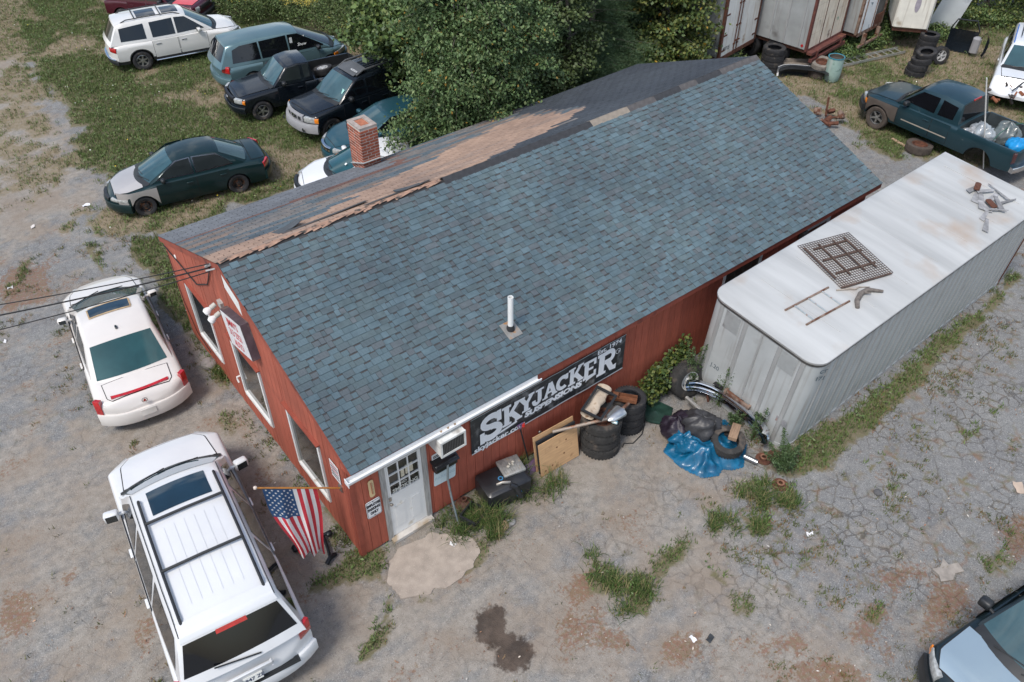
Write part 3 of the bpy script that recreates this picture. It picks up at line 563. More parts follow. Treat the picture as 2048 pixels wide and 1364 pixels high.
class Car:
    """lofted body; x forward, y left, z up, origin on the ground at the middle"""
    def __init__(s, name, label, cat, loc, yaw, S, group=None):
        s.S = S; s.root = thing(name, label, cat, (loc[0], loc[1], S.get('lift', 0)), yaw, group)
        if S.get('pitch') or S.get('roll'): s.root.rotation_euler = (S.get('roll', 0), S.get('pitch', 0), yaw)
        s.h = S['L'] / 2; s.w = S['W'] / 2; s.df, s.pf = S.get('nose', (.55, 2.6)); s.dr, s.pr = S.get('tail', (.35, 3.0)); s.P = S['paint']
    def plan(s, x):
        f = min(1, max(0, (s.h - x) / s.df)) ** (1 / s.pf); r = min(1, max(0, (x + s.h) / s.dr)) ** (1 / s.pr); return s.w * min(f, r)
    def top(s, x): return itps(s.S['top'], x)
    def sf(s, z): return itp(s.S.get('side', [(.2, .94), (.35, .98), (.55, 1.), (.75, .995), (.95, .97), (1.2, .94)]), z)
    def sy(s, x, z): return s.plan(x) * s.sf(z)
    def zb(s, x):
        z = s.S['sill']; r = s.S['wr'] * s.S.get('archk', 1.17)
        for xc in s.S['wb']:
            if abs(x - xc) < r: z = max(z, s.S['wr'] + math.sqrt(r * r - (x - xc) ** 2))
        e = max(0, abs(x) - s.h + .45); return z + (e * .18 if z == s.S['sill'] else 0)
    def topz(s, x, y):
        w = s.sy(x, s.top(x)); t = min(1, abs(y) / max(.05, w)); return s.top(x) - s.S.get('crown', .05) * t * t
    def gw(s): return s.S['gh']['w'] / 2
    def gtop(s, x):
        g = s.S['gh']; b = s.S['belt']
        pts = [(g['rb'], b), (g['rt'], g['h'] - g.get('rdrop', .05)), (g['rt'] + .35, g['h'] - .01), ((g['rt'] + g['ft']) / 2, g['h']), (g['ft'] - .3, g['h'] - .015), (g['ft'], g['h'] - .06), (g['fb'], b)]
        return itp(pts, x)
    def gy(s, x, z): g = s.S['gh']; return (s.gw() - g.get('tum', .22) * (z - s.S['belt'])) * (1 - .035 * max(0, (x - (g['ft'] - .6))) - g.get('rtaper', .03) * max(0, g['rt'] + .9 - x))
    def gshift(s, x, y):
        g = s.S['gh']; t = min(1, abs(y) / s.gw())
        return (g.get('bowf', .22) * (1 - t * t) * max(0, min(1, (x - g['ft'] + .5) / (g['fb'] - g['ft'] + .5)))) - (g.get('bowr', .10) * (1 - t * t) * max(0, min(1, (g['rt'] + .5 - x) / (g['rt'] + .5 - g['rb']))))
    def gpt(s, x, q, off=0.):
        """point on the greenhouse top at station x, q=-1..1 across"""
        z = s.gtop(x); e = s.gy(x, z); y = q * e
        return (x + s.gshift(x, y), y, z - s.S['gh'].get('gc', .045) * q * q + off)
    def body(s):
        S = s.S; xs = set()
        for k in range(11): t = .42 + .58 * k / 10; xs.add(round(s.h - s.df * t ** s.pf, 4)); xs.add(round(-s.h + s.dr * t ** s.pr, 4))
        r = S['wr'] * S.get('archk', 1.17)
        for xc in S['wb']:
            for k in range(13): xs.add(round(xc - r * math.cos(math.pi * k / 12), 4))
            xs.add(round(xc - r - .012, 4)); xs.add(round(xc + r + .012, 4))
        x = -s.h + s.dr
        while x < s.h - s.df: xs.add(round(x, 4)); x += .16
        bed = S.get('bed')
        if bed: xs |= {bed[0] - .002, bed[0] + .002, bed[1] - .002, bed[1] + .002}
        xs = sorted(xs); rows = []
        for x in xs:
            zt = s.top(x); cr = S.get('crown', .05); r = S.get('er', .06); zb = s.zb(x)
            zt = max(zt, zb + .12); ye = s.sy(x, zt); z5 = zt - cr - r
            if bed and bed[0] < x < bed[1]:
                zf, th = bed[2], .07; A = [(0, zf), (ye * .6, zf), (ye - th - .03, zf), (ye - th, zt - cr), (ye - .015, zt - cr), (s.sy(x, z5), z5)]
            else:
                rr = min(r, ye * .4); A = [(0, zt), (ye * .45, zt - cr * .2), (ye * .8, zt - cr * .64), (ye - rr, zt - cr), (ye - rr * .3, zt - cr - r * .3), (s.sy(x, z5), z5)]
            for k in range(1, 6): z = z5 + (zb - z5) * k / 5; A.append((s.sy(x, z), z))
            yl = s.sy(x, zb); A += [(yl - .03, zb + .004), (yl * .5, zb + .004), (0, zb + .004)]
            rows.append([(x, y, z) for y, z in A])
        m = MB(); n = len(rows[0])
        for sg in (1, -1):
            P = [[(x, y * sg, z) for x, y, z in r_] for r_ in rows]
            for i in range(len(rows) - 1):
                pass
            vs = [p for r_ in P for p in r_]; fs = []; k0 = len(m.v); m.v += vs
            for i in range(len(rows) - 1):
                for j in range(n - 1):
                    q = (k0 + i * n + j, k0 + i * n + j + 1, k0 + (i + 1) * n + j + 1, k0 + (i + 1) * n + j)
                    m.f.append(q if sg < 0 else q[::-1]); xm = (rows[i][0][0] + rows[i + 1][0][0]) / 2
                    mi = 1 if j >= n - 4 else 0
                    if bed and bed[0] - .003 < xm < bed[1] + .003 and j < 3: mi = 2
                    if j >= S.get('clad_row', 99) - 1 and j < n - 4: mi = 3
                    m.m.append(mi)
            m.f.append(tuple(k0 + j for j in range(n))[::sg]); m.m.append(0); e = k0 + (len(rows) - 1) * n; m.f.append(tuple(e + j for j in range(n))[::-sg]); m.m.append(0)
        me = m.mesh('body', [s.P, UNDER, S.get('bedmat', BLACKP), S.get('clad', BLACKP)], 0)
        bm_ = bmesh.new(); bm_.from_mesh(me); bmesh.ops.remove_doubles(bm_, verts=bm_.verts, dist=.0008); bmesh.ops.recalc_face_normals(bm_, faces=bm_.faces); bm_.to_mesh(me); bm_.free()
        me.polygons.foreach_set('use_smooth', [True] * len(me.polygons)); me.set_sharp_from_angle(angle=R(42))
        return link('body', me, s.root)
    def cabin(s):
        S = s.S; g = S['gh']; xs = [g['rb']] + [g['rb'] + (g['rt'] - g['rb']) * k / 5 for k in range(1, 6)] + [g['rt'] + (g['ft'] - g['rt']) * k / 8 for k in range(1, 8)] + [g['ft'] + (g['fb'] - g['ft']) * k / 6 for k in range(0, 7)]
        rows = []
        for x in sorted(set(round(q, 4) for q in xs)):
            z = s.gtop(x); e = s.gy(x, z); gc = g.get('gc', .045); A = []
            for q in (0, .25, .5, .72, .88): A.append(s.gpt(x, q))
            zz = z - gc; A.append((x + s.gshift(x, e), e * .96, zz + .004)); 
            b = S['belt'] - .03
            for k in (.08, .5, 1.0): zq = zz - .02 + (b - zz + .02) * k; zq = min(zq, zz); A.append((x + s.gshift(x, e), s.gy(x, zq), zq))
            rows.append(A)
        m = MB(); n = len(rows[0])
        for sg in (1, -1): m.grid([[(a, b * sg, c) for a, b, c in r] for r in rows], 0, None, sg > 0)
        me = m.mesh('cabin', [S.get('roofpaint', s.P)], 0); bm_ = bmesh.new(); bm_.from_mesh(me); bmesh.ops.remove_doubles(bm_, verts=bm_.verts, dist=.0008); bmesh.ops.recalc_face_normals(bm_, faces=bm_.faces); bm_.to_mesh(me); bm_.free()
        me.polygons.foreach_set('use_smooth', [True] * len(me.polygons)); me.set_sharp_from_angle(angle=R(38))
        return link('cabin', me, s.root)
    def gpatch(s, name, x0, x1, q0, q1, mt, off=.008, parent=None, trim=None, inset=0., nx=7, nq=9):
        """panel lying on the greenhouse top between stations; q ranges may differ at x0 and x1"""
        m = MB(); q0 = q0 if isinstance(q0, tuple) else (q0, q0); q1 = q1 if isinstance(q1, tuple) else (q1, q1)
        def P(ix, off): return [[s.gpt(x0 + (x1 - x0) * (i / nx), (q0[0] + (q0[1] - q0[0]) * i / nx) + ((q1[0] + (q1[1] - q1[0]) * i / nx) - (q0[0] + (q0[1] - q0[0]) * i / nx)) * j / nq, off) for j in range(nq + 1)] for i in range(nx + 1)]
        m.grid(P(0, off), 0, None, x1 < x0); o = m.build(name, mt, parent or s.root, smooth=60); return o
    def win(s, side, poly, mt, name='side_window', parent=None, off=.008, trim=None):
        """glass on the cabin side, polygon in x,z"""
        def surf(P, off, mb, mi, n=10):
            xa, xb = min(p[0] for p in P), max(p[0] for p in P); xs = sorted(set([xa + 1e-4, xb - 1e-4] + [xa + (xb - xa) * k / n for k in range(1, n)] + [min(max(p[0], xa + 1e-4), xb - 1e-4) for p in P])); rows = []
            for x in xs:
                zz = []
                for (a, p), (b, q) in zip(P, P[1:] + P[:1]):
                    if (a - x) * (b - x) <= 0 and a != b: zz.append(p + (q - p) * (x - a) / (b - a))
                if len(zz) < 2: continue
                lo, hi = min(zz), max(zz); rows.append([(x + s.gshift(x, s.gy(x, z)), side * (s.gy(x, z) + off), z) for z in (lo, (lo + hi) / 2, hi)])
            mb.grid(rows, mi, None, side < 0)
        m = MB()
        if trim:
            cx = sum(p[0] for p in poly) / len(poly); cz = sum(p[1] for p in poly) / len(poly); k = .028
            big = [(x + k * (1 if x > cx else -1), z + k * (1 if z > cz else -1)) for x, z in poly]; surf(big, off - .004, m, 1)
        surf(poly, off, m, 0); return m.build(name, [mt, trim or mt], parent or s.root, smooth=60)
    def spatch(s, side, poly_rect, mt, name, off=.004, parent=None, seam=True, n=10):
        """panel on the lower body side with a dark gap round it: (x0,x1,z0,z1)"""
        x0, x1, z0, z1 = poly_rect; m = MB()
        def P(a, b, c, d, o):
            rows = []
            for i in range(n + 1):
                x = a + (b - a) * i / n; lo = max(c, s.zb(x) + .01)
                rows.append([(x, side * (s.sy(x, lo + (d - lo) * j / 6) + o), lo + (d - lo) * j / 6) for j in range(7)])
            return rows
        if seam: m.grid(P(x0 - .012, x1 + .012, z0 - .012, z1, off - .0025), 1, None, side < 0)
        m.grid(P(x0, x1, z0, z1, off), 0, None, side < 0); return m.build(name, [mt, SEAM], parent or s.root, smooth=60)
    def tpatch(s, name, x0, x1, k0, k1, mt, off=.012, seam=True, parent=None, n=12):
        """panel on the deck: hood or boot lid; k0,k1 half width fractions at x0,x1"""
        m = MB()
        def P(a, b, e, o):
            return [[(x, y, s.topz(x, y) + o) for x in [a + (b - a) * i / n] for y in [(k0 + (k1 - k0) * i / n + e) * s.plan(x) * (2 * j / 10 - 1)]] and [(a + (b - a) * i / n, (k0 + (k1 - k0) * i / n + e) * s.plan(a + (b - a) * i / n) * (2 * j / 10 - 1), s.topz(a + (b - a) * i / n, (k0 + (k1 - k0) * i / n + e) * s.plan(a + (b - a) * i / n) * (2 * j / 10 - 1)) + o) for j in range(11)] for i in range(n + 1)]
        if seam: m.grid(P(x0 - .016, x1 + .016, .018, off - .003), 1, None, x1 < x0)
        m.grid(P(x0, x1, 0, off), 0, None, x1 < x0); return m.build(name, [mt, SEAM], parent or s.root, smooth=60)
    def arc(s, end, t, out):
        """plan point on the nose (end=1) or tail (-1); t=-1..1 across"""
        d, p = (s.df, s.pf) if end > 0 else (s.dr, s.pr); y = t * s.w; x = end * (s.h - d * abs(t) ** p)
        nx, ny = 1., (d * p * abs(t) ** (p - 1) / s.w) * (1 if t > 0 else -1); l = math.hypot(nx, ny); return (x + end * out * nx / l, y + out * ny / l)
    def endbar(s, name, end, t0, t1, z0, z1, out, th, mt, parent=None, n=14, sl=0., ky=1.):
        """curved bar wrapped round nose or tail (bumper, lamp, grille)"""
        m = MB(); rows = []
        for i in range(n + 1):
            t = t0 + (t1 - t0) * i / n; o = s.arc(end, t, out); q = s.arc(end, t, out - th); o2 = s.arc(end, t, out - sl); k = .3 * (z1 - z0)
            rows.append([(q[0], q[1] * ky, z0), (o[0] - end * .012, o[1] * ky, z0), (o[0], o[1] * ky, z0 + min(.03, k)), (o2[0], o2[1] * ky, z1 - min(.03, k)), (o2[0] - end * .02, o2[1] * ky, z1), (q[0], q[1] * ky, z1)])
        m.grid(rows, 0, None, end < 0); m.add(rows[0], [tuple(range(6))]); m.add(rows[-1], [tuple(range(6))[::-1]])
        return m.build(name, mt, parent or s.root, smooth=45)
    def wheels(s, rim=ALLOY, spokes=5, tyre=None, which=(0, 1, 2, 3), wid=.23, steel=False):
        wr = s.S['wr']; rr = wr * s.S.get('rimk', .62); hw = wid / 2
        tp = [(rr * .97, -hw * .82), (rr * 1.06, -hw * .98), (wr * .93, -hw), (wr * .985, -hw * .82), (wr, -hw * .5), (wr * .985, -hw * .46), (wr, -hw * .4), (wr, -.01), (wr * .985, 0), (wr, .01), (wr, hw * .4), (wr * .985, hw * .46), (wr, hw * .5), (wr * .985, hw * .82), (wr * .93, hw), (rr * 1.06, hw * .98), (rr * .97, hw * .82)]
        k = 0
        for xc in s.S['wb']:
            for sd in (1, -1):
                idx = k; k += 1
                if idx not in which: continue
                yy = sd * (s.w - hw - .02)
                W = thing('wheel', None, None); W.parent = s.root; W.location = (xc, yy, wr); W.rotation_euler = (R(-90 * sd), 0, 0) if True else (0, 0, 0)
                MB().lathe(tp, 28).build('tyre', tyre or RUBBER, W, smooth=50)
                d = MB(); d.lathe([(rr, -hw * .7), (rr * .99, hw * .72), (rr * .9, hw * .78), (rr * .86, hw * .5), (rr * .8, hw * .18), (.05, hw * .1), (0, hw * .1)], 26, mis=[0, 0, 0, 1 if not steel else 0, 1 if not steel else 0, 1 if not steel else 0])
                if steel:
                    d.lathe([(rr * .62, hw * .2), (rr * .5, hw * .55), (rr * .3, hw * .5), (rr * .18, hw * .62), (0, hw * .64)], 20)
                    for q in range(10): a = 2 * math.pi * q / 10; d.lathe([(0, hw * .34), (rr * .07, hw * .33)], 8, 1, TR((rr * .68 * math.cos(a), rr * .68 * math.sin(a), 0)))
                else:
                    for q in range(spokes):
                        a = 2 * math.pi * q / spokes + .3; d.add([(rr * .12, -rr * .13, hw * .58), (rr * .9, -rr * .10, hw * .66), (rr * .9, rr * .10, hw * .66), (rr * .12, rr * .13, hw * .58), (rr * .12, -rr * .16, hw * .3), (rr * .9, -rr * .13, hw * .4), (rr * .9, rr * .13, hw * .4), (rr * .12, rr * .16, hw * .3)], [(0, 1, 2, 3), (4, 5, 1, 0), (3, 2, 6, 7), (1, 5, 6, 2)], 0, Matrix.Rotation(a, 4, 'Z'))
                    d.lathe([(rr * .2, hw * .55), (rr * .17, hw * .66), (0, hw * .68)], 14)
                d.build('rim', [rim, BLACKP], W, smooth=40)
    def mirror(s, side, x, z, mt, out=.16, sz=(.11, .21, .14)):
        y = s.gy(x, z) if z > s.S['belt'] else s.sy(x, z); m = MB()
        m.tube([(x, side * (y - .03), z - .01), (x - .01, side * (y + out * .5), z)], [.035, .03], 8)
        m.bev((-sz[0], -sz[1] / 2, -sz[2] / 2), (sz[0] * .3, sz[1] / 2, sz[2] / 2), .025, 0, TR((x + .02, side * (y + out), z + .03), (0, 0, side * -.15)))
        o = m.build('mirror', mt, s.root, smooth=50)
        MB().box((-sz[0] - .004, -sz[1] / 2 + .03, -sz[2] / 2 + .02), (-sz[0] - .001, sz[1] / 2 - .03, sz[2] / 2 - .02), 0, TR((x + .02, side * (y + out), z + .03), (0, 0, side * -.15))).build('mirror_glass', SMOKE, o, smooth=0); return o
    def handle(s, side, x, z, mt, door): 
        y = s.sy(x, z); m = MB(); m.bev((x - .10, -.012, z - .017), (x + .10, .026, z + .017), .008, 0, TR((0, side * (y + .012), 0))); return m.build('handle', mt, door, smooth=40)
    def wiper(s, q0, q1, f=.93, rear=False):
        g = s.S['gh']; x = g['fb'] if not rear else g['rb']; x2 = x + (g['ft'] - x) * .12 if not rear else x + (g['rt'] - x) * .25
        a = Vector(s.gpt(x + (.02 if not rear else -.0), q0, .03)); b = Vector(s.gpt(x2, q1, .025)); MB().tube([a, a.lerp(b, .5) + Vector((0, 0, .012)), b], .011, 5).build('wiper', BLACKP, s.root)
    def standard(s, wins, wmat, doors, glassf=TEAL, glassr=TEAL, hmat=None, hw=(.80, .72), trim=None, dmat=None, sides=(1, -1), hood=True, hoodmat=None, boot=False, qf=.9, qr=.9):
        g = s.S['gh']; s.body(); s.cabin(); b = s.S['belt']
        fx = lambda t: g['ft'] + (g['fb'] - g['ft']) * t
        s.gpatch('windshield', fx(.06), fx(.93), (-qf, -qf - .02), (qf, qf + .02), glassf)
        MB().grid([[s.gpt(fx(.93), -.95 + .19 * j, .005) for j in range(11)], [s.gpt(fx(1.0), -.97 + .194 * j, .012) for j in range(11)], [(p[0] + .10, p[1], s.topz(p[0] + .1, p[1]) + .007) for p in [s.gpt(fx(1.0), -.97 + .194 * j) for j in range(11)]]]).build('cowl', BLACKP, s.root, smooth=60)
        if glassr:
            rx = lambda t: g['rt'] + (g['rb'] - g['rt']) * t
            s.gpatch('rear_window', rx(.08), rx(s.S.get('rglass', .9)), (-qr, -qr), (qr, qr), glassr)
        for sd in sides:
            for wpoly in wins: s.win(sd, wpoly, wmat, trim=trim)
            for (x0, x1, z0, z1, hx) in doors:
                d = s.spatch(sd, (x0, x1, z0, z1), dmat or s.P, 'door')
                if hx is not None: s.handle(sd, hx, z1 - .12, hmat or s.P, d)
        if hood: s.tpatch('hood', g['fb'] + .16 + s.S.get('hgap', 0), s.h - s.S.get('hnose', .26), hw[0], hw[1], hoodmat or s.P)
        s.wiper(-.55, .25); s.wiper(.1, .8)
def fl(L): return -L / 2
def plate(car, x, y, z, txt, tilt=0, end=-1, col=(.7, .7, .66)):
    M = TR((x, y, z), (0, R(tilt), 0))
    p = MB().box((-.006, -.155, -.078), (.006, .155, .078), 0, M).build('license_plate', mat('plate_%d' % int(col[0] * 100), col, .5), car.root, smooth=0)
    if txt: text(txt, .105, mat('plate_print', (.03, .04, .09), .6), M @ TR((end * .008, 0, 0), (R(90), 0, R(-90 if end < 0 else 90))), p, 'plate_number', .002, .001)
    return p

# --- white full-size SUV in the foreground (tail to the camera)
k = 1.12
S = dict(L=5.1 * k, W=1.93 * k, wb=(1.5 * k, -1.42 * k), wr=.40 * k, sill=.36, paint=paint('suv_white', (.66, .67, .68), stain=(.56, .56, .55), sthr=.56, sscale=.8, swid=.4), belt=1.14 * k, tail=(.22, 3.4), nose=(.5, 2.6),
    top=[(-2.55 * k, .62), (-2.50 * k, 1.0 * k), (-2.42 * k, 1.12 * k), (-2.0 * k, 1.14 * k), (1.2 * k, 1.13 * k), (1.35 * k, 1.12 * k), (2.1 * k, 1.02 * k), (2.4 * k, .93 * k), (2.52 * k, .80 * k), (2.55 * k, .55)],
    side=[(.3, .95), (.55, .985), (.85, 1.), (1.1, .99), (1.3, .955)], gh=dict(rb=-2.46 * k, rt=-2.12 * k, ft=.62 * k, fb=1.36 * k, h=1.87 * k, w=1.82 * k, tum=.32, bowf=.20, bowr=.10, rdrop=.06, gc=.05), rglass=.78, hgap=.0)
c = Car('white_suv', 'big white SUV with black roof rails and crossbars, parked tail-first below the flag', 'car', (-2.43, 1.41), R(83.5), S); kk = k
b, hh = 1.14 * k, 1.80 * k
c.standard([[(-2.18 * k, b + .06), (-2.02 * k, hh - .12), (-1.05 * k, hh - .07), (-1.02 * k, b + .05)], [(-.94 * k, b + .05), (-.94 * k, hh - .07), (-.02 * k, hh - .06), (.0, b + .05)], [(.10 * k, b + .05), (.08 * k, hh - .06), (.55 * k, hh - .10), (1.05 * k, b + .10), (1.05 * k, b + .05)]], TINT,
    [(-.98 * k, .02, .45, b - .05, -.78 * k), (.06, 1.1 * k, .45, b - .05, .25 * k)], TEAL, None, qf=.92)
g = S['gh']; rx = lambda t: g['rt'] + (g['rb'] - g['rt']) * t
rw = c.gpatch('rear_window', rx(.16), rx(.80), (-.93, -.96), (.93, .96), TINT); c.gpatch('spoiler', rx(-.55), rx(.13), -.97, .97, c.P, .016)
MB().grid([[c.gpt(rx(.15), q, .012) for q in (-.3, -.1, .1, .3)], [c.gpt(rx(.24), q, .012) for q in (-.3, -.1, .1, .3)]], 0, None, True).build('brake_light', LAMPR, c.root)
s_ = MB().grid([[c.gpt(x, q, .004) for q in (-.97, -.5, 0, .5, .97)] for x in (g['rt'] + .205, g['rt'] + .19)], 0, None, True); s_.build('tailgate_seam', SEAM, c.root)
c.gpatch('sunroof', .50 * k, .02 * k, -.66, .66, glassy('sunroof_glass', (.01, .03, .05), .03), .008)
for sd in (1, -1):
    e = [Vector(c.gpt(x, sd * .86, .035)) for x in (-1.95 * k, -1.9 * k, -1.0 * k, -.2 * k, .35 * k, .42 * k)]; e[0].z -= .035; e[-1].z -= .035
    MB().tube([e[0], e[1] + Vector((0, 0, .03)), e[2] + Vector((0, 0, .035)), e[3] + Vector((0, 0, .035)), e[4] + Vector((0, 0, .03)), e[5]], .024, 8).build('roof_rail', BLACKP, c.root)
    c.gpatch('drip_moulding', g['ft'], g['rt'], .975 * sd, .995 * sd, BLACKP, .012, nq=1)
for x in (-.13 * k, -1.08 * k):
    a, bq = Vector(c.gpt(x, .86, .085)), Vector(c.gpt(x, -.86, .085)); MB().tube([a, a.lerp(bq, .5) + Vector((0, 0, .012)), bq], .026, 8).build('crossbar', BLACKP, c.root)
for q in (-.55, -.33, -.11, .11, .33, .55): c.gpatch('roof_rib', -.28 * k, -1.75 * k, q - .012, q + .012, c.P, .007, nq=1)
for sd in (1, -1):
    c.endbar('taillight', -1, sd * .80, sd * 1.0, .88 * k, 1.16 * k, .012, .08, LAMPR, n=6); c.mirror(sd, .98 * k, b + .02, c.P if sd > 0 else c.P, .2, (.12, .25, .2))
    c.endbar('headlight', 1, sd * .62, sd * .97, .72 * k, .88 * k, .012, .08, LAMPW, n=6)
c.endbar('bumper', -1, -.99, .99, .42, .70, .07, .2, c.P); bt_ = MB()
for i in range(5): bt_.box((-c.h - .06 + i * .035, -.72, .705), (-c.h - .037 + i * .035, .72, .718))
bt_.box((-c.h - .065, -.76, .69), (-c.h + .12, .76, .704)); bt_.build('step_pad', BLACKP, c.root, smooth=0)
c.endbar('bumper', 1, -.99, .99, .38, .66, .05, .2, c.P)
MB().bev((-.03, -.42, -.07), (.02, .42, .09), .03, 0, TR((-c.h - .0, .05, .98), (0, R(-8), 0))).build('tailgate_handle', c.P, c.root); plate(c, -c.h - .045, .0, .86, '3947 ZE', 8)
MB().tube([(-c.h + .02, -.25, b + .05), (-c.h + .03, .0, b + .10), (-c.h + .06, .45, b + .18)], .014, 6).build('wiper', BLACKP, c.root)
MB().tube([(1.1 * k, .62, b + .1), (1.05 * k, .62, b + .28)], .012, 6).build('aerial', BLACKP, c.root)
c.wheels(spokes=6, wid=.26)

# --- pearl white saloon (red strip across the boot)
S = dict(L=5.27, W=1.90, wb=(1.55, -1.38), wr=.335, sill=.24, paint=paint('pearl_white', (.66, .63, .595), stain=(.58, .55, .52), sthr=.56, sscale=.8, swid=.4), belt=.97, tail=(.30, 3.0), nose=(.75, 2.4), er=.08,
    top=[(-2.63, .55), (-2.58, .80), (-2.45, .90), (-1.75, 1.0), (-1.2, 1.0), (1.0, .98), (1.2, .95), (2.1, .80), (2.45, .68), (2.6, .55), (2.64, .45)], gh=dict(rb=-1.80, rt=-.92, ft=.30, fb=1.22, h=1.465, w=1.78, tum=.36, bowf=.26, bowr=.16, rdrop=.05, gc=.05), hgap=.06)
c = Car('white_saloon', 'pearl white saloon with a red light strip on the boot lid and a taped sunroof', 'car', (-1.59, 8.37), R(83.2), S)
c.standard([[(-1.15, 1.03), (-.80, 1.33), (-.16, 1.39), (-.16, 1.03)], [(-.06, 1.03), (-.06, 1.39), (.27, 1.37), (.86, 1.04)]], SMOKE, [(-1.1, -.12, .32, .93, -.85), (-.10, 1.05, .32, .93, .15)], TEAL, glassy('rear_teal', (.02, .07, .075), .03))
g = S['gh']; sr = c.gpatch('sunroof', .20, -.12, -.62, .62, glassy('sunroof_glass'), .012)
tp = mat('masking_tape', (.42, .30, .17), .8, 0, .3, 9)
c.gpatch('tape_strip', .235, .20, -.64, .60, tp, .015); c.gpatch('tape_strip', -.12, -.16, -.64, .66, tp, .015); c.gpatch('tape_strip', .20, -.12, .62, .66, tp, .015); c.gpatch('tape_strip', .2, -.12, -.67, -.62, tp, .015)
MB().bev((-.09, -.025, 0), (.03, .025, .05), .015, 0, TR((-.72, 0, c.gtop(-.72)))).build('aerial', SMOKE, c.root)
c.tpatch('boot_lid', -2.42, -1.92, .70, .72, c.P)
st = MB().grid([[(x, .60 * (2 * j / 10 - 1), c.topz(x, 0) + .022 - .012 * (2 * j / 10 - 1) ** 2 - .02) for j in range(11) for x in [x0 + .05 * (2 * j / 10 - 1) ** 2]] for x0 in (-2.44, -2.40)]); st.grid([[(a, b_, z_ + .03) for j in range(11) for a, b_, z_ in [(-2.44 + .05 * (2 * j / 10 - 1) ** 2, .60 * (2 * j / 10 - 1), c.topz(-2.40, 0) - .01)]], [(a, b_, z_ + .035) for j in range(11) for a, b_, z_ in [(-2.37 + .05 * (2 * j / 10 - 1) ** 2, .60 * (2 * j / 10 - 1), c.topz(-2.36, 0) - .01)]]]); st.build('light_strip', LAMPR, c.root)
for sd in (1, -1): c.endbar('taillight', -1, sd * .885, sd * 1.0, .50, .96, .02, .10, LAMPR, n=6); c.mirror(sd, .72, 1.0, c.P, .17); c.endbar('headlight', 1, sd * .6, sd * .98, .52, .66, .012, .08, LAMPW, n=6)
c.endbar('bumper', -1, -.99, .99, .28, .60, .05, .15, c.P); c.endbar('bumper', 1, -.99, .99, .24, .5, .03, .15, c.P); plate(c, -c.h - .058, 0, .5, '', 5, col=(.62, .60, .56))
em = MB(); em.lathe([(.055, 0), (.06, .012), (.045, .014)], 18, 0, TR((-c.h - .005, 0, .80), (0, R(-80), 0))); em.prism([(-.03, .03), (.03, .03), (.028, -.005), (0, -.04), (-.028, -.005)], .008, .014, 1, TR((-c.h - .008, 0, .80), (0, R(-80), R(0))) @ Matrix.Rotation(R(90), 4, 'Z')); em.build('badge', [CHROME, mat('badge_red', (.3, .05, .04), .3)], c.root)
c.wheels(spokes=7)

# --- green saloon with a silver hood and wing
GREEN = paint('dark_green', (.006, .024, .026), .3); SILV = paint('dull_silver', (.47, .44, .42), .35, .38, .08)
S = dict(L=4.82, W=1.785, wb=(1.45, -1.27), wr=.31, sill=.22, paint=GREEN, belt=.93, tail=(.30, 2.8), nose=(.6, 2.4), er=.07,
    top=[(-2.41, .5), (-2.36, .78), (-2.2, .90), (-1.6, .96), (1.0, .95), (1.15, .93), (2.0, .76), (2.25, .66), (2.38, .55), (2.42, .4)], gh=dict(rb=-1.68, rt=-.85, ft=.28, fb=1.16, h=1.445, w=1.58, tum=.40, bowf=.24, bowr=.16, rdrop=.05, gc=.05), hgap=.04)
c = Car('green_saloon', 'dark green saloon with mismatched silver hood and front wing, in the grass', 'car', (2.59, 14.66), R(170), S)
c.standard([[(-1.22, .99), (-.80, 1.32), (-.18, 1.38), (-.18, .98)], [(-.08, .98), (-.08, 1.38), (.26, 1.36), (.92, .99)]], SMOKE, [(-1.06, -.14, .30, .89, -.9), (-.11, 1.0, .30, .89, .08)], TEAL, glassy('rear_pale', (.05, .085, .085), .04), trim=CHROME, hoodmat=SILV)
for sd in (1, -1):
    if sd > 0: c.spatch(sd, (1.02, 2.12, .30, .84), SILV, 'front_wing', .004)
    c.endbar('headlight', 1, sd * .52, sd * .95, .535, .635, .015, .1, LAMPW, n=8); c.endbar('taillight', -1, sd * .66, sd * .99, .68, .84, .014, .08, LAMPR, n=6); c.mirror(sd, .80, .97, BLACKP, .13, (.09, .17, .12))
    m = MB(); m.grid([[(x, sd * (c.sy(x, z) + .012), z) for z in (.555, .585)] for x in [-.9 + .19 * i for i in range(11)]], 0, None, sd < 0); m.build('side_moulding', GREEN, c.root)
c.endbar('bumper', 1, -.99, .99, .22, .48, .05, .2, GREEN); c.endbar('grille', 1, -.4, .4, .5, .6, .012, .1, BLACKP); c.endbar('bumper', -1, -.99, .99, .28, .58, .05, .2, GREEN); c.tpatch('boot_lid', -2.25, -1.82, .7, .76, GREEN)
c.wheels(STEEL, steel=True)

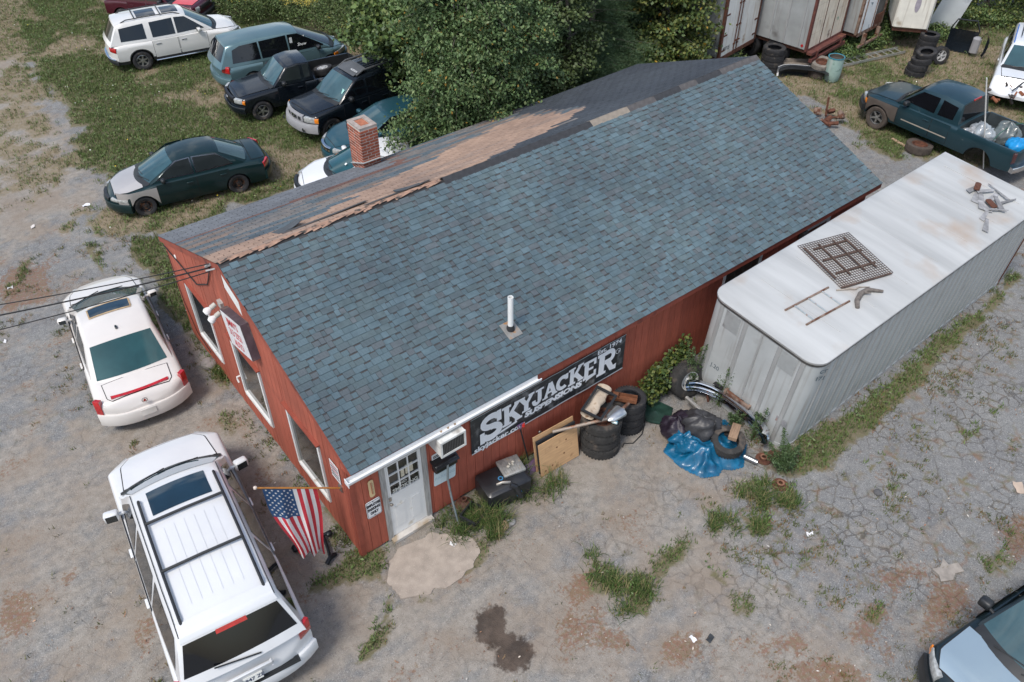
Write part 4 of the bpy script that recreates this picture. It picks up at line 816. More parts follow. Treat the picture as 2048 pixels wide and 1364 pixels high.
# --- white crossover with two glass roof panels
S = dict(L=5.1, W=1.99, wb=(1.57, -1.45), wr=.37, sill=.34, paint=paint('cream_white', (.66, .65, .62)), belt=1.08, tail=(.28, 3.0), nose=(.6, 2.5), er=.08, clad_row=10, side=[(.3, .96), (.6, 1.), (.9, .99), (1.2, .95)],
    top=[(-2.55, .55), (-2.5, .9), (-2.4, 1.07), (-2.0, 1.1), (1.1, 1.09), (1.3, 1.07), (2.1, .98), (2.4, .86), (2.52, .68), (2.56, .5)], gh=dict(rb=-2.42, rt=-2.02, ft=.42, fb=1.36, h=1.80, w=1.78, tum=.30, bowf=.22, bowr=.10, gc=.05), rglass=.78)
c = Car('white_crossover', 'white crossover with two dark glass roof panels, left of the blue minivan', 'car', (6.16, 24.84), R(350.3), S)
c.standard([[(-2.0, 1.16), (-1.95, 1.60), (-1.08, 1.66), (-1.08, 1.14)], [(-.86, 1.14), (-.86, 1.66), (-.02, 1.69), (-.02, 1.14)], [(.05, 1.14), (.05, 1.69), (.42, 1.66), (1.05, 1.16)]], TINT, [(-.92, -.0, .42, 1.04, -.72), (.04, 1.1, .42, 1.04, .22)], TEAL, TINT, hmat=CHROME)
c.gpatch('glass_roof_panel', .28, -.28, -.5, .5, TINT, .01); c.gpatch('glass_roof_panel', -.5, -1.2, -.55, .55, TINT, .01)
for sd in (1, -1):
    e = [Vector(c.gpt(x, sd * .82, .06)) for x in (-1.8, -1.6, -.6, .1, .3)]; e[0].z -= .06; e[-1].z -= .06; MB().tube(e, .02, 6).build('roof_rail', BLACKP, c.root)
    c.endbar('taillight', -1, sd * .70, sd * .99, .82, 1.0, .014, .08, LAMPR, n=6); c.mirror(sd, .86, 1.14, c.P, .14); c.endbar('headlight', 1, sd * .55, sd * .97, .72, .88, .014, .1, LAMPW, n=8)
    MB().tube([(-.95, sd * .99, .32), (1.1, sd * .99, .32)], .03, 8).build('side_step', CHROME, c.root)
for x in (-1.3, -.36): a, bq = Vector(c.gpt(x, .82, .075)), Vector(c.gpt(x, -.82, .075)); MB().tube([a, bq], .02, 6).build('crossbar', BLACKP, c.root)
c.endbar('bumper', -1, -.99, .99, .36, .52, .05, .2, BLACKP); c.endbar('bumper_trim', -1, -.9, .9, .52, .57, .06, .1, CHROME); c.endbar('bumper', 1, -.99, .99, .3, .6, .04, .2, c.P); c.wheels(spokes=6, wid=.25)

# --- blue-green minivan
S = dict(L=5.09, W=1.99, wb=(1.62, -1.40), wr=.335, sill=.26, paint=paint('blue_green', (.11, .185, .205), .35, .3), belt=1.0, tail=(.35, 2.6), nose=(.85, 2.3), er=.08, side=[(.25, .96), (.5, 1.), (.8, .99), (1.1, .95)],
    top=[(-2.54, .5), (-2.5, .9), (-2.42, .99), (-2.0, 1.02), (1.3, 1.0), (1.6, .97), (2.2, .82), (2.42, .68), (2.52, .55), (2.56, .4)], gh=dict(rb=-2.47, rt=-2.05, ft=.45, fb=1.66, h=1.75, w=1.80, tum=.34, bowf=.30, bowr=.14, gc=.06), rglass=.72)
c = Car('blue_minivan', 'blue-green minivan with prices scrawled on its front side window, tail toward the grass', 'minivan', (8.69, 20.73), R(352.8), S)
c.standard([[(-2.0, 1.08), (-1.9, 1.50), (-1.62, 1.60), (-.98, 1.62), (-.98, 1.06)], [(-.92, 1.06), (-.92, 1.62), (.08, 1.64), (.08, 1.06)], [(.14, 1.06), (.14, 1.64), (.5, 1.62), (1.38, 1.10), (1.38, 1.06)]], TINT, [(-.95, .1, .34, .98, -.1), (.14, 1.2, .34, .98, .3)], SMOKE, TINT, trim=None)
for sd in (1, -1): c.endbar('taillight', -1, sd * .70, sd * .985, .78, 1.02, .014, .08, LAMPR, n=6); c.endbar('headlight', 1, sd * .5, sd * .93, .60, .74, .014, .1, LAMPW, n=8); c.endbar('turn_signal', 1, sd * .86, sd * .96, .58, .72, .03, .06, LAMPA, n=4); c.mirror(sd, 1.2, 1.05, BLACKP, .13)
c.endbar('bumper', -1, -.99, .99, .34, .60, .09, .22, c.P); c.endbar('bumper', 1, -.99, .99, .24, .52, .04, .2, c.P)
text('18507', .17, mat('window_chalk', (.7, .72, .7), .8), TR((.55, -(c.gy(.55, 1.5) + .016), 1.46), (R(90 - 18), 0, 0)), c.root, 'price_scrawl', .0, .001, shear=.3)
text('Show', .15, mat('window_chalk', (.7, .72, .7)), TR((.62, -(c.gy(.6, 1.26) + .018), 1.25), (R(90 - 18), 0, 0)), c.root, 'price_scrawl', .0, .001, shear=.3)
MB().box((.20, -.002, 1.22), (.30, .002, 1.55), 0, TR((0, -(c.gy(.25, 1.38) + .016), 0))).build('window_sticker', mat('paper_white', (.7, .72, .7), .8), c.root, smooth=0)
c.wheels(spokes=5)

# --- black pickup with wheels in the bed
BLK = paint('black_paint', (.006, .009, .013), 0, .25, .2)
S = dict(L=4.85, W=1.76, wb=(1.52, -1.38), wr=.36, sill=.40, paint=BLK, belt=1.10, tail=(.12, 4.), nose=(.35, 3.0), er=.07, bed=(-2.36, -.52, .72), side=[(.35, .96), (.6, 1.), (.9, .985), (1.15, .95)],
    top=[(-2.42, 1.08), (-.3, 1.09), (.8, 1.11), (.95, 1.09), (1.9, 1.0), (2.25, .92), (2.38, .78), (2.43, .6)], gh=dict(rb=-.46, rt=-.38, ft=.42, fb=.98, h=1.70, w=1.60, tum=.28, bowf=.14, bowr=.02, gc=.04, rdrop=.04), rglass=.85)
c = Car('black_pickup', 'small black pickup with two loose wheels lying in its bed, nose to the grass', 'pickup truck', (7.97, 18.1), R(172), S)
c.standard([[(-.34, 1.18), (-.34, 1.58), (-.12, 1.60), (-.12, 1.18)], [(-.02, 1.17), (-.02, 1.60), (.38, 1.58), (.78, 1.20)]], SMOKE, [(-.1, .88, .48, 1.06, .08)], glassy('sky_tint_screen', (.05, .10, .115), .03), SMOKE)  # paler windscreen colour has the sky reflection painted in
for sd in (1, -1): c.endbar('headlight', 1, sd * .62, sd * .93, .74, .90, .014, .1, LAMPW, n=6); c.endbar('turn_signal', 1, sd * .93, sd * 1.0, .74, .86, .02, .1, LAMPA, n=4); c.endbar('taillight', -1, sd * .9, sd * 1., .7, 1.0, .012, .05, LAMPR, n=3); c.mirror(sd, .66, 1.16, BLACKP, .14)
c.endbar('grille', 1, -.58, .58, .68, .92, .014, .1, mat('grille_mesh', (.02, .02, .024), .4, .4)); c.endbar('bumper', 1, -.99, .99, .42, .64, .08, .2, BLK); MB().lathe([(0, .02), (.09, .015), (.1, 0)], 16, 0, TR((c.h + .016, 0, .80), (0, R(90), 0)) @ Matrix.Diagonal((.5, 1, 1, 1))).build('badge', CHROME, c.root)
c.endbar('bumper', -1, -.95, .95, .45, .62, .1, .2, CHROME); c.wheels(ALLOY, spokes=5)
rk = c.root

# --- black off-roader with grey bumper and roof rack
S = dict(L=4.53, W=1.85, wb=(1.42, -1.28), wr=.38, sill=.42, paint=BLK, belt=1.13, tail=(.2, 3.4), nose=(.35, 2.8), er=.07, side=[(.4, .97), (.65, 1.), (.95, .985), (1.2, .95)],
    top=[(-2.26, .6), (-2.2, 1.05), (-2.1, 1.12), (.9, 1.13), (1.05, 1.11), (1.9, 1.04), (2.12, .98), (2.22, .8), (2.27, .6)], gh=dict(rb=-2.16, rt=-2.0, ft=.22, fb=.98, h=1.76, w=1.66, tum=.24, bowf=.16, bowr=.05, gc=.04), rglass=.8)
c = Car('black_suv', 'black off-roader with a grey plastic front bumper and a lettered roof rack', 'car', (8.96, 15.76), R(182.8), S)
c.standard([[(-1.9, 1.22), (-1.9, 1.60), (-.98, 1.64), (-.92, 1.22)], [(-.06, 1.2), (-.06, 1.63), (.2, 1.62), (.76, 1.22)], [(-.82, 1.2), (-.82, 1.64), (-.14, 1.64), (-.14, 1.2)]], TINT, [(-.9, -.1, .5, 1.09, -.72), (-.06, .9, .5, 1.09, .1)], glassy('sky_tint_screen'), TINT, qf=.92)
GP = mat('grey_plastic', (.28, .28, .29), .6, 0, .1, 4)
c.endbar('bumper', 1, -.98, .98, .44, .72, .14, .3, GP, sl=.04); c.endbar('grille', 1, -.5, .5, .74, .96, .02, .1, GP)
for q in (-.33, -.11, .11, .33): c.endbar('grille_slot', 1, q - .07, q + .07, .76, .92, .026, .02, BLACKP, n=3)
MB().lathe([(.075, 0), (.08, .012), (.05, .014)], 16, 0, TR((c.h + .035, 0, .85), (0, R(90), 0))).build('badge', CHROME, c.root)
for sd in (1, -1):
    c.endbar('headlight', 1, sd * .55, sd * .9, .76, .94, .02, .1, LAMPW, n=6); c.endbar('turn_signal', 1, sd * .9, sd * 1.0, .76, .92, .025, .1, LAMPA, n=4); c.mirror(sd, .62, 1.18, BLACKP, .14)
    e = [Vector(c.gpt(x, sd * .78, .12)) for x in (-1.95, -1.8, -.8, -.2, .06)]; e[0].z -= .1; e[-1].z -= .09; MB().tube(e, [.03, .035, .035, .035, .03], 8).build('roof_rail', mat('grey_rail', (.10, .105, .11), .45, .2), c.root)
    MB().lathe([(0, .01), (.06, .012), (.07, 0)], 14, 0, TR((c.h + .09, sd * .62, .56), (0, R(90), 0))).build('fog_light', BLACKP, c.root)
rf = MB(); rf.grid([[c.gpt(x, q, .03 + .07 * t) for q in (-.72, -.36, 0, .36, .72)] for x, t in ((.14, 0), (-.1, .9), (-.36, 1.), (-.38, .1))], 0, None, True); rf.build('rack_fairing', mat('grey_rail', (.1, .1, .11)), c.root, smooth=30)
for i in range(6): q = -.6 + .24 * i; c.gpatch('rack_slat', -.45, -1.9, q - .03, q + .03, BLACKP, .05, nq=1)
p = c.gpt(-.05, 0, .118); text('NISSAN', .11, mat('rack_print', (.55, .57, .58), .6), TR((.03, .33, c.gtop(.0) + .095), (R(16), 0, R(90))) @ TR((0, 0, 0)), c.root, 'lettering', .002, .001)
MB().box((-.08, -.16, 0), (.08, .16, .004), 0, TR((.68, .48, 1.38), (0, R(43), R(-8)))).build('windscreen_paper', mat('paper_aqua', (.3, .55, .5), .8), c.root, smooth=0)
c.wheels(ALLOY, spokes=5, wid=.27)

# --- teal saloon and white saloon behind the chimney
TEALP = paint('teal_paint', (.02, .075, .10), .3)
S2 = dict(L=4.80, W=1.80, wb=(1.45, -1.27), wr=.32, sill=.22, belt=.95, tail=(.30, 2.8), nose=(.7, 2.3), er=.08,
    top=[(-2.4, .5), (-2.35, .8), (-2.2, .93), (-1.6, .98), (1.0, .97), (1.2, .94), (2.0, .78), (2.28, .66), (2.38, .55), (2.42, .4)], gh=dict(rb=-1.75, rt=-.95, ft=.25, fb=1.16, h=1.44, w=1.58, tum=.40, bowf=.26, bowr=.16, gc=.05), hgap=.04)
def plain(name, label, loc, yaw, pnt, wgl, hoodm=None, grille=CHROME):
    S = dict(S2); S['paint'] = pnt; c = Car(name, label, 'car', loc, R(yaw), S)
    c.standard([[(-1.25, 1.01), (-.85, 1.31), (-.18, 1.37), (-.18, 1.0)], [(-.08, 1.0), (-.08, 1.37), (.24, 1.35), (.90, 1.01)]], TINT, [(-1.1, -.14, .3, .91, -.9), (-.11, 1.0, .3, .91, .08)], wgl, TEAL, hoodmat=hoodm)
    for sd in (1, -1): c.endbar('headlight', 1, sd * .5, sd * .95, .54, .68, .014, .1, LAMPW, n=8); c.endbar('taillight', -1, sd * .66, sd * .99, .7, .86, .014, .08, LAMPR, n=6); c.mirror(sd, .78, .99, pnt, .13)
    c.endbar('grille', 1, -.4, .4, .54, .68, .02, .1, grille); c.endbar('bumper', 1, -.99, .99, .22, .5, .05, .2, pnt); c.endbar('bumper', -1, -.99, .99, .28, .58, .05, .2, pnt); c.wheels(spokes=5); return c
c = plain('teal_saloon', 'teal saloon half hidden by the birch, between the black off-roader and the white saloon', (8.98, 13.25), 172.1, TEALP, TEAL)
for q in (-.3, -.15, 0, .15, .3): c.endbar('grille_bar', 1, q - .02, q + .02, .55, .67, .026, .02, BLACKP, n=2)
c = plain('white_hatchback', 'white car behind the brick chimney with teal windscreen and a white windscreen tag', (7.1, 11.25), 158, paint('plain_white', (.70, .71, .72)), glassy('deep_teal', (.015, .075, .09), .03), None, BLACKP)
MB().box((-.035, -.035, 0), (.035, .035, .004), 0, TR((.86, .38, 1.19), (0, R(30), R(20)))).build('windscreen_tag', mat('paper_white', (.7, .72, .7)), c.root, smooth=0)

# --- maroon four-by-four with a bright red hood at the top edge
S = dict(L=4.25, W=1.72, wb=(1.28, -1.30), wr=.36, sill=.44, paint=paint('maroon', (.06, .008, .016)), belt=1.05, tail=(.12, 4.), nose=(.2, 4.), er=.05, crown=.03, side=[(.4, .98), (.7, 1.), (1.1, .97)],
    top=[(-2.12, .7), (-2.08, 1.04), (.8, 1.06), (.95, 1.04), (2.0, 1.0), (2.1, .95), (2.13, .7)], gh=dict(rb=-2.06, rt=-1.95, ft=.3, fb=.85, h=1.62, w=1.58, tum=.2, bowf=.08, bowr=.03, gc=.03), rglass=.8)
c = Car('maroon_jeep', 'maroon boxy four-by-four with a bright red hood behind the white crossover', 'car', (7.01, 28.64), R(311.1), S)
REDH = paint('bright_red', (.62, .02, .02))
c.standard([[(-1.9, 1.12), (-1.9, 1.5), (-1.0, 1.52), (-1.0, 1.1)], [(-.9, 1.1), (-.9, 1.52), (-.15, 1.53), (-.15, 1.1)], [(-.05, 1.1), (-.05, 1.53), (.28, 1.5), (.7, 1.1)]], TINT, [(-.95, -.12, .5, 1.02, -.75), (-.06, .85, .5, 1.02, .1)], TINT, TINT, hoodmat=REDH)
for sd in (1, -1): c.mirror(sd, .6, 1.1, BLACKP, .14); c.endbar('headlight', 1, sd * .58, sd * .82, .72, .92, .012, .06, LAMPW, n=4); m = MB(); m.grid([[(x, sd * (c.sy(x, z) + .015), z) for z in (.5, .66)] for x in [-.85 + .17 * i for i in range(11)]], 0, None, sd < 0); m.build('cladding', BLACKP, c.root)
for i in range(7): q = -.42 + .14 * i; c.endbar('grille_slot', 1, q - .045, q + .045, .74, .92, .01, .03, BLACKP, n=2)
c.endbar('bumper', 1, -.99, .99, .46, .62, .12, .2, BLACKP); c.wheels(ALLOY)

# --- dark teal long pickup with tan front wing, missing its rear wheel
DT = paint('worn_teal', (.016, .045, .058), .3, .32, .2, stain=(.16, .18, .18), sthr=.68, sscale=3); TAN = mat('grey_tan_wing', (.115, .095, .082), .5, .2, .15, 4)
S = dict(L=5.78, W=2.0, wb=(1.90, -1.75), wr=.39, sill=.44, paint=DT, belt=1.18, tail=(.12, 4.), nose=(.5, 2.6), er=.08, bed=(-2.80, -.86, .78), bedmat=mat('bed_liner', (.03, .04, .045), .7, 0, .4, 3), side=[(.4, .95), (.65, .99), (.95, 1.), (1.25, .95)],
    top=[(-2.88, 1.20), (-.7, 1.21), (1.05, 1.19), (1.25, 1.17), (2.2, 1.10), (2.6, 1.0), (2.8, .82), (2.89, .6)], gh=dict(rb=-.80, rt=-.66, ft=.72, fb=1.34, h=1.86, w=1.80, tum=.30, bowf=.16, bowr=.03, gc=.05, rdrop=.05), rglass=.86)
c = Car('dark_pickup', 'dark teal pickup with tan front wing, bags in its bed, rear wheel missing', 'pickup truck', (23.42, 2.24), R(88.6), S)
c.standard([[(-.56, 1.27), (-.56, 1.66), (-.04, 1.72), (-.04, 1.26)], [(.08, 1.26), (.08, 1.73), (.66, 1.72), (1.15, 1.28)]], TINT, [(-.62, .0, .52, 1.13, None), (.03, 1.2, .52, 1.13, .2)], TINT, TINT)
for sd in (1, -1):
    c.spatch(sd, (1.24, 2.5, .52, 1.02), TAN, 'front_wing', .005); c.endbar('headlight', 1, sd * .58, sd * .95, .78, .93, .014, .1, LAMPA if 0 else LAMPW, n=6); c.endbar('turn_signal', 1, sd * .93, sd * 1., .78, .93, .02, .1, LAMPA, n=3)
    c.endbar('taillight', -1, sd * .9, sd * 1.0, .76, 1.12, .014, .06, LAMPR if 0 else mat('dark_lens', (.06, .01, .012), .2, coat=1), n=4); m = MB(); m.grid([[(x, sd * (c.sy(x, z) + .012), z) for z in (.70, .74)] for x in [-.6 + .18 * i for i in range(10)]], 0, None, sd < 0); m.build('side_moulding', mat('pale_moulding', (.36, .33, .28), .6), c.root)
c.endbar('bumper', 1, -.99, .99, .5, .72, .1, .25, BLACKP); c.endbar('bumper', -1, -.97, .97, .5, .68, .14, .22, CHROME); c.mirror(1, 1.02, 1.24, BLACKP, .12)
MB().box((-.02, -.2, 0), (.01, .2, .05), 0, TR((g['rt'] * 0 - .70, 0, 1.79))).build('brake_light', LAMPR, c.root); c.wheels(ALLOY, which=(0, 1, 3), tyre=mat('muddy_tyre', (.075, .06, .05), .9, 0, .3, 8), wid=.27)
dpk = c

# --- white wreck, stripped of its front, at the right edge
S = dict(L=4.6, W=1.86, wb=(1.35, -1.35), wr=.36, sill=.42, paint=paint('wreck_white', (.66, .68, .70)), belt=1.12, tail=(.2, 3.4), nose=(.3, 3.0), er=.07, side=[(.4, .97), (.65, 1.), (.95, .985), (1.2, .95)],
    top=[(-2.3, .6), (-2.25, 1.05), (-2.1, 1.12), (.85, 1.12), (1.0, 1.1), (1.8, 1.05), (1.85, 1.0), (1.88, .75), (2.3, .6)], gh=dict(rb=-2.2, rt=-1.95, ft=.25, fb=.95, h=1.76, w=1.68, tum=.26, bowf=.14, bowr=.05, gc=.04), hnose=.55)
c = Car('white_wreck', 'white wrecked SUV stripped of its front bumper and lamps, at the right edge', 'car', (29.4, 2.75), R(203), S)
c.standard([[(-1.9, 1.2), (-1.9, 1.6), (-1.0, 1.64), (-1.0, 1.2)], [(-.9, 1.2), (-.9, 1.64), (-.15, 1.64), (-.15, 1.2)], [(-.05, 1.2), (-.05, 1.63), (.22, 1.62), (.74, 1.22)]], TINT, [(-.95, -.1, .5, 1.08, None), (-.06, .88, .5, 1.08, .1)], TEAL, TINT)
tb = mat('blue_tape', (.02, .12, .42), .6)
for q in (-.97, .92): c.gpatch('tape_strip', .2, -1.6, q, q + .05, tb, .012, nq=1)
en = MB(); 
for i in range(26):
    a = (random.uniform(1.85, 2.45), random.uniform(-.75, .75), random.uniform(.4, .85)); en.tube([a, (a[0] + random.uniform(-.2, .2), a[1] + random.uniform(-.3, .3), a[2] + random.uniform(-.2, .2))], random.uniform(.012, .06), 6, random.choice((0, 0, 1)))
tag(en.build('engine_bay_parts', [mat('oily_metal', (.08, .07, .065), .6, .5, .4, 9), mat('rusted', (.24, .09, .045), .85, .2, .35, 9)], c.root), kind='stuff')
MB().tube([(1.0, .6, 1.14), (1.6, .2, 1.10), (2.2, -.2, .75)], .025, 6).build('dangling_seal', BLACKP, c.root); c.mirror(1, .7, 1.16, BLACKP, .12)
for sd in (1, -1): MB().tube([c.gpt(-1.5, sd * .7, .1), c.gpt(-.2, sd * .7, .1)], .02, 6).build('roof_rail', BLACKP, c.root)
c.wheels(STEEL, steel=True, tyre=mat('muddy_tyre', (.075, .06, .05))); wwr = c

# --- blue-hooded SUV cut by the lower right corner
S = dict(L=4.9, W=1.95, wb=(1.45, -1.40), wr=.38, sill=.36, paint=paint('dark_slate', (.012, .022, .027), .2), belt=1.16, tail=(.2, 3.4), nose=(.5, 2.6), er=.08, side=[(.35, .96), (.6, 1.), (.9, .99), (1.25, .95)],
    top=[(-2.44, .6), (-2.4, 1.1), (-2.2, 1.16), (1.0, 1.16), (1.15, 1.14), (2.0, 1.05), (2.28, .95), (2.42, .75), (2.45, .5)], gh=dict(rb=-2.3, rt=-2.0, ft=.3, fb=1.12, h=1.78, w=1.74, tum=.30, bowf=.2, bowr=.06, gc=.05))
c = Car('dark_suv', 'dark SUV with a pale blue hood, cut off by the lower right corner', 'car', (7.95,-9.05), R(171), S)
c.standard([[(-.85, 1.24), (-.85, 1.64), (-.05, 1.66), (-.05, 1.24)], [(.05, 1.24), (.05, 1.66), (.28, 1.64), (.86, 1.26)]], TINT, [(-.95, -.02, .46, 1.12, -.75), (.02, 1.0, .46, 1.12, .2)], glassy('sky_tint_screen'), TINT, hoodmat=paint('pale_blue_hood', (.36, .46, .52), .5, .3), qf=.93, hw=(.90, .86))
for sd in (1, -1): c.mirror(sd, .84, 1.22, BLACKP, .17, (.12, .2, .17)); c.endbar('headlight', 1, sd * .58, sd * .96, .76, .94, .014, .1, LAMPW, n=6); c.endbar('turn_signal', 1, sd * .94, sd * 1., .78, .92, .02, .1, LAMPA, n=3)
c.endbar('grille', 1, -.5, .5, .7, .92, .014, .1, BLACKP); c.endbar('bumper', 1, -.99, .99, .36, .66, .06, .25, BLACKP); c.wheels()
# ------------------------------------------------------------------ trailers
TGREY = mat('trailer_grey', (.44, .46, .46), .5, .15, .08, 2, stain=(.25, .24, .225), sthr=.60, sscale=1.3, swid=.25, streak=(.30, .29, .275))
TROOF = mat('trailer_roof', (.45, .455, .445), .5, .05, .16, 1.0, stain=(.38, .25, .15), sthr=.54, sscale=.75, swid=.3, stretch=(2.4, .3, 1))
RUST = mat('rust', (.115, .046, .028), .9, .1, .35, 8, .4, 60); RUSTP = mat('rusty_paint', (.22, .155, .12), .8, .1, .35, 6, stain=(.12, .05, .028), sthr=.48, sscale=5)
TM = TR((8.397, -3.218, .004)) @ Matrix.Rotation(.022, 4, 'Z') @ Matrix.Rotation(-.008, 4, 'Y') @ Matrix.Rotation(.076, 4, 'X')
TL_, TW, TH = 9.13, 2.683, 2.586
t = thing('box_trailer', 'long grey box trailer with rounded front corners and a white roof, beside the workshop', 'trailer'); t.matrix_world = TM
def outline(o=0., r=.33, n=7):
    P = [(TL_ + o, -o), (TL_ + o, TW + o)]
    for k in range(n + 1): a = math.pi / 2 * k / n; P.append((r - (r + o) * math.sin(a), TW - r + (r + o) * math.cos(a)))
    for k in range(n + 1): a = math.pi / 2 * k / n; P.append((r - (r + o) * math.cos(a), r - (r + o) * math.sin(a)))
    return P
P = outline(); n = len(P); m = MB(); m.add([(x, y, z) for z in (-.12, TH - .05) for x, y in P], [(i, (i + 1) % n, n + (i + 1) % n, n + i) for i in range(n)] + [tuple(range(n))[::-1]])
m.build('side_panel', TGREY, t, smooth=50)
Ro = outline(.025); m = MB(); vs = []
for s_, z in ((1., TH - .05), (1., TH - .012), (.985, TH + .0), (.80, TH + .018), (.4, TH + .024)): vs += [(TL_ / 2 + (x - TL_ / 2) * s_, TW / 2 + (y - TW / 2) * s_, z) for x, y in Ro]
fs = [(k * n + i, k * n + (i + 1) % n, (k + 1) * n + (i + 1) % n, (k + 1) * n + i) for k in range(4) for i in range(n)] + [tuple(range(4 * n, 5 * n))]
m.add(vs, fs); m.build('roof', TROOF, t, smooth=50)
for i in range(7): MB().box((1.15 + 1.22 * i, .34, TH + .012), (1.19 + 1.22 * i, TW - .34, TH + .0275)).build('roof_seam', TROOF, t, smooth=0)
def rail(name, o, z0, z1, mt, th=.02):
    m = MB(); a, b = outline(o), outline(o - th); m.add([(x, y, z) for Q, z in ((b, z0), (a, z0), (a, z1), (b, z1)) for x, y in Q], [(k * n + i, k * n + (i + 1) % n, ((k + 1) % 4) * n + (i + 1) % n, ((k + 1) % 4) * n + i) for k in range(4) for i in range(n)]); return m.build(name, mt, t, smooth=50)
rail('top_rail', .018, TH - .12, TH - .052, mat('dark_rail', (.09, .085, .08), .6, .4, .3, 5, stain=(.24, .1, .04), sthr=.62, sscale=3)); rail('roof_trim', .034, TH - .052, TH - .015, mat('alu_trim', (.5, .5, .49), .4, .6, .1)); rail('bottom_rail', .012, -.1, .04, TGREY)
RIB = mat('trailer_rib', (.40, .405, .40), .5, .3, .12, 2, stain=(.24, .21, .18), sthr=.56, sscale=3)
rb = MB().add([(-.05, 0, 0), (-.03, .022, 0), (.03, .022, 0), (.05, 0, 0), (-.05, 0, 1), (-.03, .022, 1), (.03, .022, 1), (.05, 0, 1)], [(0, 1, 5, 4), (1, 2, 6, 5), (2, 3, 7, 6), (4, 5, 6, 7), (3, 2, 1, 0)])
rme = rb.mesh('side_post', RIB, 0)
for x in [.45 + .30 * i for i in range(29)]:
    for y, a in ((0, 180), (TW, 0)):
        o = link('side_post', rme, t, (x, y, .05), (0, 0, R(a))); o.scale = (.8 if (round((x - .45) / .3) % 2) else .45, .9, TH - .18)
for y, s_ in ((.30, 1.1), (.86, 1.1), (1.30, .5), (1.72, 1.1), (2.36, 1.1)): o = link('side_post', rme, t, (0, y, .05), (0, 0, R(90))); o.scale = (s_, 1, TH - .18)
PATCH = mat('bare_patch', (.44, .46, .46), .42, .4, .1, 4, stain=(.28, .28, .28), sthr=.55, sscale=3)
for y in (.42, 1.86): MB().box((-.006, y, TH - .62), (-.001, y + .38, TH - .16)).build('vent_patch', PATCH, t, smooth=0)
inkm = mat('faded_ink', (.10, .13, .15), .8, 0, .3, 9)
def mk(txt, s, y, z): text(txt, s, inkm, TR((-.006, y, z), (R(90), 0, R(-90))), t, 'lettering', .0, .001)
mk('J.20', .16, 2.12, .80); mk('20', .16, .62, .66)
text('CT', .13, inkm, TR((.30, -.012, TH - .30), (R(90), 0, R(-20))), t, 'lettering', .006, .001); text('171', .15, inkm, TR((.26, -.02, TH - .47), (R(90), 0, R(-25))), t, 'lettering', .006, .001)
MB().box((-.005, .04 + .1, .62), (.0, .30 + .1, .78)).build('decal', mat('grey_decal', (.24, .24, .25), .6, 0, .2, 9, stain=(.3, .1, .04), sthr=.6, sscale=9), t, smooth=0)
MB().prism([(0, 0), (.07, .05), (.1, .2), (.04, .15)], 0, .004, 0, TR((-.002, .52, .08), (R(90), 0, R(-90)))).build('torn_hole', SEAM, t, smooth=0)
fb_ = MB(); fb_.box((-.10, 1.0, .28), (0, 1.06, .52)).box((-.10, 1.62, .28), (0, 1.68, .52)).box((-.09, 1.06, .46), (-.03, 1.62, .51)).box((-.09, 1.06, .30), (-.03, 1.62, .34)); fb_.build('connector_box', RUSTP, t, smooth=0)
tsh = MB().box((TL_ - .02, -.02, -.1), (TL_ + .03, .05, TH - .13)).build('corner_post', RUST, t, smooth=0)
def on_roof(o, lx, ly, rz=0., dz=.03): o.matrix_world = TM @ TR((lx, ly, TH + dz), (0, 0, rz)); return o
# things lying on the trailer roof
o = tag(thing('ladder_section', 'x', 'x'), 'short rusty ladder section lying on the white trailer roof', 'ladder')
for y in (0, .53): MB().tube([(0, y, 0), (1.33, y - .11, 0)], .022, 8).build('side_rail', RUSTP, o)
for x in (.24, .66, 1.08): MB().tube([(x, -.08 * x, 0), (x + .03, .53 - .08 * x, 0)], .016, 6).build('rung', mat('pale_rung', (.36, .40, .42), .5, .3, .2, 9, stain=(.25, .1, .05), sthr=.55, sscale=9), o)
on_roof(o, .76, .87, 0, .035)
g_ = tag(thing('steel_grate', 'x', 'x'), 'rusty wire mesh grate with flat bars on the white trailer roof', 'grate'); m = MB(); RW = mat('rusty_wire', (.10, .065, .05), .8, .3, .3, 9)
Lg, Wg = 1.42, 1.5
for i in range(24): y = Wg * i / 23; m.box((0, y - .004, .012), (Lg, y + .004, .020))
for i in range(23): x = Lg * i / 22; m.box((x - .004, 0, .02), (x + .004, Wg, .028))
tag(m.build('wire_mesh', RW, g_, smooth=0), kind='stuff')
for (a, b) in (((0, -.02), (1.35, .0)), ((.2, .4), (1.25, .42)), ((.2, .85), (1.25, .85)), ((.25, 1.25), (1.2, 1.25))): MB().box((a[0], a[1] - .02, .028), (b[0], a[1] + .022, .052)).build('flat_bar', RW, g_, smooth=0)
for x in (.05, .45, .85, 1.15): MB().box((x - .02, .25, .052), (x + .02, 1.35, .07)).build('flat_bar', RW, g_, smooth=0)
on_roof(g_, 2.28, 1.12, R(-16), .02)
lg = MB(); pth = [(2.03, .53, .06), (2.2, .66, .07), (2.44, .74, .07), (2.66, .73, .07), (2.91, .5, .06)]; lg.tube([(x + random.uniform(-.01, .01), y, z) for x, y, z in pth], [.045, .055, .058, .05, .03], 10); lg.tube([(2.5, .72, .08), (2.6, .60, .10)], [.03, .012], 6)
o = tag(lg.build('driftwood_log', mat('grey_bark', (.15, .13, .115), .95, 0, .35, 14, .7, 40)), 'curved grey log lying on the white trailer roof', 'log'); o.matrix_world = TM @ TR((0, 0, TH))
st = MB(); st.tube([(2.15, 1.13, .04), (2.4, .98, .045), (2.5, .90, .05), (2.62, .9, .04), (2.82, .76, .04)], [.018, .02, .018, .016, .008], 7); o = tag(st.build('stick', mat('pale_bark', (.30, .26, .22), .95, 0, .3, 12)), 'thin broken stick beside the log on the trailer roof', 'stick'); o.matrix_world = TM @ TR((0, 0, TH))
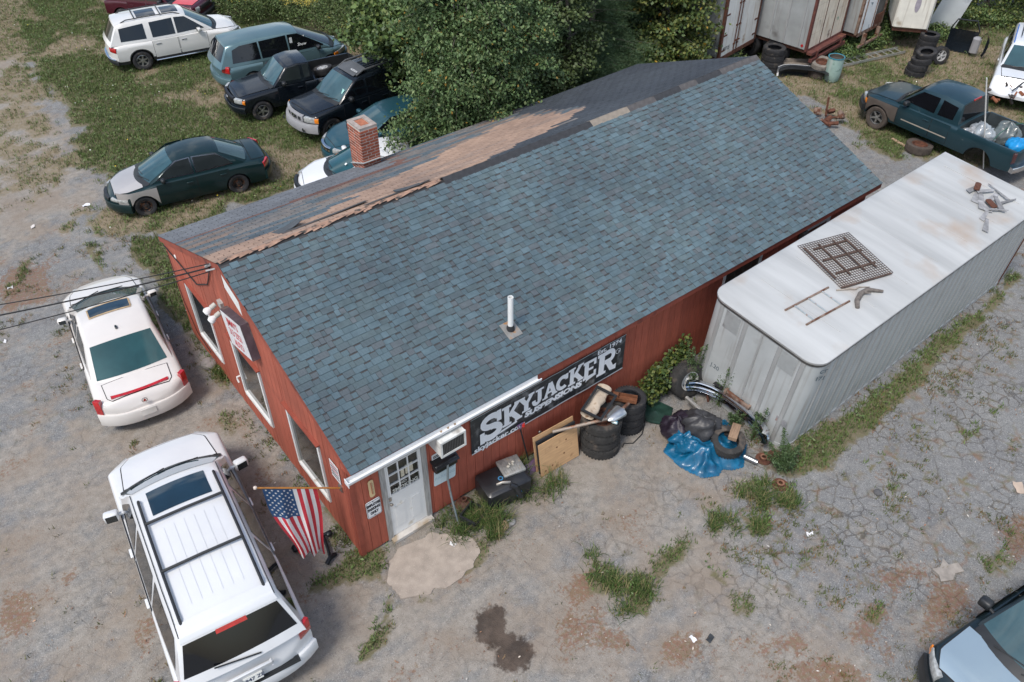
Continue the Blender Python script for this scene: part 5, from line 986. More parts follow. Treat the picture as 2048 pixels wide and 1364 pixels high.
BRD = ['board on the left of the heap on the trailer roof', 'long board across the top left of the heap on the trailer roof', 'wide board in the centre of the roof heap', 'short board at the lower left of the roof heap', 'board at the upper right of the roof heap', 'board over the rusty bracket in the roof heap', 'board joining the heap to the long offcut', '', 'thin lath at the right tip of the roof heap', 'narrow lath at the far right edge of the heap on the roof', 'small splinter of board in the middle of the roof heap', 'short board above the top bracket in the roof heap']
SLATE = mat('grey_slate', (.24, .24, .245), .85, 0, .3, 8, .3, 40, rnd=.3)
for i, (x, y, l, wv, a, z) in enumerate([(7.9, 1.15, .7, .17, 20, 0), (7.75, .95, .75, .16, 32, .015), (8.05, .85, .6, .15, 5, .03), (7.6, .8, .5, .15, 60, .02), (8.2, 1.1, .5, .13, -30, .045), (7.95, .62, .62, .14, 45, .05), (7.35, .62, .62, .12, 12, 0), (6.95, .38, .6, .13, 24, .015), (8.3, .55, .55, .08, -15, .02), (8.45, .9, .7, .07, 70, .03), (7.7, .5, .5, .07, -40, .055), (8.0, 1.35, .35, .14, -5, .03)]):
    b_ = MB(); b_.prism([(-l / 2, -wv / 2), (l / 2 - .04, -wv / 2 + random.uniform(0, .03)), (l / 2, wv / 2 - .03), (-l / 2 + .05, wv / 2)], 0, .018)
    wh = ('long grey board offcut at the near end of the heap on the trailer roof' if i == 7 else None)
    o = tag(b_.build('broken_board', SLATE, smooth=0), wh or 'broken grey %s' % BRD[i], 'board', 'broken boards on the trailer roof'); o.matrix_world = TM @ TR((x, y, TH + .03 + z), (0, random.uniform(-.03, .03), R(a)))
for x, y, a in ((8.15, 1.3, 20), (7.75, .72, 60)):
    o = tag(MB().bev((-.16, -.07, 0), (.16, .07, .07), .02).build('rusted_bracket', RUST), 'rust-red bracket %s the board heap on the trailer roof' % ('at the top of' if x > 8 else 'in the middle of'), 'bracket'); o.matrix_world = TM @ TR((x, y, TH + .085), (0, 0, R(a)))

def far_trailer(name, label, A, yaw, L, W, H, z0, side, doors):
    t = thing(name, label, 'trailer', (A[0], A[1], z0), R(yaw)); m = MB().box((0.02, -W, 0), (L, 0, H)); return t
# corrugated trailer with white rear doors
WALU = mat('weathered_alu', (.40, .42, .42), .45, .4, .1, 3, stain=(.30, .27, .23), sthr=.62, sscale=1.5, streak=(.30, .28, .26))
def base_trailer(name, label, A, yaw, L, W, H, z0, sidem):
    t = thing(name, label, 'trailer', (A[0], A[1], z0), R(yaw)); MB().box((.04, -W, 0), (L, -.001, H)).build('body', sidem, t, smooth=0)
    MB().box((.0, -W + .1, -.16), (L, -W + .22, -.005)).box((.0, -.22, -.16), (L, -.1, -.005)).build('chassis', RUST, t, smooth=0)
    for x in (1.3, 2.5):
        for y in (-W + .28, -.28):
            w = thing('wheel', None, None); w.parent = t; w.location = (x, y, .48 - z0); w.rotation_euler = (R(90), 0, 0)
            MB().lathe([(.28, -.22), (.46, -.23), (.5, -.18), (.5, .18), (.46, .23), (.28, .22)], 20).build('tyre', RUBBER, w); MB().lathe([(.28, .2), (.2, .05), (.1, .05), (.08, .16), (0, .16)], 16).build('rim', RUSTP, w)
    return t
t = base_trailer('corrugated_trailer', 'corrugated silver trailer with rust-edged white rear doors, beside the trees', (20.94, 9.95), 100, 8, 2.62, 2.7, .95, WALU)
m = MB(); nn_ = 56
for i in range(nn_):
    z = .06 + 2.6 * i / nn_; h = 2.6 / nn_; m.add([(.1, .0, z), (8, .0, z), (8, .022, z + h * .5), (.1, .022, z + h * .5), (.1, 0, z + h), (8, 0, z + h)], [(0, 1, 2, 3), (3, 2, 5, 4)])
tag(m.build('corrugations', WALU, t, smooth=0), kind='stuff')
DW = mat('trailer_door', (.74, .73, .69), .5, .1, .08, 2, stain=(.40, .28, .18), sthr=.62, sscale=2, streak=(.45, .35, .26))
def rear_frame(t, W, H, fm, tw=.10):
    MB().box((-.04, -.11, -.05), (.05, .02, H)).build('corner_post', fm, t, smooth=0); MB().box((-.04, -W - .02, -.05), (.05, -W + .09, H)).build('corner_post', fm, t, smooth=0)
    MB().box((-.05, -W + .09, -.14), (.06, -.11, .0)).build('rear_sill', fm, t, smooth=0)
rear_frame(t, 2.62, 2.7, RUST)
for y0, y1 in ((-1.31, -.11), (-2.52, -1.32)):
    d = MB().box((-.03, y0 + .006, .01), (.03, y1 - .006, 2.66)).build('door', DW, t, smooth=0)
    for y in ((y0 + .16, y0 + .36) if y1 > -.5 else ()):
        MB().tube([(-.06, y, -.02), (-.06, y, 2.64)], .018, 8).build('lock_rod', RUST, d)
        for z in (.25, .95, 1.75, 2.3): MB().box((-.075, y - .05, z), (-.03, y + .05, z + .05)).build('rod_keeper', RUST, d, smooth=0)
    for z in (.18, .75, 1.5, 2.2):
        yy = y1 - .22 if y1 > -.5 else y0 - .02; MB().box((-.045, yy, z), (-.028, yy + .24, z + .06)).build('hinge', RUST, d, smooth=0)
    if y1 > -.5: MB().box((-.09, y0 + .04, .36), (-.03, y0 + .34, .40)).build('lock_handle', RUST, d, smooth=0)
text('40715', .20, mat('dark_number', (.03, .03, .035), .7), TR((-.034, -.42, .24), (R(90), 0, R(-90))), t, 'trailer_number', .004, .001)
# grey trailer with bare plywood rear doors
G2 = mat('grey_trailer_side', (.36, .375, .375), .5, .25, .12, 2, stain=(.12, .11, .105), sthr=.60, sscale=1.2, swid=.2, streak=(.27, .26, .25))
t = base_trailer('grey_trailer', 'grey ribbed trailer with maroon rear frame and rust-streaked cream doors', (24.0, 8.38), 97, 8, 2.66, 2.7, .98, G2)
for i in range(12):
    o = link('side_post', rme, t, (.35 + .62 * i, 0.0, .02), (0, 0, 0)); o.scale = (.8, 1.6, 2.66); o.data = rme
MAR = mat('maroon_frame', (.12, .04, .032), .75, .1, .25, 5, stain=(.2, .08, .04), sthr=.6); rear_frame(t, 2.66, 2.7, MAR)
MB().box((-.30, -2.6, -.42), (-.18, -.06, -.30)).box((-.3, -.5, -.32), (-.1, -.4, -.05)).box((-.3, -2.3, -.32), (-.1, -2.2, -.05)).box((-.26, -2.62, -.16), (-.05, -.04, -.06)).build('underride_bar', MAR, t, smooth=0)
CRM = mat('cream_panel', (.70, .61, .49), .7, 0, .1, 3, stain=(.22, .16, .13), sthr=.60, sscale=2.2, streak=(.36, .22, .12))
for i in range(3):
    for j in range(5):
        y0 = -.11 - .815 * i; z0 = .02 + .53 * j; MB().box((-.03, y0 - .805, z0), (.03, y0 - .008, z0 + .52)).build('door_panel', CRM, t, smooth=0)
    if i: MB().box((-.042, y0 + .0 - .012, .02), (-.03, y0 + .022, 2.68)).build('rust_seam', RUST, t, smooth=0)
MB().lathe([(0, .02), (.05, .015), (.055, 0)], 12, 0, TR((.18, .002, .12), (R(-90), 0, 0))).build('marker_lamp', LAMPR, t)
text('TI', .15, mat('green_print', (.1, .32, .22), .7), TR((-.035, -2.0, .66), (R(90), 0, R(-90))), t, 'lettering', .003, .001)
# white trailer with one open door
t = base_trailer('open_trailer', 'white trailer with one peeling door shut and the other doorway open', (26.85, 8.2), 95, 7, 1.95, 2.7, .95, WALU)
rear_frame(t, 1.95, 2.7, RUSTP)
PEEL = mat('peeling_white', (.76, .78, .79), .5, .1, .08, 3, stain=(.16, .22, .26), sthr=.62, sscale=4, swid=.06); d = MB().box((-.05, -1.18, .02), (.0, -.11, 2.66)).build('door', PEEL, t, smooth=0)
for y in (-.25, -1.05): MB().tube([(-.07, y, -.05), (-.07, y, 2.6)], .02, 8).build('lock_rod', RUSTP, d)
MB().box((-.012, -1.85, .02), (.035, -1.2, 2.66)).build('doorway', mat('dim_interior', (.10, .095, .09), .9, 0, .4, 3), t, smooth=0); MB().box((-.02, -1.85, 1.5), (-.013, -1.2, 2.66)).build('inner_panel', mat('inner_grey', (.36, .36, .34), .8, 0, .2, 2), t, smooth=0)
MB().box((-.05, -1.84, .02), (-.012, -1.22, .42)).build('rubbish', RUST, t, smooth=0)
MB().box((-.25, -1.9, -.5), (-.17, -.05, -.42)).box((-.25, -.5, -.45), (-.1, -.42, -.05)).box((-.25, -1.55, -.45), (-.1, -1.47, -.05)).build('underride_bar', RUSTP, t, smooth=0)
# cream box body with oval window
t = thing('box_truck', 'cream box body with a small oval window, right of the open white trailer', 'trailer', (29.35, 6.70, .95), R(128)); CB = mat('cream_body', (.70, .675, .60), .5, 0, .08, 3, stain=(.42, .36, .28), sthr=.62, sscale=1.5, streak=(.48, .44, .38))
MB().bev((0, -2.0, 0), (1.3, 0, 2.7), .05).build('shell', CB, t); MB().box((.1, -1.9, -.14), (1.25, -.1, -.01)).build('chassis', RUST, t, smooth=0)
ov = MB(); pv = [(.60 + .10 * math.cos(a) , .95 + .30 * math.sin(a) * (1 if True else 0)) for a in [2 * math.pi * k / 16 for k in range(16)]]; ov.prism(pv, 0, .012, 0, TR((0, .0, 0), (R(90), 0, R(180))) @ Matrix.Diagonal((-1, 1, 1, 1))); ov.build('oval_window', mat('frosted_pane', (.33, .30, .34), .3, 0, .2, 9), t)
MB().box((-.02, -.5, .0), (.003, -.02, 2.6)).build('torn_skin', mat('torn_skin', (.45, .47, .48), .5, .2, .2, 3, stain=(.16, .07, .04), sthr=.5, sscale=2), t, smooth=0); MB().box((-.05, -.8, -.1), (.2, -.1, .35)).build('rusted_corner', RUST, t, smooth=0)
fp = MB(); fp.grid([[(-.55 + .11 * i + .12 * v, .25 * math.sin(math.pi * i / 10), 2.0 * v * (1 - .0 * i)) for i in range(11)] for v in [k / 8 for k in range(9)]]); fp.grid([[(-.55 + .11 * i + .12 * v, .25 * math.sin(math.pi * i / 10) + .02, 2.0 * v) for i in range(11)] for v in [k / 8 for k in range(9)]], flip=True)
tag(fp.build('fibreglass_panel', mat('pale_fibreglass', (.50, .53, .55), .4, 0, .08, 2, stain=(.3, .33, .36), sthr=.6, sscale=2)), 'tall pale curved fibreglass panel standing among the bushes, right of the box body', 'panel'); o = bpy.data.objects['fibreglass_panel']; o.location = (31.6, 7.3, .3); o.rotation_euler = (R(8), R(8), R(-45))

# ------------------------------------------------------------------ tyres
def tyre_parts(r, w, rimr=None):
    rr = rimr or r * .60; hw = w / 2; prof = [(rr, -hw * .7), (rr * 1.04, -hw * .9), (r * .86, -hw), (r * .95, -hw * .9), (r, -hw * .62), (r, -hw * .34), (r * .978, -hw * .32), (r * .978, -hw * .26), (r, -hw * .24), (r, -.008), (r * .978, -.006), (r * .978, .006), (r, .008), (r, hw * .24), (r * .978, hw * .26), (r * .978, hw * .32), (r, hw * .34), (r, hw * .62), (r * .95, hw * .9), (r * .86, hw), (rr * 1.04, hw * .9), (rr, hw * .7)]
    m = MB(); m.lathe(prof, 36)
    for k in range(36):     # shoulder blocks of the tread
        a = 2 * math.pi * (k + .5) / 36
        for s_ in (-1, 1): m.box((r * .955, -.016, s_ * hw * .78 - .018), (r * 1.003, .016, s_ * hw * .78 + .018), 0, Matrix.Rotation(a, 4, 'Z'))
    return m
TY = {}
def tyre(label, loc, r=.33, w=.21, rot=(0, 0, 0), mt=None, rim=None, group=None, rimr=None):
    k = (r, w, (mt or RUBBER).name, rimr)
    if k not in TY: TY[k] = tyre_parts(r, w, rimr).mesh('carcass', mt or RUBBER, 35)
    t = thing('tyre', label, 'tyre', loc, 0, group); t.rotation_euler = rot; link('carcass', TY[k], t)
    if rim == 'steel' or rim == 'rust' or rim == 'white':
        rr = rimr or r * .6; d = MB(); d.lathe([(rr, -w * .3), (rr * .98, w * .42), (rr * .9, w * .40), (rr * .84, w * .1), (rr * .62, w * .05), (rr * .5, w * .18), (rr * .3, w * .15), (rr * .16, w * .26), (0, w * .26)], 28)
        for q in range(8): a = 2 * math.pi * q / 8; d.lathe([(0, w * .115), (rr * .09, w * .11)], 10, 1, TR((rr * .71 * math.cos(a), rr * .71 * math.sin(a), 0)))
        d.build('rim', [{'steel': mat('black_steel', (.02, .024, .03), .35, .5, .2, 6, coat=.4), 'rust': RUST, 'white': mat('white_steel', (.62, .62, .60), .4, .2, .1, 9, stain=(.3, .2, .12), sthr=.6, sscale=12)}[rim], BLACKP], t, smooth=40)
    elif rim == 'alloy':
        rr = r * .6; d = MB(); d.lathe([(rr, -w * .3), (rr * .99, w * .42), (rr * .9, w * .4), (rr * .85, 0), (0, 0)], 26, mis=[0, 0, 0, 1])
        for q in range(5): a = 2 * math.pi * q / 5; d.add([(rr * .1, -rr * .14, w * .36), (rr * .9, -rr * .10, w * .40), (rr * .9, rr * .10, w * .40), (rr * .1, rr * .14, w * .36), (rr * .1, -rr * .18, w * .1), (rr * .9, -rr * .14, w * .15), (rr * .9, rr * .14, w * .15), (rr * .1, rr * .18, w * .1)], [(0, 1, 2, 3), (4, 5, 1, 0), (3, 2, 6, 7), (1, 5, 6, 2)], 0, Matrix.Rotation(a, 4, 'Z'))
        d.lathe([(rr * .2, w * .34), (rr * .15, w * .42), (0, w * .42)], 12); d.build('rim', [mat('silver_rim', (.55, .55, .55), .3, .3, .1), BLACKP], t, smooth=40)
    return t
MUD = mat('muddy_tyre', (.075, .06, .05)); BIG = mat('old_tyre', (.030, .029, .028), .85, 0, .3, 7, .3, 70, stain=(.10, .08, .065), sthr=.55, sscale=4)
names = ['bottom', 'second', 'third', 'top']
for i in range(4): tyre('%s truck tyre of the wide stack between plywood and the stack with the black rim' % names[i], (5.42 + random.uniform(-.02, .02), -.70 + random.uniform(-.02, .02), .115 + .225 * i), .43, .23, (0, 0, i), BIG, 'rust' if i == 3 else None, 'tyres stacked along the front wall', .27)
for i in range(4): tyre('%s tyre of the narrower stack by the bush%s' % (names[i], ', holding a black steel rim' if i == 3 else ''), (6.30 + random.uniform(-.02, .02), -.62, .11 + .215 * i), .36, .22, (0, 0, i), None, 'steel' if i == 3 else None, 'tyres stacked along the front wall', .235)
tyre('tyre lying on the blue tarp with a wood block across it', (7.37,-2.52,0.36), .36, .22, (R(9), R(-6), 0), BIG)
tyre('off-road tyre with white rim, standing in the bush at the trailer corner', (8.02, -.72, .44), .44, .30, (R(78), 0, R(-8)), BIG, 'white', None, .24)
for i in range(4): tyre('%s tyre of the leaning stack behind the dark pickup' % names[i], (27.5 + .09 * i * i * .4, 5.75 - .02 * i, .11 + .215 * i), .37, .22, (0, R(4 * i), i), None, None, 'tyres in the leaning stack')
tyre('chrome-spoked wheel standing upright beside the leaning tyre stack', (29.1, 5.75, .34), .34, .22, (R(82), 0, R(-24)), None, 'alloy')
for i in range(4): tyre('%s tyre of the dark stack under the cream box body' % names[i], (29.35 + .03 * i, 6.55, .11 + .215 * i), .36, .22, (0, 0, i), None, None, 'tyres stacked under the box body')
tyre('tyre lying behind the upright chrome-spoked wheel', (29.75, 6.3, .11), .35, .22, (0, 0, 0), None)
for i in range(4): tyre('%s tyre of the stack under the corrugated trailer beside the roof end' % names[i], (23.45, 9.35, .12 + .235 * i), .42, .24, (0, 0, i), None, None, 'tyres stacked under the corrugated trailer')
tyre('off-road tyre lying flat under a second one, left of the barrel', (24.55, 7.95, .15), .42, .30, (0, 0, 0), MUD, None)
tyre('pale caked off-road tyre lying on another, left of the barrel', (24.55, 7.92, .45), .40, .28, (R(6), R(-8), 0), mat('caked_tyre', (.20, .18, .155), .95, 0, .3, 12), 'rust')
tyre('muddy tyre lying on the ground beneath the dark pickup sill', (22.35, 2.35, .13), .42, .26, (0, R(3), 0), MUD, 'rust')
for (x, y) in ((-1.55, -.12), (-2.0, .30)):
    lw = tyre('loose alloy wheel lying in the black pickup bed, %s the cab' % ('nearest' if x > -1.8 else 'farther from'), (0, 0, 0), .34, .21, (0, 0, 0), None, 'alloy'); lw.matrix_world = TR((7.97, 18.1, 0), (0, 0, R(172))) @ TR((x + .45, y, .90), (R(8), R(6), 0))

# ------------------------------------------------------------------ signs, banner, lamps, wires on the workshop
def front_sign(name, label, x0, x1, z0, z1, col, y=-.045, r=.04, tilt=0):
    t = thing(name, label, 'sign', ((x0 + x1) / 2, y, (z0 + z1) / 2)); w_, h_ = (x1 - x0) / 2, (z1 - z0) / 2
    P = [(sx * (w_ - r) + r * math.cos(a), sz * (h_ - r) + r * math.sin(a)) for sx, sz, a0 in ((1, 1, 0), (-1, 1, 90), (-1, -1, 180), (1, -1, 270)) for a in [R(a0 + 30 * k) for k in range(4)]]
    MB().prism(P, 0, .006, 0, TR((0, 0, 0), (R(90), 0, 0))).build('plate', mat('sign_' + name, col, .45, 0, .05, 4, stain=tuple(c * .75 for c in col), sthr=.64), t, smooth=0); t.rotation_euler = (0, R(tilt), 0)
    return t
INK = mat('black_print', (.012, .013, .02), .6)
t = front_sign('parking_sign', 'white EMPLOYEE PARKING ONLY sign on the red wall left of the white door', .20, .50, 1.00, 1.46, (.72, .73, .74))
for q, z in (('EMPLOYEE', .11), ('PARKING', .0), ('ONLY', -.11)): text(q, .092, INK, M_front(0, -.008, z), t, 'lettering', .006, .001, sx=.66)
bd = MB()
for a, b in (((-.135, .205), (.135, .211)), ((-.135, -.211), (.135, -.205)), ((-.141, -.205), (-.135, .205)), ((.135, -.205), (.141, .205))): bd.box((a[0], -.0085, a[1]), (b[0], -.0065, b[1]))
bd.build('border', INK, t, smooth=0)
MB().lathe([(0, .005), (.012, .003), (.012, 0)], 8, 0, TR((0, -.006, .185), (R(90), 0, 0))).lathe([(0, .005), (.012, .003), (.012, 0)], 8, 0, TR((0, -.006, -.185), (R(90), 0, 0))).build('screw', INK, t)
t = front_sign('thermometer', 'narrow yellowed thermometer on the red wall above the employee parking sign', .315, .425, 1.54, 2.0, (.62, .46, .25), r=.05); t['category'] = 'thermometer'
MB().box((-.006, -.012, -.15), (.006, -.006, .16)).build('glass_tube', mat('red_thread', (.4, .1, .05), .4), t, smooth=0)
for i in range(14): MB().box((.014, -.0085, -.15 + .023 * i), (.038 - .01 * (i % 2), -.0065, -.145 + .023 * i)).build('scale_mark', INK, t, smooth=0)
t = front_sign('reserved_sign', 'faded pale RESERVED PARKING sign under the black letterbox', 1.66, 2.16, .82, 1.32, (.56, .66, .68), tilt=4)
FADE = mat('faded_print', (.30, .38, .42), .7); text('RESERVED', .10, FADE, M_front(0, -.009, .10), t, 'lettering', .002, .001); text('PARKING', .11, mat('fainter_print', (.44, .54, .57), .7), M_front(0, -.009, -.06), t, 'lettering', .002, .001)
t = front_sign('notice_plate', 'small white lettered plate above the left end of the letterbox', 1.65, 1.86, 1.52, 1.74, (.66, .66, .64), r=.02)
for z in (.05, .01, -.05): MB().box((-.075, -.0085, z - .012), (.075 - .3 * abs(z), -.0065, z + .012)).build('printed_line', INK, t, smooth=0)
t = thing('letterbox', 'black wall letterbox right of the white door, under the air conditioner', 'letterbox', (1.88, -.04, 1.40)); BM_ = mat('black_enamel', (.012, .013, .015), .3, .2, .1, coat=.5)
MB().bev((-.25, -.16, -.06), (.25, -.0, .16), .02).build('case', BM_, t); MB().add([(-.27, -.20, .10), (.27, -.20, .10), (.27, 0, .21), (-.27, 0, .21), (-.27, -.20, .09), (.27, -.20, .09), (.27, 0, .165), (-.27, 0, .165)], [(0, 1, 2, 3), (5, 4, 7, 6), (4, 5, 1, 0), (1, 5, 6, 2), (4, 0, 3, 7)]).build('lid', BM_, t, smooth=0)
t = thing('air_conditioner', 'dirty white window air conditioner sticking out of the wall right of the door', 'air conditioner', (1.88, 0, 2.12)); ACW = mat('ac_white', (.66, .66, .63), .5, 0, .06, 4, stain=(.36, .34, .31), sthr=.54, sscale=3)
MB().box((-.27, -.46, -.02), (.27, .02, .36)).build('case', ACW, t, smooth=0)
MB().box((-.235, -.472, .02), (.235, -.461, .32)).build('grille', mat('dark_coil', (.05, .05, .05), .6, .5, .3, 9), t, smooth=0)
for i in range(14): MB().box((-.235 + .035 * i, -.478, .02), (-.229 + .035 * i, -.472, .32)).build('fin', mat('fin_grey', (.18, .18, .18), .5, .5), t, smooth=0)
fr = MB()
for a, b in (((-.275, -.03), (.275, .02)), ((-.275, .32), (.275, .365)), ((-.275, .02), (-.235, .32)), ((.235, .02), (.275, .32))): fr.box((a[0], -.485, a[1]), (b[0], -.46, b[1]))
fr.build('front_frame', ACW, t, smooth=0)
for i in range(3): MB().tube([(-.12 + .15 * i, -.3, .37), (-.1 + .15 * i, -.22, .40), (-.06 + .15 * i, -.2, .37)], .03, 6).build('debris', mat('dry_leaves', (.28, .2, .13), .95, 0, .4, 12), t)
# the SKYJACKER banner
t = thing('banner', 'black SKYJACKER SUSPENSIONS banner with white lettering on the red front wall', 'banner', (2.545, -.05, 1.12)); BW, BH = 4.03, .98
BB = mat('banner_black', (.026, .030, .034), .38, 0, .4, 2.5, stain=(.17, .175, .18), sthr=.54, sscale=4.2, swid=.16)  # grey noise patches paint the shine of crinkles into the sheet
def bwav(u, v): return -.009 * (math.sin(u * 7 + v * 5) * .4 + math.sin(u * 2.3 - v * 3) * .5 + (vnoise(np.array([u * 4.]), np.array([v * 5.]))[0] - .5) * 1.2) * min(1, 4 * u / BW, 4 * (BW - u) / BW) - .008
m = MB(); GX = [BW * i / 60 for i in range(61)]; GZ = [BH * j / 14 for j in range(15)]
m.grid([[(u, bwav(u, v), v) for u in GX] for v in GZ]); m.grid([[(u, bwav(u, v) + .004, v) for u in GX] for v in GZ], flip=True); m.build('sheet', BB, t)
WL = mat('banner_white', (.80, .82, .84), .5, 0, .05, 3)
def drape(o, k=.006):
    for v_ in o.data.vertices: v_.co.y = bwav(v_.co.x, v_.co.z) - k - abs(v_.co.y) * 1.0
def strip(u0, v0, u1, v1): 
    m = MB(); m.grid([[(u0 + (u1 - u0) * i / 30, 0, v0 + (v1 - v0) * j) for i in range(31)] for j in (0, 1)]); o = m.build('border', mat('banner_hem', (.50, .54, .56), .5), t, smooth=0); drape(o, .004)
strip(.0, .0, BW, .032); strip(0, BH - .012, BW, BH)
def thick(path, wd): # polyline stroke -> quads
    out = []; P = [Vector((*p, 0)) for p in path]; L = []; Rr = []
    for i, p in enumerate(P):
        d = (P[min(i + 1, len(P) - 1)] - P[max(i - 1, 0)]).normalized(); nrm = Vector((-d.y, d.x, 0)); L.append(p + nrm * wd / 2); Rr.append(p - nrm * wd / 2)
    return [(L[i], L[i + 1], Rr[i + 1], Rr[i]) for i in range(len(P) - 1)]
def arcp(cx, cy, rx, ry, a0, a1, n=12): return [(cx + rx * math.cos(R(a0 + (a1 - a0) * k / n)), cy + ry * math.sin(R(a0 + (a1 - a0) * k / n))) for k in range(n + 1)]
w = .27
def q(a, b, c, d): return [(Vector((*a, 0)), Vector((*b, 0)), Vector((*c, 0)), Vector((*d, 0)))]
def bar(x0, y0, x1, y1): return q((x0, y0), (x1, y0), (x1, y1), (x0, y1))
serif = lambda x, y, l=.24: bar(x - l, y, x + l, y + .13)
GLY = {
 'S': thick(arcp(.5, .70, .30, .19, 20, 270) , .22) + thick(arcp(.5, .30, .32, .20, 90, -165), .24) + bar(.72, .58, .90, .98) + bar(.06, .0, .24, .42),
 'K': bar(.10, 0, .36, 1) + bar(.0, 0, .46, .12) + bar(.0, .88, .46, 1) + thick([(.36, .42), (.80, .94)], .20) + thick([(.46, .56), (.86, .06)], .24) + bar(.62, .88, 1.0, 1) + bar(.64, 0, 1.04, .12),
 'Y': bar(.36, 0, .64, .5) + bar(.24, 0, .76, .12) + thick([(.5, .46), (.16, .94)], .24) + thick([(.5, .46), (.84, .94)], .22) + bar(-.02, .88, .40, 1) + bar(.62, .88, 1.0, 1),
 'J': bar(.46, .26, .74, 1) + bar(.32, .88, .90, 1) + thick(arcp(.40, .28, .20, .18, 0, -180), .24) + bar(.06, .24, .32, .40),
 'A': thick([(.16, 0), (.50, 1)], .2) + thick([(.84, 0), (.52, 1)], .27) + bar(.28, .28, .76, .42) + bar(-.02, 0, .36, .12) + bar(.60, 0, 1.04, .12),
 'C': thick(arcp(.52, .5, .34, .38, 48, 312, 18), .26) + bar(.70, .62, .90, 1.0),
 'E': bar(.08, 0, .36, 1) + bar(.0, 0, .86, .15) + bar(.0, .85, .84, 1) + bar(.36, .44, .66, .58) + bar(.70, .15, .86, .34) + bar(.68, .66, .84, .85),
 'R': bar(.08, 0, .36, 1) + bar(0, 0, .46, .12) + bar(0, .86, .4, 1) + thick([(.36, .92), (.62, .92)] + arcp(.62, .72, .18, .20, 90, -90) + [(.36, .52)], .20) + thick([(.52, .52), (.74, .10), (.98, .08)], .24)}
def letter(ch, u, v, wd, ht, sk=.0):
    m = MB(); n = 0
    for (a, b, c, d) in GLY[ch]:
        P = []
        for i in range(5):
            r_ = []
            for j in range(5):
                p = a.lerp(b, i / 4).lerp(d.lerp(c, i / 4), j / 4); r_.append((u + p.x * wd + sk * p.y, -.0002 * n, v + p.y * ht))
            P.append(r_)
        m.grid(P); n += 1
    o = m.build('letter', WL, t, smooth=0)
    for k, v_ in enumerate(o.data.vertices): v_.co.y = bwav(v_.co.x, v_.co.z) - .014 + v_.co.y
for ch, u, v, wd, ht in (('S', .16, .17, .62, .72), ('K', .74, .30, .48, .54), ('Y', 1.14, .39, .40, .45), ('J', 1.46, .41, .36, .41), ('A', 1.76, .43, .38, .39), ('C', 2.09, .42, .37, .41), ('K', 2.44, .40, .41, .46), ('E', 2.85, .31, .42, .50), ('R', 3.24, .19, .56, .62)): letter(ch, u, v, wd, ht)
def btext(s_, size, u, v, sx=1., bold=.004, sh=.0, name='lettering', mt=None):
    o = text(s_, size, mt or WL, TR((u, 0, v), (R(90), 0, 0)), t, name, bold, 0., sx=sx, shear=sh); drape(o, .022)
btext('SUSPENSIONS', .19, 2.05, .30, 1.28, .012, .12); btext('skyjacker.com', .185, .68, .095, 1.2, .006); btext('Est. 1974', .16, 3.55, .90, 1.15, .005); btext('R', .09, 3.85, .62, 1, .001)
rg = MB(); rg.grid([[(3.83 + r_ * math.cos(a), 0, .62 + r_ * math.sin(a)) for a in [2 * math.pi * k / 24 for k in range(25)]] for r_ in (.058, .07)]); o = rg.build('registered_ring', WL, t, smooth=0); drape(o, .008)
for pts in ([(.72, .24), (1.1, .29), (1.12, .23), (.62, .17)], [(2.96, .36), (3.25, .305), (3.0, .26), (2.94, .22)]):
    m = MB(); m.grid([[(pts[0][0] + (pts[1][0] - pts[0][0]) * i / 8, 0, pts[0][1] + (pts[1][1] - pts[0][1]) * i / 8) for i in range(9)], [(pts[3][0] + (pts[2][0] - pts[3][0]) * i / 8, 0, pts[3][1] + (pts[2][1] - pts[3][1]) * i / 8) for i in range(9)]]); o = m.build('swoosh', WL, t, smooth=0); drape(o, .006)
for u, v, l in ((1.35, .19, .22), (1.62, .17, .10), (1.8, .20, .16), (2.1, .19, .24), (2.45, .21, .14), (2.66, .20, .1)):
    m = MB(); m.grid([[(u + l * i / 6, 0, v + .045 * j + .012 * math.sin(i * 2 + u * 9)) for i in range(7)] for j in (0, 1)]); o = m.build('worn_print', mat('worn_print', (.15, .16, .165), .6, 0, .4, 30), t, smooth=0); drape(o, .02)
# sign box over the gable windows
t = thing('sign_box', 'white sign box with red lettering above the middle gable window', 'sign', (-.10, 3.74, 3.10)); t.rotation_euler = (R(-15), 0, 0)
MB().box((-.09, -.56, -.39), (.09, .56, .39)).build('case', mat('sign_case', (.07, .05, .06), .7, 0, .3, 6, stain=(.22, .17, .13), sthr=.55), t, smooth=0); MB().box((-.096, -.54, -.375), (-.091, .54, .375)).build('face', mat('sign_face', (.66, .66, .67), .4, 0, .05), t, smooth=0)
RD = mat('red_letter', (.50, .06, .07), .6)
for s_, z in (("JIMMY'S", .22), ('313 2753', -.01), ('AUTO', -.24)): text(s_, .22, RD, TR((-.099, 0, z), (R(90), 0, R(-90))), t, 'lettering', .003, .001, sx=.80)
t = thing('flood_lamp', 'weathered twin floodlight with white bulbs at the left end of the sign box', 'lamp', (-.05, 4.70, 3.18))
MB().box((-.05, -.09, -.07), (.03, .09, .07)).build('mount', GREYW, t, smooth=0)
for y, z in ((.10, -.02), (-.08, -.12)):
    d = MB(); d.lathe([(0, .0), (.05, .01), (.055, .12), (.035, .14)], 12, 0, TR((-.08, y, z), (0, R(-115), 0))); h = d.build('socket', mat('lamp_grey', (.42, .41, .37), .6, 0, .15, 8), t)
    MB().lathe([(.04, .13), (.075, .19), (.085, .24), (.06, .28), (0, .29)], 14, 0, TR((-.08, y, z), (0, R(-115), 0))).build('bulb', mat('milk_glass', (.74, .74, .74), .15, 0, .02, coat=1), h)
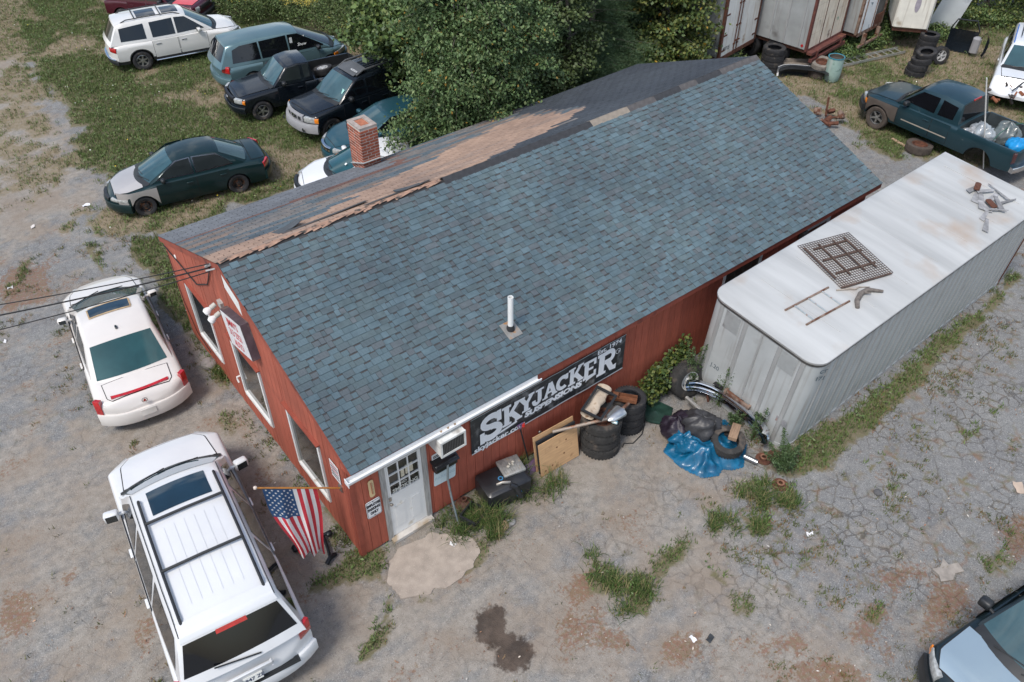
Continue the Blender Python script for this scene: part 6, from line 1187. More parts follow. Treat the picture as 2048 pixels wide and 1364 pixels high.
t = thing('notice_sign', 'small white printed sign near the gable corner above the flag pole', 'sign', (-.045, .42, 2.10)); MB().box((-.008, -.16, -.22), (.0, .16, .22)).build('plate', mat('sign_paper', (.66, .66, .66), .5), t, smooth=0)
for i in range(5): MB().box((-.011, -.13, .14 - .07 * i), (-.0085, .13, .165 - .07 * i)).build('printed_line', mat('print_red', (.4, .06, .08), .6) if i in (0, 2) else INK, t, smooth=0)
MB().lathe([(0, .015), (.05, .012), (.055, 0)], 14, 0, TR((-.03, 7.45, 2.75), (0, R(-90), 0))).build('wall_disc', WHITE, shop)
hk = MB(); hk.tube([(-.03, 4.98, .98), (-.10, 4.98, .98), (-.10, 4.98, .92), (-.10, 4.93, .86)], .022, 8); tag(hk.build('tap', mat('white_tap', (.70, .70, .68), .5)), 'small white pipe fitting on the gable between the first two windows', 'tap')
t = thing('hose_tap', 'double grey tap on the red wall behind the plywood sheets', 'tap', (4.27, -.04, .64))
for z in (0, -.09): MB().lathe([(0, .05), (.035, .045), (.04, .02), (.02, 0)], 12, 0, TR((0, 0, z), (R(90), 0, 0))).build('valve', METAL, t)
t = thing('wall_lamp', 'small caged lamp on the front wall by the far brown door', 'lamp', (12.35, -.05, 2.22)); MB().bev((-.09, -.14, -.14), (.09, 0, .1), .02).build('housing', mat('lamp_dark', (.12, .11, .10), .6, .2, .2, 9), t); MB().lathe([(.07, 0), (.075, -.08), (0, -.1)], 12, 0, TR((0, -.08, -.12))).build('lens', mat('lamp_lens', (.5, .5, .46), .2), t)
WIRE = mat('black_cable', (.012, .012, .013), .6)
cb_ = MB(); cb_.tube([(-.05, 4.62, 4.20), (-.12, 4.72, 4.12), (-.05, 4.80, 4.05)], .03, 8); cb_.tube([(-.05, 4.40, 4.22), (-.2, 4.5, 4.18)], .018, 6); tag(cb_.build('cable_bracket', mat('insulator', (.35, .34, .33), .5, .2)), 'grey cable bracket at the gable peak where three wires end', 'bracket')
for i, (zz, ex, nm) in enumerate(((4.22, (-3.48,7,3.48), 'upper'), (4.10, (-3.57,7,3.26), 'middle'), (3.98, (-3.68,7,2.95), 'lower'))):
    a = Vector((-.08, 4.62 + .05 * i, zz)); b = Vector(ex); b = a + (b - a) * 1.5; P = [a.lerp(b, k / 16) - Vector((0, 0, .08 * (1 - (2 * k / 16 - 1) ** 2))) for k in range(17)]
    tag(MB().tube(P, .011 if i != 1 else .016, 5).build('power_line', WIRE), '%s of the three black wires running left from the gable peak' % nm, 'cable', 'wires to the gable')
tag(MB().tube([(-.05, 4.75, 4.05), (-.05, 5.3, 3.3), (-.05, 6.2, 2.75), (-.05, 7.4, 2.72), (-.06, 8.1, 2.72)], .014, 5).build('wall_cable', WIRE), 'black cable sagging across the gable boards under the rear eave', 'cable')
tag(MB().tube([(-.05, 8.0, 2.6), (-.05, 7.95, 1.2), (-.05, 7.6, .45), (-.05, 6.9, .3)], .008, 5).build('wall_cable', WIRE), 'thin black cable down the far left gable edge', 'cable')

# ------------------------------------------------------------------ flag
t = thing('flag', 'Stars and Stripes drooping from a short wooden pole at the gable corner', 'flag', (0, 0, 0))
pa, pb = Vector((-.05, .33, 1.74)), Vector((-1.46, .30, 2.86)); MB().tube([pa, pb], .016, 8).build('pole', mat('varnished_pole', (.52, .22, .05), .4, 0, .15, 6), t); MB().lathe([(0, -.03), (.03, -.01), (.03, .02), (0, .035)], 12, 0, TR(pb)).build('finial', mat('finial', (.5, .42, .36), .5), t)
MB().box((-.06, .27, 1.66), (-.0, .39, 1.80)).build('bracket', METAL, t, smooth=0)
p0, p1 = pa.lerp(pb, .93), pa.lerp(pb, .30); NU, NV = 52, 60; FL = 2.0
def cloth(u, v):
    """u 0 at the pole tip .. 1 near the wall; v 0 at the pole .. 1 at the fly end"""
    a = p0.lerp(p1, u); s_ = max(0, min(1, (v - .22) / .78)); s_ = s_ * s_ * (3 - 2 * s_)
    gx = (p0.lerp(p1, .60) - a) * (.38 * s_); fold = .05 * math.sin(u * 15 + 2.2 * v) * (.15 + v) + .02 * math.sin(u * 31 + v * 7) * v
    over = (1 - u) * .30 * s_
    z = -FL * v * (1 - .10 * s_) + gx.z * .35 + (.10 * s_ * (1 - u)); return Vector((a.x + gx.x + fold * .35, a.y - over + fold, a.z + z))
V = [[cloth(i / NU, j / NV) for i in range(NU + 1)] for j in range(NV + 1)]; m = MB(); m.v = [tuple(p) for r_ in V for p in r_]
for j in range(NV):
    for i in range(NU):
        u, v = (i + .5) / NU, (j + .5) / NV; k = int(u * 13); mi = 2 if (k < 7 and v < .40) else (0 if k % 2 == 0 else 1); m.f.append((j * (NU + 1) + i, j * (NU + 1) + i + 1, (j + 1) * (NU + 1) + i + 1, (j + 1) * (NU + 1) + i)); m.m.append(mi)
cl = m.build('cloth', [mat('flag_red', (.52, .03, .045), .7, 0, .08, 6, .2, 300), mat('flag_white', (.72, .70, .68), .7, 0, .04, 6, .2, 300), mat('flag_blue', (.02, .07, .17), .7, 0, .1, 6, .2, 300)], t, smooth=80)
stm = mat('flag_white', (.72, .7, .68)); sm_ = MB(); ss = [(r_ * math.sin(R(36 * k)), r_ * math.cos(R(36 * k))) for k in range(10) for r_ in [.030 if k % 2 == 0 else .0125]]
for row in range(9):
    for cidx in range(6 if row % 2 == 0 else 5):
        u = (.05 + .90 * (row + .5) / 9) * 7 / 13; v = .40 * ((cidx + .5 + (0 if row % 2 == 0 else .5)) / 6); p = cloth(u, v); du = (cloth(u + .01, v) - p).normalized(); dv = (cloth(u, v + .01) - p).normalized(); nn3 = du.cross(dv).normalized()
        for sg in (1, -1):
            base = p + nn3 * .006 * sg; n0 = len(sm_.v); sm_.v += [tuple(base + dv * a + du * b) for a, b in ss] + [tuple(base)]; sm_.f += [(n0 + k, n0 + (k + 1) % 10, n0 + 10) for k in range(10)]; sm_.m += [0] * 10
st_ = sm_.build('stars', stm, t, smooth=0); tag(st_, kind='stuff')

# ------------------------------------------------------------------ junk along the front wall
PLY = mat('plywood', (.52, .32, .165), .8, 0, .14, 3, .1, 30, stain=(.30, .165, .08), sthr=.62, sscale=4, stretch=(1, 8, 8)); 
for i, (dy, h, l, nm, mt_) in enumerate(((0, .84, 1.0, 'front', PLY), (.10, .93, 1.04, 'rear', PLY))):
    o = tag(MB().box((0, 0, 0), (l, .02, h)).build('plywood_sheet', mt_, smooth=0), ('bare plywood sheet with dark knots leaning in front of the tyre stack' if i == 0 else 'darker-edged plywood sheet leaning behind the front plywood sheet'), 'plywood'); o.location = (3.88, -.62 + dy * 1.6, 0); o.rotation_euler = (R(-10), 0, R(-2)); o['group'] = 'leaning plywood sheets'
for x, z in ((.45, .55), (.3, .15), (.62, .3), (.12, .1), (.7, .62)): MB().lathe([(0, .002), (.022, .001)], 10, 0, TR((x, -.001, z), (R(90), 0, 0))).build('knot', mat('knot_brown', (.16, .07, .03), .9), bpy.data.objects['plywood_sheet'])
o = tag(MB().box((0, 0, 0), (1.0, .045, .86)).build('black_board', mat('black_foam', (.02, .022, .026), .7, 0, .3, 9), smooth=0), 'thick black board sandwiched between the two plywood sheets', 'board'); o.location = (3.90, -.545, 0); o.rotation_euler = (R(-10), 0, R(-2))
t = thing('battery_case', 'big black plastic tank with a round blue sticker among the weeds', 'tank', (3.0, -.42, 0), R(-8)); BT = mat('tank_black', (.014, .015, .018), .4, 0, .3, 4, coat=.2)
MB().bev((-.48, -.36, 0), (.50, .30, .52), .05).build('case', BT, t); MB().box((-.44, -.365, .40), (.46, -.35, .44)).build('rib', BT, t, smooth=0)
MB().lathe([(.055, .0), (.055, .004), (.03, .004)], 18, 0, TR((-.06, -.05, .522))).build('sticker', mat('sticker_blue', (.05, .2, .38), .5), t); MB().tube([(-.2, -.15, .52), (-.1, -.2, .58), (.05, -.25, .55)], .03, 8).build('hose', METAL, t); MB().tube([(.02, -.3, .54), (.1, -.36, .5), (.2, -.42, .2)], .06, 8).build('hose', BT, t)
for i in range(3): MB().tube([(.1 + .03 * i, -.375, .42), (.14 + .05 * i, -.38, .2 + .04 * i)], .008, 5).build('wire', mat('blue_wire', (.05, .25, .5), .5), t)
t = thing('metal_plate', 'square ridged grey metal box lying on the black tank', 'metal box', (3.27, -.36, .522), R(-12)); MB().bev((-.24, -.22, 0), (.24, .22, .07), .015).build('case', mat('cast_alloy', (.30, .30, .29), .6, .5, .25, 12, .4, 60, stain=(.4, .34, .26), sthr=.6, sscale=9), t)
for i in range(9): MB().box((-.2 + .05 * i, -.19, .07), (-.19 + .05 * i, .19, .078)).build('ridge', mat('cast_alloy', (.3, .3, .29)), t, smooth=0)
for i in range(4): tag(MB().lathe([(0, 0), (.03, .0), (.035, .02), (.0, .04)], 7, 0, TR((0, 0, 0), (i, i, i))).build('pebble', mat('pale_stone', (.45, .42, .36), .9, 0, .2)), '%s pale stone on the ridged metal box' % ('leftmost', 'second', 'third', 'rightmost')[i], 'stone', 'stones on the metal box'); 
for i, o in enumerate([o for o in bpy.data.objects if o.name.startswith('pebble')]): o.location = (3.27 + .05 * i - .08, -.38 + .04 * (i % 2), .61)
t = thing('snow_shovel', 'black-handled shovel with purple grip and a red clip leaning on the wall', 'shovel', (3.78, -.10, 0)); PUR = mat('purple_plastic', (.20, .12, .22), .5, 0, .1)
MB().tube([(.05, -.14, .22), (-.06, .0, 1.12)], .017, 8).build('shaft', BLACKP, t); MB().tube([(-.13, .01, 1.25), (.02, .01, 1.25)], .018, 8).tube([(-.13, .01, 1.25), (-.06, .01, 1.12), (.02, .01, 1.25)], .014, 8).build('grip', PUR, t)
MB().grid([[(-.2 + .08 * i, -.22 + .05 * abs(i - 2.5) * .5 - .1 * j, .22 - .17 * j) for i in range(6)] for j in (0, .5, 1.2)]).grid([[(-.2 + .08 * i, -.23 + .05 * abs(i - 2.5) * .5 - .1 * j, .22 - .17 * j) for i in range(6)] for j in (0, .5, 1.2)], flip=True).build('blade', PUR, t); MB().bev((-.02, -.03, 1.14), (.05, .03, 1.26), .02).build('clip', mat('red_clip', (.7, .03, .02), .4), t)
tag(MB().lathe([(.17, 0), (.19, .04), (.12, .12), (.07, .15), (.055, .2), (.06, .22), (.04, .22), (.04, .1)], 18).build('iron_cover', mat('red_brown_iron', (.12, .05, .035), .7, .1, .2, 9), loc=(2.20, -.22, .0)), 'red-brown iron funnel cap on the ground by the wall', 'iron cap')
t = thing('plastic_bin', 'crumpled black plastic box lying open beside the leaning pipe', 'box', (2.14, -.62, 0), R(20)); 
for a, b in (((-.22, -.16, 0), (.22, .16, .03)), ((-.24, -.18, .0), (-.20, .18, .26)), ((.20, -.18, 0), (.24, .18, .2)), ((-.2, .15, 0), (.2, .18, .28)), ((-.2, -.18, 0), (.2, -.15, .16))): MB().box(a, b).build('panel', BLACKP, t, smooth=0)
tag(MB().tube([(1.83, -.55, .0), (1.86, -.30, .62), (1.86, -.22, 1.05), (1.87, -.24, 1.50)], .022, 10).build('pipe', mat('galvanised', (.26, .31, .33), .5, .6, .15, 8, stain=(.25, .1, .05), sthr=.62, sscale=8)), 'bent grey pipe leaning on the letterbox, rusty at its foot', 'pipe')
def stone(label, loc, r, col, sq=(1, 1, .6)):
    m = MB(); P = []
    for j in range(7):
        a = math.pi * j / 6; P.append((r * math.sin(a) + .0001, -r * math.cos(a)))
    m.lathe(P, 10); 
    m.v = [(x * sq[0] * (1 + .3 * (vnoise(np.array([x * 9 + 5]), np.array([y * 9 + z * 7 + 5]))[0] - .5)), y * sq[1], z * sq[2]) for x, y, z in m.v]
    return tag(m.build('rock', mat('rock_%d' % int(col[0] * 100), col, .9, 0, .2, 8, .5, 50), loc=loc, smooth=60), label, 'rock')
stone('tan rounded rock on the ground below the weeds right of the door', (2.50, -1.10, .04), .13, (.42, .27, .17)); stone('flat grey rock beside the tan rock', (2.66, -1.10, .02), .12, (.27, .26, .25), (1.2, 1, .35)); stone('grey broken stone at the foot of the gable under the first window', (-0.18,6.85,0.05), .2, (.24, .22, .21), (1, 1.1, .5)); stone('small dark stone on the cracked asphalt right of the trailer', (9.01,-5.15,0.02), .09, (.10, .10, .105)); tag(MB().prism([(-.32, -.05), (-.12, -.17), (.05, -.12), (.22, -.2), (.30, -.02), (.12, .06), (.16, .2), (-.06, .13), (-.2, .2), (-.22, .05)], 0, .025).build('broken_concrete', mat('rubble', (.30, .27, .24), .95, 0, .2, 8, .5, 50), loc=(8.45,-7.03,0), smooth=0), 'jagged flat piece of pale concrete near the dark SUV mirror', 'concrete piece')
# on the tyre stacks
t = thing('exhaust_silencer', 'silver silencer with a long rusty tailpipe lying on the wide tyre stack', 'exhaust', (0, 0, 0)); m = MB(); m.lathe([(.03, -.30), (.05, -.27), (.10, -.22), (.135, .08), (.13, .12), (.05, .15), (.03, .2)], 18, 0, TR((5.62, -.92, 1.04), (0, R(90), R(6))) @ Matrix.Diagonal((.7, 1.25, 1, 1))); m.build('muffler', mat('silver_can', (.55, .57, .58), .28, .85, .1, 5), t)
MB().tube([(5.78, -.9, 1.04), (6.0, -.86, 1.05)], .035, 8).build('outlet', RUSTP, t); MB().tube([(5.36, -.90, 1.03), (5.1, -.78, 1.0), (4.3, -.42, .93)], .036, 10).build('tailpipe', mat('rusty_pipe', (.40, .33, .27), .5, .5, .2, 5, stain=(.26, .09, .03), sthr=.52, sscale=5), t)
t = thing('folded_bag', 'dirty cream folded sack on the wide tyre stack behind the silencer', 'sack', (5.45, -.45, 1.02), R(24)); m = MB(); m.grid([[(x, .16 * math.cos(a) * (1 + .1 * math.sin(x * 20)), .10 + .09 * math.sin(a) + .02 * math.sin(x * 13 + a)) for a in [2 * math.pi * k / 14 for k in range(15)]] for x in [-.45 + .09 * i for i in range(11)]]); m.build('sack', mat('dirty_canvas', (.50, .42, .33), .9, 0, .15, 6, stain=(.22, .13, .07), sthr=.55, sscale=6), t, smooth=80)
t = thing('metal_rack', 'black rectangular metal frame on the cream sack on the tyre stack', 'frame', (5.37, -.62, 1.24), R(22)); 
for a, b in (((-.38, -.24, 0), (.38, -.19, .04)), ((-.38, .19, 0), (.38, .24, .04)), ((-.38, -.19, 0), (-.33, .19, .04)), ((.33, -.19, 0), (.38, .19, .04))): MB().box(a, b).build('bar', BLACKP, t, smooth=0)
t.rotation_euler = (R(8), R(-4), R(22))
for i, (x, y, cc, nm) in enumerate(((5.40, -1.0, (.50, .62, .62), 'white and teal'), (5.50, -.98, (.08, .28, .40), 'blue'), (5.66, -.93, (.03, .12, .5), 'dark blue'))):
    tag(MB().lathe([(0, 0), (.026, .002), (.032, .012), (.033, .10), (.026, .118), (0, .116)], 14, 0, TR((0, 0, .04), (R(90), 0, R(30 - 50 * i)))).build('drink_can', mat('can_%d' % i, cc, .3, .5, .3, 20), loc=(x, y, .955)), '%s drink can lying on the wide tyre stack' % nm, 'can', 'cans on the tyre stack')
t = thing('rusty_bracket', 'rust-brown steel channel lying across the black rim', 'bracket', (6.10, -.60, .90), R(-52)); MB().box((-.30, -.09, 0), (.30, .09, .015)).box((-.3, -.09, .015), (.3, -.075, .09)).box((-.3, .075, .015), (.3, .09, .09)).box((-.22, -.06, .015), (-.1, .06, .12)).build('channel', mat('orange_rust', (.17, .065, .03), .9, .1, .3, 9), t, smooth=0)
tag(MB().tube([(6.58, -.80, .75), (6.6, -.88, .03), (6.35, -1.05, .012), (6.02, -1.12, .012), (5.86, -1.0, .012), (5.76, -1.06, .012)], .011, 6).build('cable', WIRE), 'thin black cable trailing on the ground from the narrower tyre stack', 'cable')
# blue tarp, bags, chrome bumper
def blob(name, label, cat, loc, sx, sy, sz, mt, seed, amp=.35, rz=0., fl=.0, kind=None):
    m = MB(); nu, nv = 40, 22; P = []
    uu, vv = np.meshgrid(np.linspace(0, 2 * np.pi, nu + 1), np.linspace(0, np.pi / 2 if fl else np.pi, nv + 1)); dx, dy, dz = np.cos(uu) * np.sin(vv), np.sin(uu) * np.sin(vv), np.cos(vv)
    n_ = vnoise(dx * 2.2 + seed, dy * 2.2 + dz * 1.3 + seed) - .5 + .55 * (vnoise(dx * 5.5 + seed, dy * 5.5 + dz * 3 + seed * 2) - .5); rd = np.abs(vnoise(np.cos(uu) * 3 + dz * 4 + seed, np.sin(uu) * 3 + seed) - .5) * -.5
    k = 1 + amp * (n_ + rd); k[:, -1] = k[:, 0]
    m.grid([[(float(dx[j, i] * sx * k[j, i]), float(dy[j, i] * sy * k[j, i]), float(max(-.02 if fl else -9, dz[j, i] * sz * k[j, i]))) for i in range(nu + 1)] for j in range(nv + 1)], flip=True)
    o = m.build(name, mt, loc=loc, rot=(0, 0, rz), smooth=70); return tag(o, label, cat)
TARP = mat('blue_tarp', (.004, .10, .20), .34, 0, .3, 4, .5, 22, stain=(.006, .07, .15), sthr=.55, sscale=5, coat=.15)
TP = [(6.36,-1.7),(6.72,-1.54),(7.04,-1.41),(7.45,-1.45),(7.56,-1.64),(8.11,-1.87),(7.91,-2.65),(7.73,-2.77),(7.37,-3.01),(7.15,-2.93),(7,-2.78),(6.78,-2.84),(6.49,-2.69),(6.4,-2.43),(6.35,-2.22),(6.36,-1.97)]
tx = np.linspace(6.0, 8.1, 84); ty_ = np.linspace(-3.2, -1.0, 84); TX, TY2 = np.meshgrid(tx, ty_); sdv = sdist(TP, TX, TY2); rid = np.abs(vnoise(TX * 3.2 + TY2 * 2, TY2 * 3.1 - TX) - .5); rid2 = np.abs(vnoise(TX * 7.5 + 3, TY2 * 8 + TX * 3) - .5)
hz = .02 + .42 * sm(0, .5, sdv) * (.45 + .55 * vnoise(TX * 1.6 + 4, TY2 * 1.6)) + (.34 * (.28 - rid) + .20 * (.25 - rid2)) * sm(-.02, .25, sdv); hz = np.maximum(hz, .012)
ok = sdv > -.03; m = MB(); idx = -np.ones(TX.shape, int); k_ = 0
for j in range(84):
    for i in range(84):
        if ok[j, i]: idx[j, i] = k_; k_ += 1; m.v.append((TX[j, i], TY2[j, i], hz[j, i] if sdv[j, i] > 0 else .008))
for j in range(83):
    for i in range(83):
        qd = (idx[j, i], idx[j, i + 1], idx[j + 1, i + 1], idx[j + 1, i])
        if min(qd) >= 0: m.f.append(tuple(int(v) for v in qd)); m.m.append(0)
tag(m.build('blue_tarp', TARP, smooth=180), 'crumpled bright blue tarp spread over a heap in front of the trailer', 'tarp')
o = blob('tarp_bundle', 'knotted blue tarp bundle left of the black bag', 'tarp', (6.72,-1.87,0.22), .24, .34, .22, TARP, 3., .8, .3)
BAG = mat('black_bag', (.032, .032, .035), .45, 0, .3, 3, .8, 16)
blob('rubbish_bag', 'shiny black rubbish bag resting on the blue tarp', 'bag', (7.22,-1.9,0.42), .34, .42, .34, BAG, 11., .35, .5)
blob('rubbish_bag', 'dark purple-black bag behind the tarp, by the green sheet', 'bag', (6.89,-1.5,0.3), .34, .36, .30, mat('purple_bag', (.018, .012, .022), .5, 0, .4, 4, .8, 18), 21., .6, .2)
gt_ = MB(); gp_ = [(7.06,-0.33),(7.32,-0.53),(7.44,-0.92),(6.99,-1.25),(6.72,-0.94),(6.63,-0.68)]; cx = sum(p[0] for p in gp_) / 6; cy = sum(p[1] for p in gp_) / 6
gt_.grid([[(cx + (x - cx) * f_, cy + (y - cy) * f_, .02 + .05 * (1 - f_) + .03 * (vnoise(np.array([x * 5 * f_ + 3]), np.array([y * 5 * f_]))[0])) for x, y in gp_ + gp_[:1]] for f_ in (.02, .35, .7, .9, 1.0, 1.01)]); tag(gt_.build('green_tarp', mat('green_sheet', (.018, .045, .034), .35, 0, .35, 5, .8, 18, coat=.2), smooth=80), 'dark green plastic sheet on the ground between tyres and bags', 'tarp')
t = thing('chrome_bumper', 'long curved chrome truck bumper propped against the trailer front', 'bumper', (0, 0, 0)); bp0 = [(7.92, -.82), (8.12, -.98), (8.28, -1.35), (8.32, -1.8), (8.30, -2.3), (8.24, -2.7), (8.12, -2.95), (7.98, -3.02)]
def spline(P, n=30):
    out = []
    for k in range(n + 1):
        t_ = k / n * (len(P) - 1); i = min(int(t_), len(P) - 2); f_ = t_ - i; g_ = lambda q: Vector(P[max(0, min(len(P) - 1, q))]); a, b, c_, d = g_(i - 1), g_(i), g_(i + 1), g_(i + 2)
        out.append(.5 * ((2 * b) + (c_ - a) * f_ + (2 * a - 5 * b + 4 * c_ - d) * f_ ** 2 + (3 * b - a - 3 * c_ + d) * f_ ** 3))
    return out
sp = spline(bp0); rows = []
for i, p in enumerate(sp):
    d = (sp[min(i + 1, 30)] - sp[max(i - 1, 0)]).normalized(); nrm = Vector((d.y, -d.x)) * -1 if d.y > 0 else Vector((d.y, -d.x)); o_ = .5
    rows.append([(p.x + nrm.x * a, p.y + nrm.y * a, z) for a, z in ((.10, .30), (.0, .30), (-.03, .34), (-.035, .44), (.0, .47), (-.01, .54), (.03, .575), (.13, .585), (.14, .57))])
MB().grid(rows).grid([[(x, y + .004, z - .006) for x, y, z in r_] for r_ in rows], flip=True).build('bar', CHROME, t, smooth=50)
for k in (9, 14, 20): p = sp[k]; MB().box((p.x - .045, p.y - .12, .584), (p.x + .06, p.y + .12, .592)).build('slot', SEAM, t, smooth=0)
MB().tube([(8.2, -1.2, .3), (8.25, -1.25, 0)], .03, 6).tube([(8.2, -2.6, .3), (8.22, -2.6, 0)], .03, 6).build('mount_arm', RUST, t)
tag(MB().tube([(7.66,-1.07,0.35), (7.6,-1.61,0.35)], .045, 10).build('exhaust_pipe', mat('pale_pipe', (.5, .49, .46), .4, .7, .2, 6, stain=(.25, .11, .05), sthr=.6, sscale=8)), 'pale exhaust pipe lying between the bags and the chrome bumper', 'pipe')
tag(MB().tube([(7.55,-2.87,0.1), (7.65,-3.15,0.08)], .06, 10).build('exhaust_tip', mat('dull_chrome', (.35, .35, .36), .3, .9, .2, 8)), 'chrome pipe end poking out from under the tarp', 'pipe')
o = tag(MB().bev((-.22, -.09, 0), (.22, .09, .11), .012).build('wood_block', mat('sawn_wood', (.26, .17, .11), .85, 0, .25, 8, stretch=(1, 6, 6))), 'squared wood block lying across the tyre on the tarp', 'wood block'); o.location = (7.55,-2.51,0.48); o.rotation_euler = (0, 0, R(28))
DISC = [(.04, .06), (.045, .075), (.085, .075), (.09, .02), (.165, .018), (.17, .01), (.17, 0), (.0, 0)]
for (lx_, lb) in (((7.89,-3.13,0), 'rusty brake disc with a bright hub ring at the end of the bumper'), ((8.14,-3.24,0.02), 'rusty brake disc half under the weeds by the trailer corner'), ((7.61,-3.79,0), 'rusty brake disc among the weeds out in front of the trailer')):
    o = thing('brake_disc', lb, 'brake disc', lx_, 0, 'rusty brake discs'); MB().lathe(DISC, 26).build('disc', RUST, o); MB().lathe([(.045, .078), (.08, .078), (.08, .074)], 18).build('hub_face', mat('hub_rust', (.32, .16, .10), .7, .4, .3, 14), o)
# black hitch rack below the flag
t = thing('tow_frame', 'black T-shaped metal tow frame lying on the asphalt beside the flag', 'tow frame', (0, 0, 0)); a, b, c_ = (-.95, .86, .10), (-.30, .78, .12), (-.55, .28, .08); BMm = mat('oily_black', (.012, .016, .02), .4, .4, .4, 9)
MB().tube([a, (-.6, .84, .12), b], .035, 8).build('bar', BMm, t); MB().tube([(-.42, .80, .12), (-.48, .5, .10), c_], .03, 8).build('bar', BMm, t); MB().bev((-.08, -.07, 0), (.08, .07, .12), .03, 0, TR((-.95, .88, .03))).build('bracket', BMm, t); MB().bev((-.06, -.05, 0), (.06, .05, .1), .02, 0, TR((-.30, .77, .06))).build('bracket', BMm, t); MB().tube([(-.66, .22, .06), (-.55, .28, .10), (-.42, .32, .05)], .045, 8).build('foot', BMm, t)

# ------------------------------------------------------------------ right and rear yard
t = thing('barrel', 'pale green plastic barrel with a turquoise rim standing before the trailers', 'barrel', (24.61,7.41,0)); MB().lathe([(0, .0), (.25, .0), (.27, .03), (.295, .3), (.295, .6), (.285, .9), (.27, .9), (.265, .80), (0, .8)], 26, mis=[0, 0, 0, 0, 0, 0, 1, 1]).build('drum', [mat('pale_green', (.30, .42, .38), .5, 0, .1, 4, stain=(.06, .12, .09), sthr=.6, sscale=4, streak=(.45, .5, .47)), mat('barrel_filth', (.06, .05, .04), .9)], t); MB().lathe([(.28, .885), (.303, .89), (.303, .915), (.28, .915), (.28, .885)], 26).build('rim', mat('turquoise_rim', (.02, .22, .32), .4), t)
t = thing('aluminium_ladder', 'long pale aluminium ladder lying in the grass beyond the barrel', 'ladder', (0, 0, .06)); AL = mat('dull_alu', (.46, .47, .45), .45, .6, .1, 6)
La, Lb, dd = Vector((25.6, 7.82, 0)), Vector((28.9, 7.05, 0)), Vector((.11, .42, 0))
for k in (0, 1): a, b = La + dd * k, Lb + dd * k; m = MB(); yv = math.atan2(b.y - a.y, b.x - a.x); m.box((0, -.012, 0), ((b - a).length, .012, .09), 0, TR(a, (0, 0, yv))); m.build('side_rail', AL, t, smooth=0)
for i in range(10): p = La.lerp(Lb, (i + .5) / 10); MB().tube([p + Vector((0, 0, .045)), p + dd + Vector((0, 0, .045))], .018, 6).build('rung', AL, t)
t = thing('bumper_cover', 'white and black torn-off car bumper cover lying in the grass by the roof end', 'bumper', (23.85, 8.15, .25), R(-52)); c1 = [(-.95 + .19 * i, .35 * (1 - ((i - 5) / 5) ** 4), 0) for i in range(11)]
m = MB(); m.grid([[(x, y + dy, z) for x, y, _ in c1] for dy, z in ((-.1, -.22), (.04, -.15), (.06, .05), (.0, .14), (-.12, .16))]); m.build('skin', paint('plain_white', (.8, .81, .82)), t); m = MB(); m.grid([[(x * .93, y + dy, z) for x, y, _ in c1] for dy, z in ((-.14, -.25), (-.02, -.16), (-.03, .05), (-.13, .12), (-.38, .10))], flip=True); m.build('backing', BLACKP, t)
t = thing('plank_box', 'weathered wooden trough under the grey trailer beside the tyre stack', 'trough', (24.15, 8.95, 0), R(-42)); GR = mat('grey_plank', (.28, .24, .20), .9, 0, .25, 6, stain=(.14, .08, .05), sthr=.55)
for a, b in (((-.8, -.22, .0), (.8, -.18, .35)), ((-.8, .18, 0), (.8, .22, .35)), ((-.8, -.18, .05), (.8, .18, .09)), ((-.84, -.22, 0), (-.8, .22, .35)), ((.8, -.22, 0), (.84, .22, .35))): MB().box(a, b).build('plank', GR, t, smooth=0)
t = thing('axle_scrap', 'heap of rusty brown engine parts in the grass beyond the roof corner', 'scrap heap', (21.7, 5.5, 0)); 
for i in range(15):
    a = Vector((random.uniform(-.6, .6), random.uniform(-.45, .45), random.uniform(.03, .28))); m = MB()
    if i % 3: m.tube([a, a + Vector((random.uniform(-.45, .45), random.uniform(-.4, .4), random.uniform(-.1, .35 if i == 4 else .12)))], random.uniform(.025, .07), 7)
    else: m.bev((-.13, -.10, 0), (.13, .10, .14), .03, 0, TR(a, (random.random(), random.random(), i)))
    m.build('scrap_piece', RUST if i % 2 else RUSTP, t)
MB().tube([(.1, .1, .1), (.16, .2, .75)], .04, 6).build('scrap_piece', RUST, t)
o = tag(MB().box((0, -.05, 0), (1.24, .05, .03)).build('timber', mat('pale_timber', (.48, .33, .23), .8, 0, .15, 5), smooth=0), 'thin pale timber lying on the gravel near the dark pickup', 'timber'); o.location = (22.1, 2.1, .01); o.rotation_euler = (0, 0, R(78))
tag(MB().tube([(22.95, .4, .0), (22.2, 1.05, 3.0)][::1], .022, 8).build('pole', mat('pale_pole', (.56, .55, .52), .5)), 'thin pale pole leaning up past the dark pickup tail', 'pole')
t = thing('car_door', 'black car door and fender parts standing by the bushes behind the chrome wheel', 'car door', (30.55, 6.35, 0), R(-65)); m = MB(); m.grid([[(x, .12 * math.sin(z * 2.4), z) for x in (0, .35, .7, 1.05)] for z in (0.02, .3, .6, .85)]); m.grid([[(x, .12 * math.sin(z * 2.4) - .06, z) for x in (0, .35, .7, 1.05)] for z in (0.02, .3, .6, .85)], flip=True); m.build('skin', BLK, t)
fr = MB(); fr.tube([(0, .1, .85), (.15, .02, 1.25), (.85, .02, 1.28), (1.05, .1, .85)], .03, 6); fr.build('window_frame', BLACKP, t); MB().grid([[(1.3 + .1 * math.cos(a) * (1 + k), -.2 - .15 * k, .5 + .48 * math.sin(a)) for a in [R(-60 + 30 * i) for i in range(8)]] for k in (0, 1)]).build('fender', BLK, t); MB().bev((.9, -.3, .1), (1.2, .0, .75), .06).build('backing', mat('grey_plastic', (.28, .28, .29)), t)
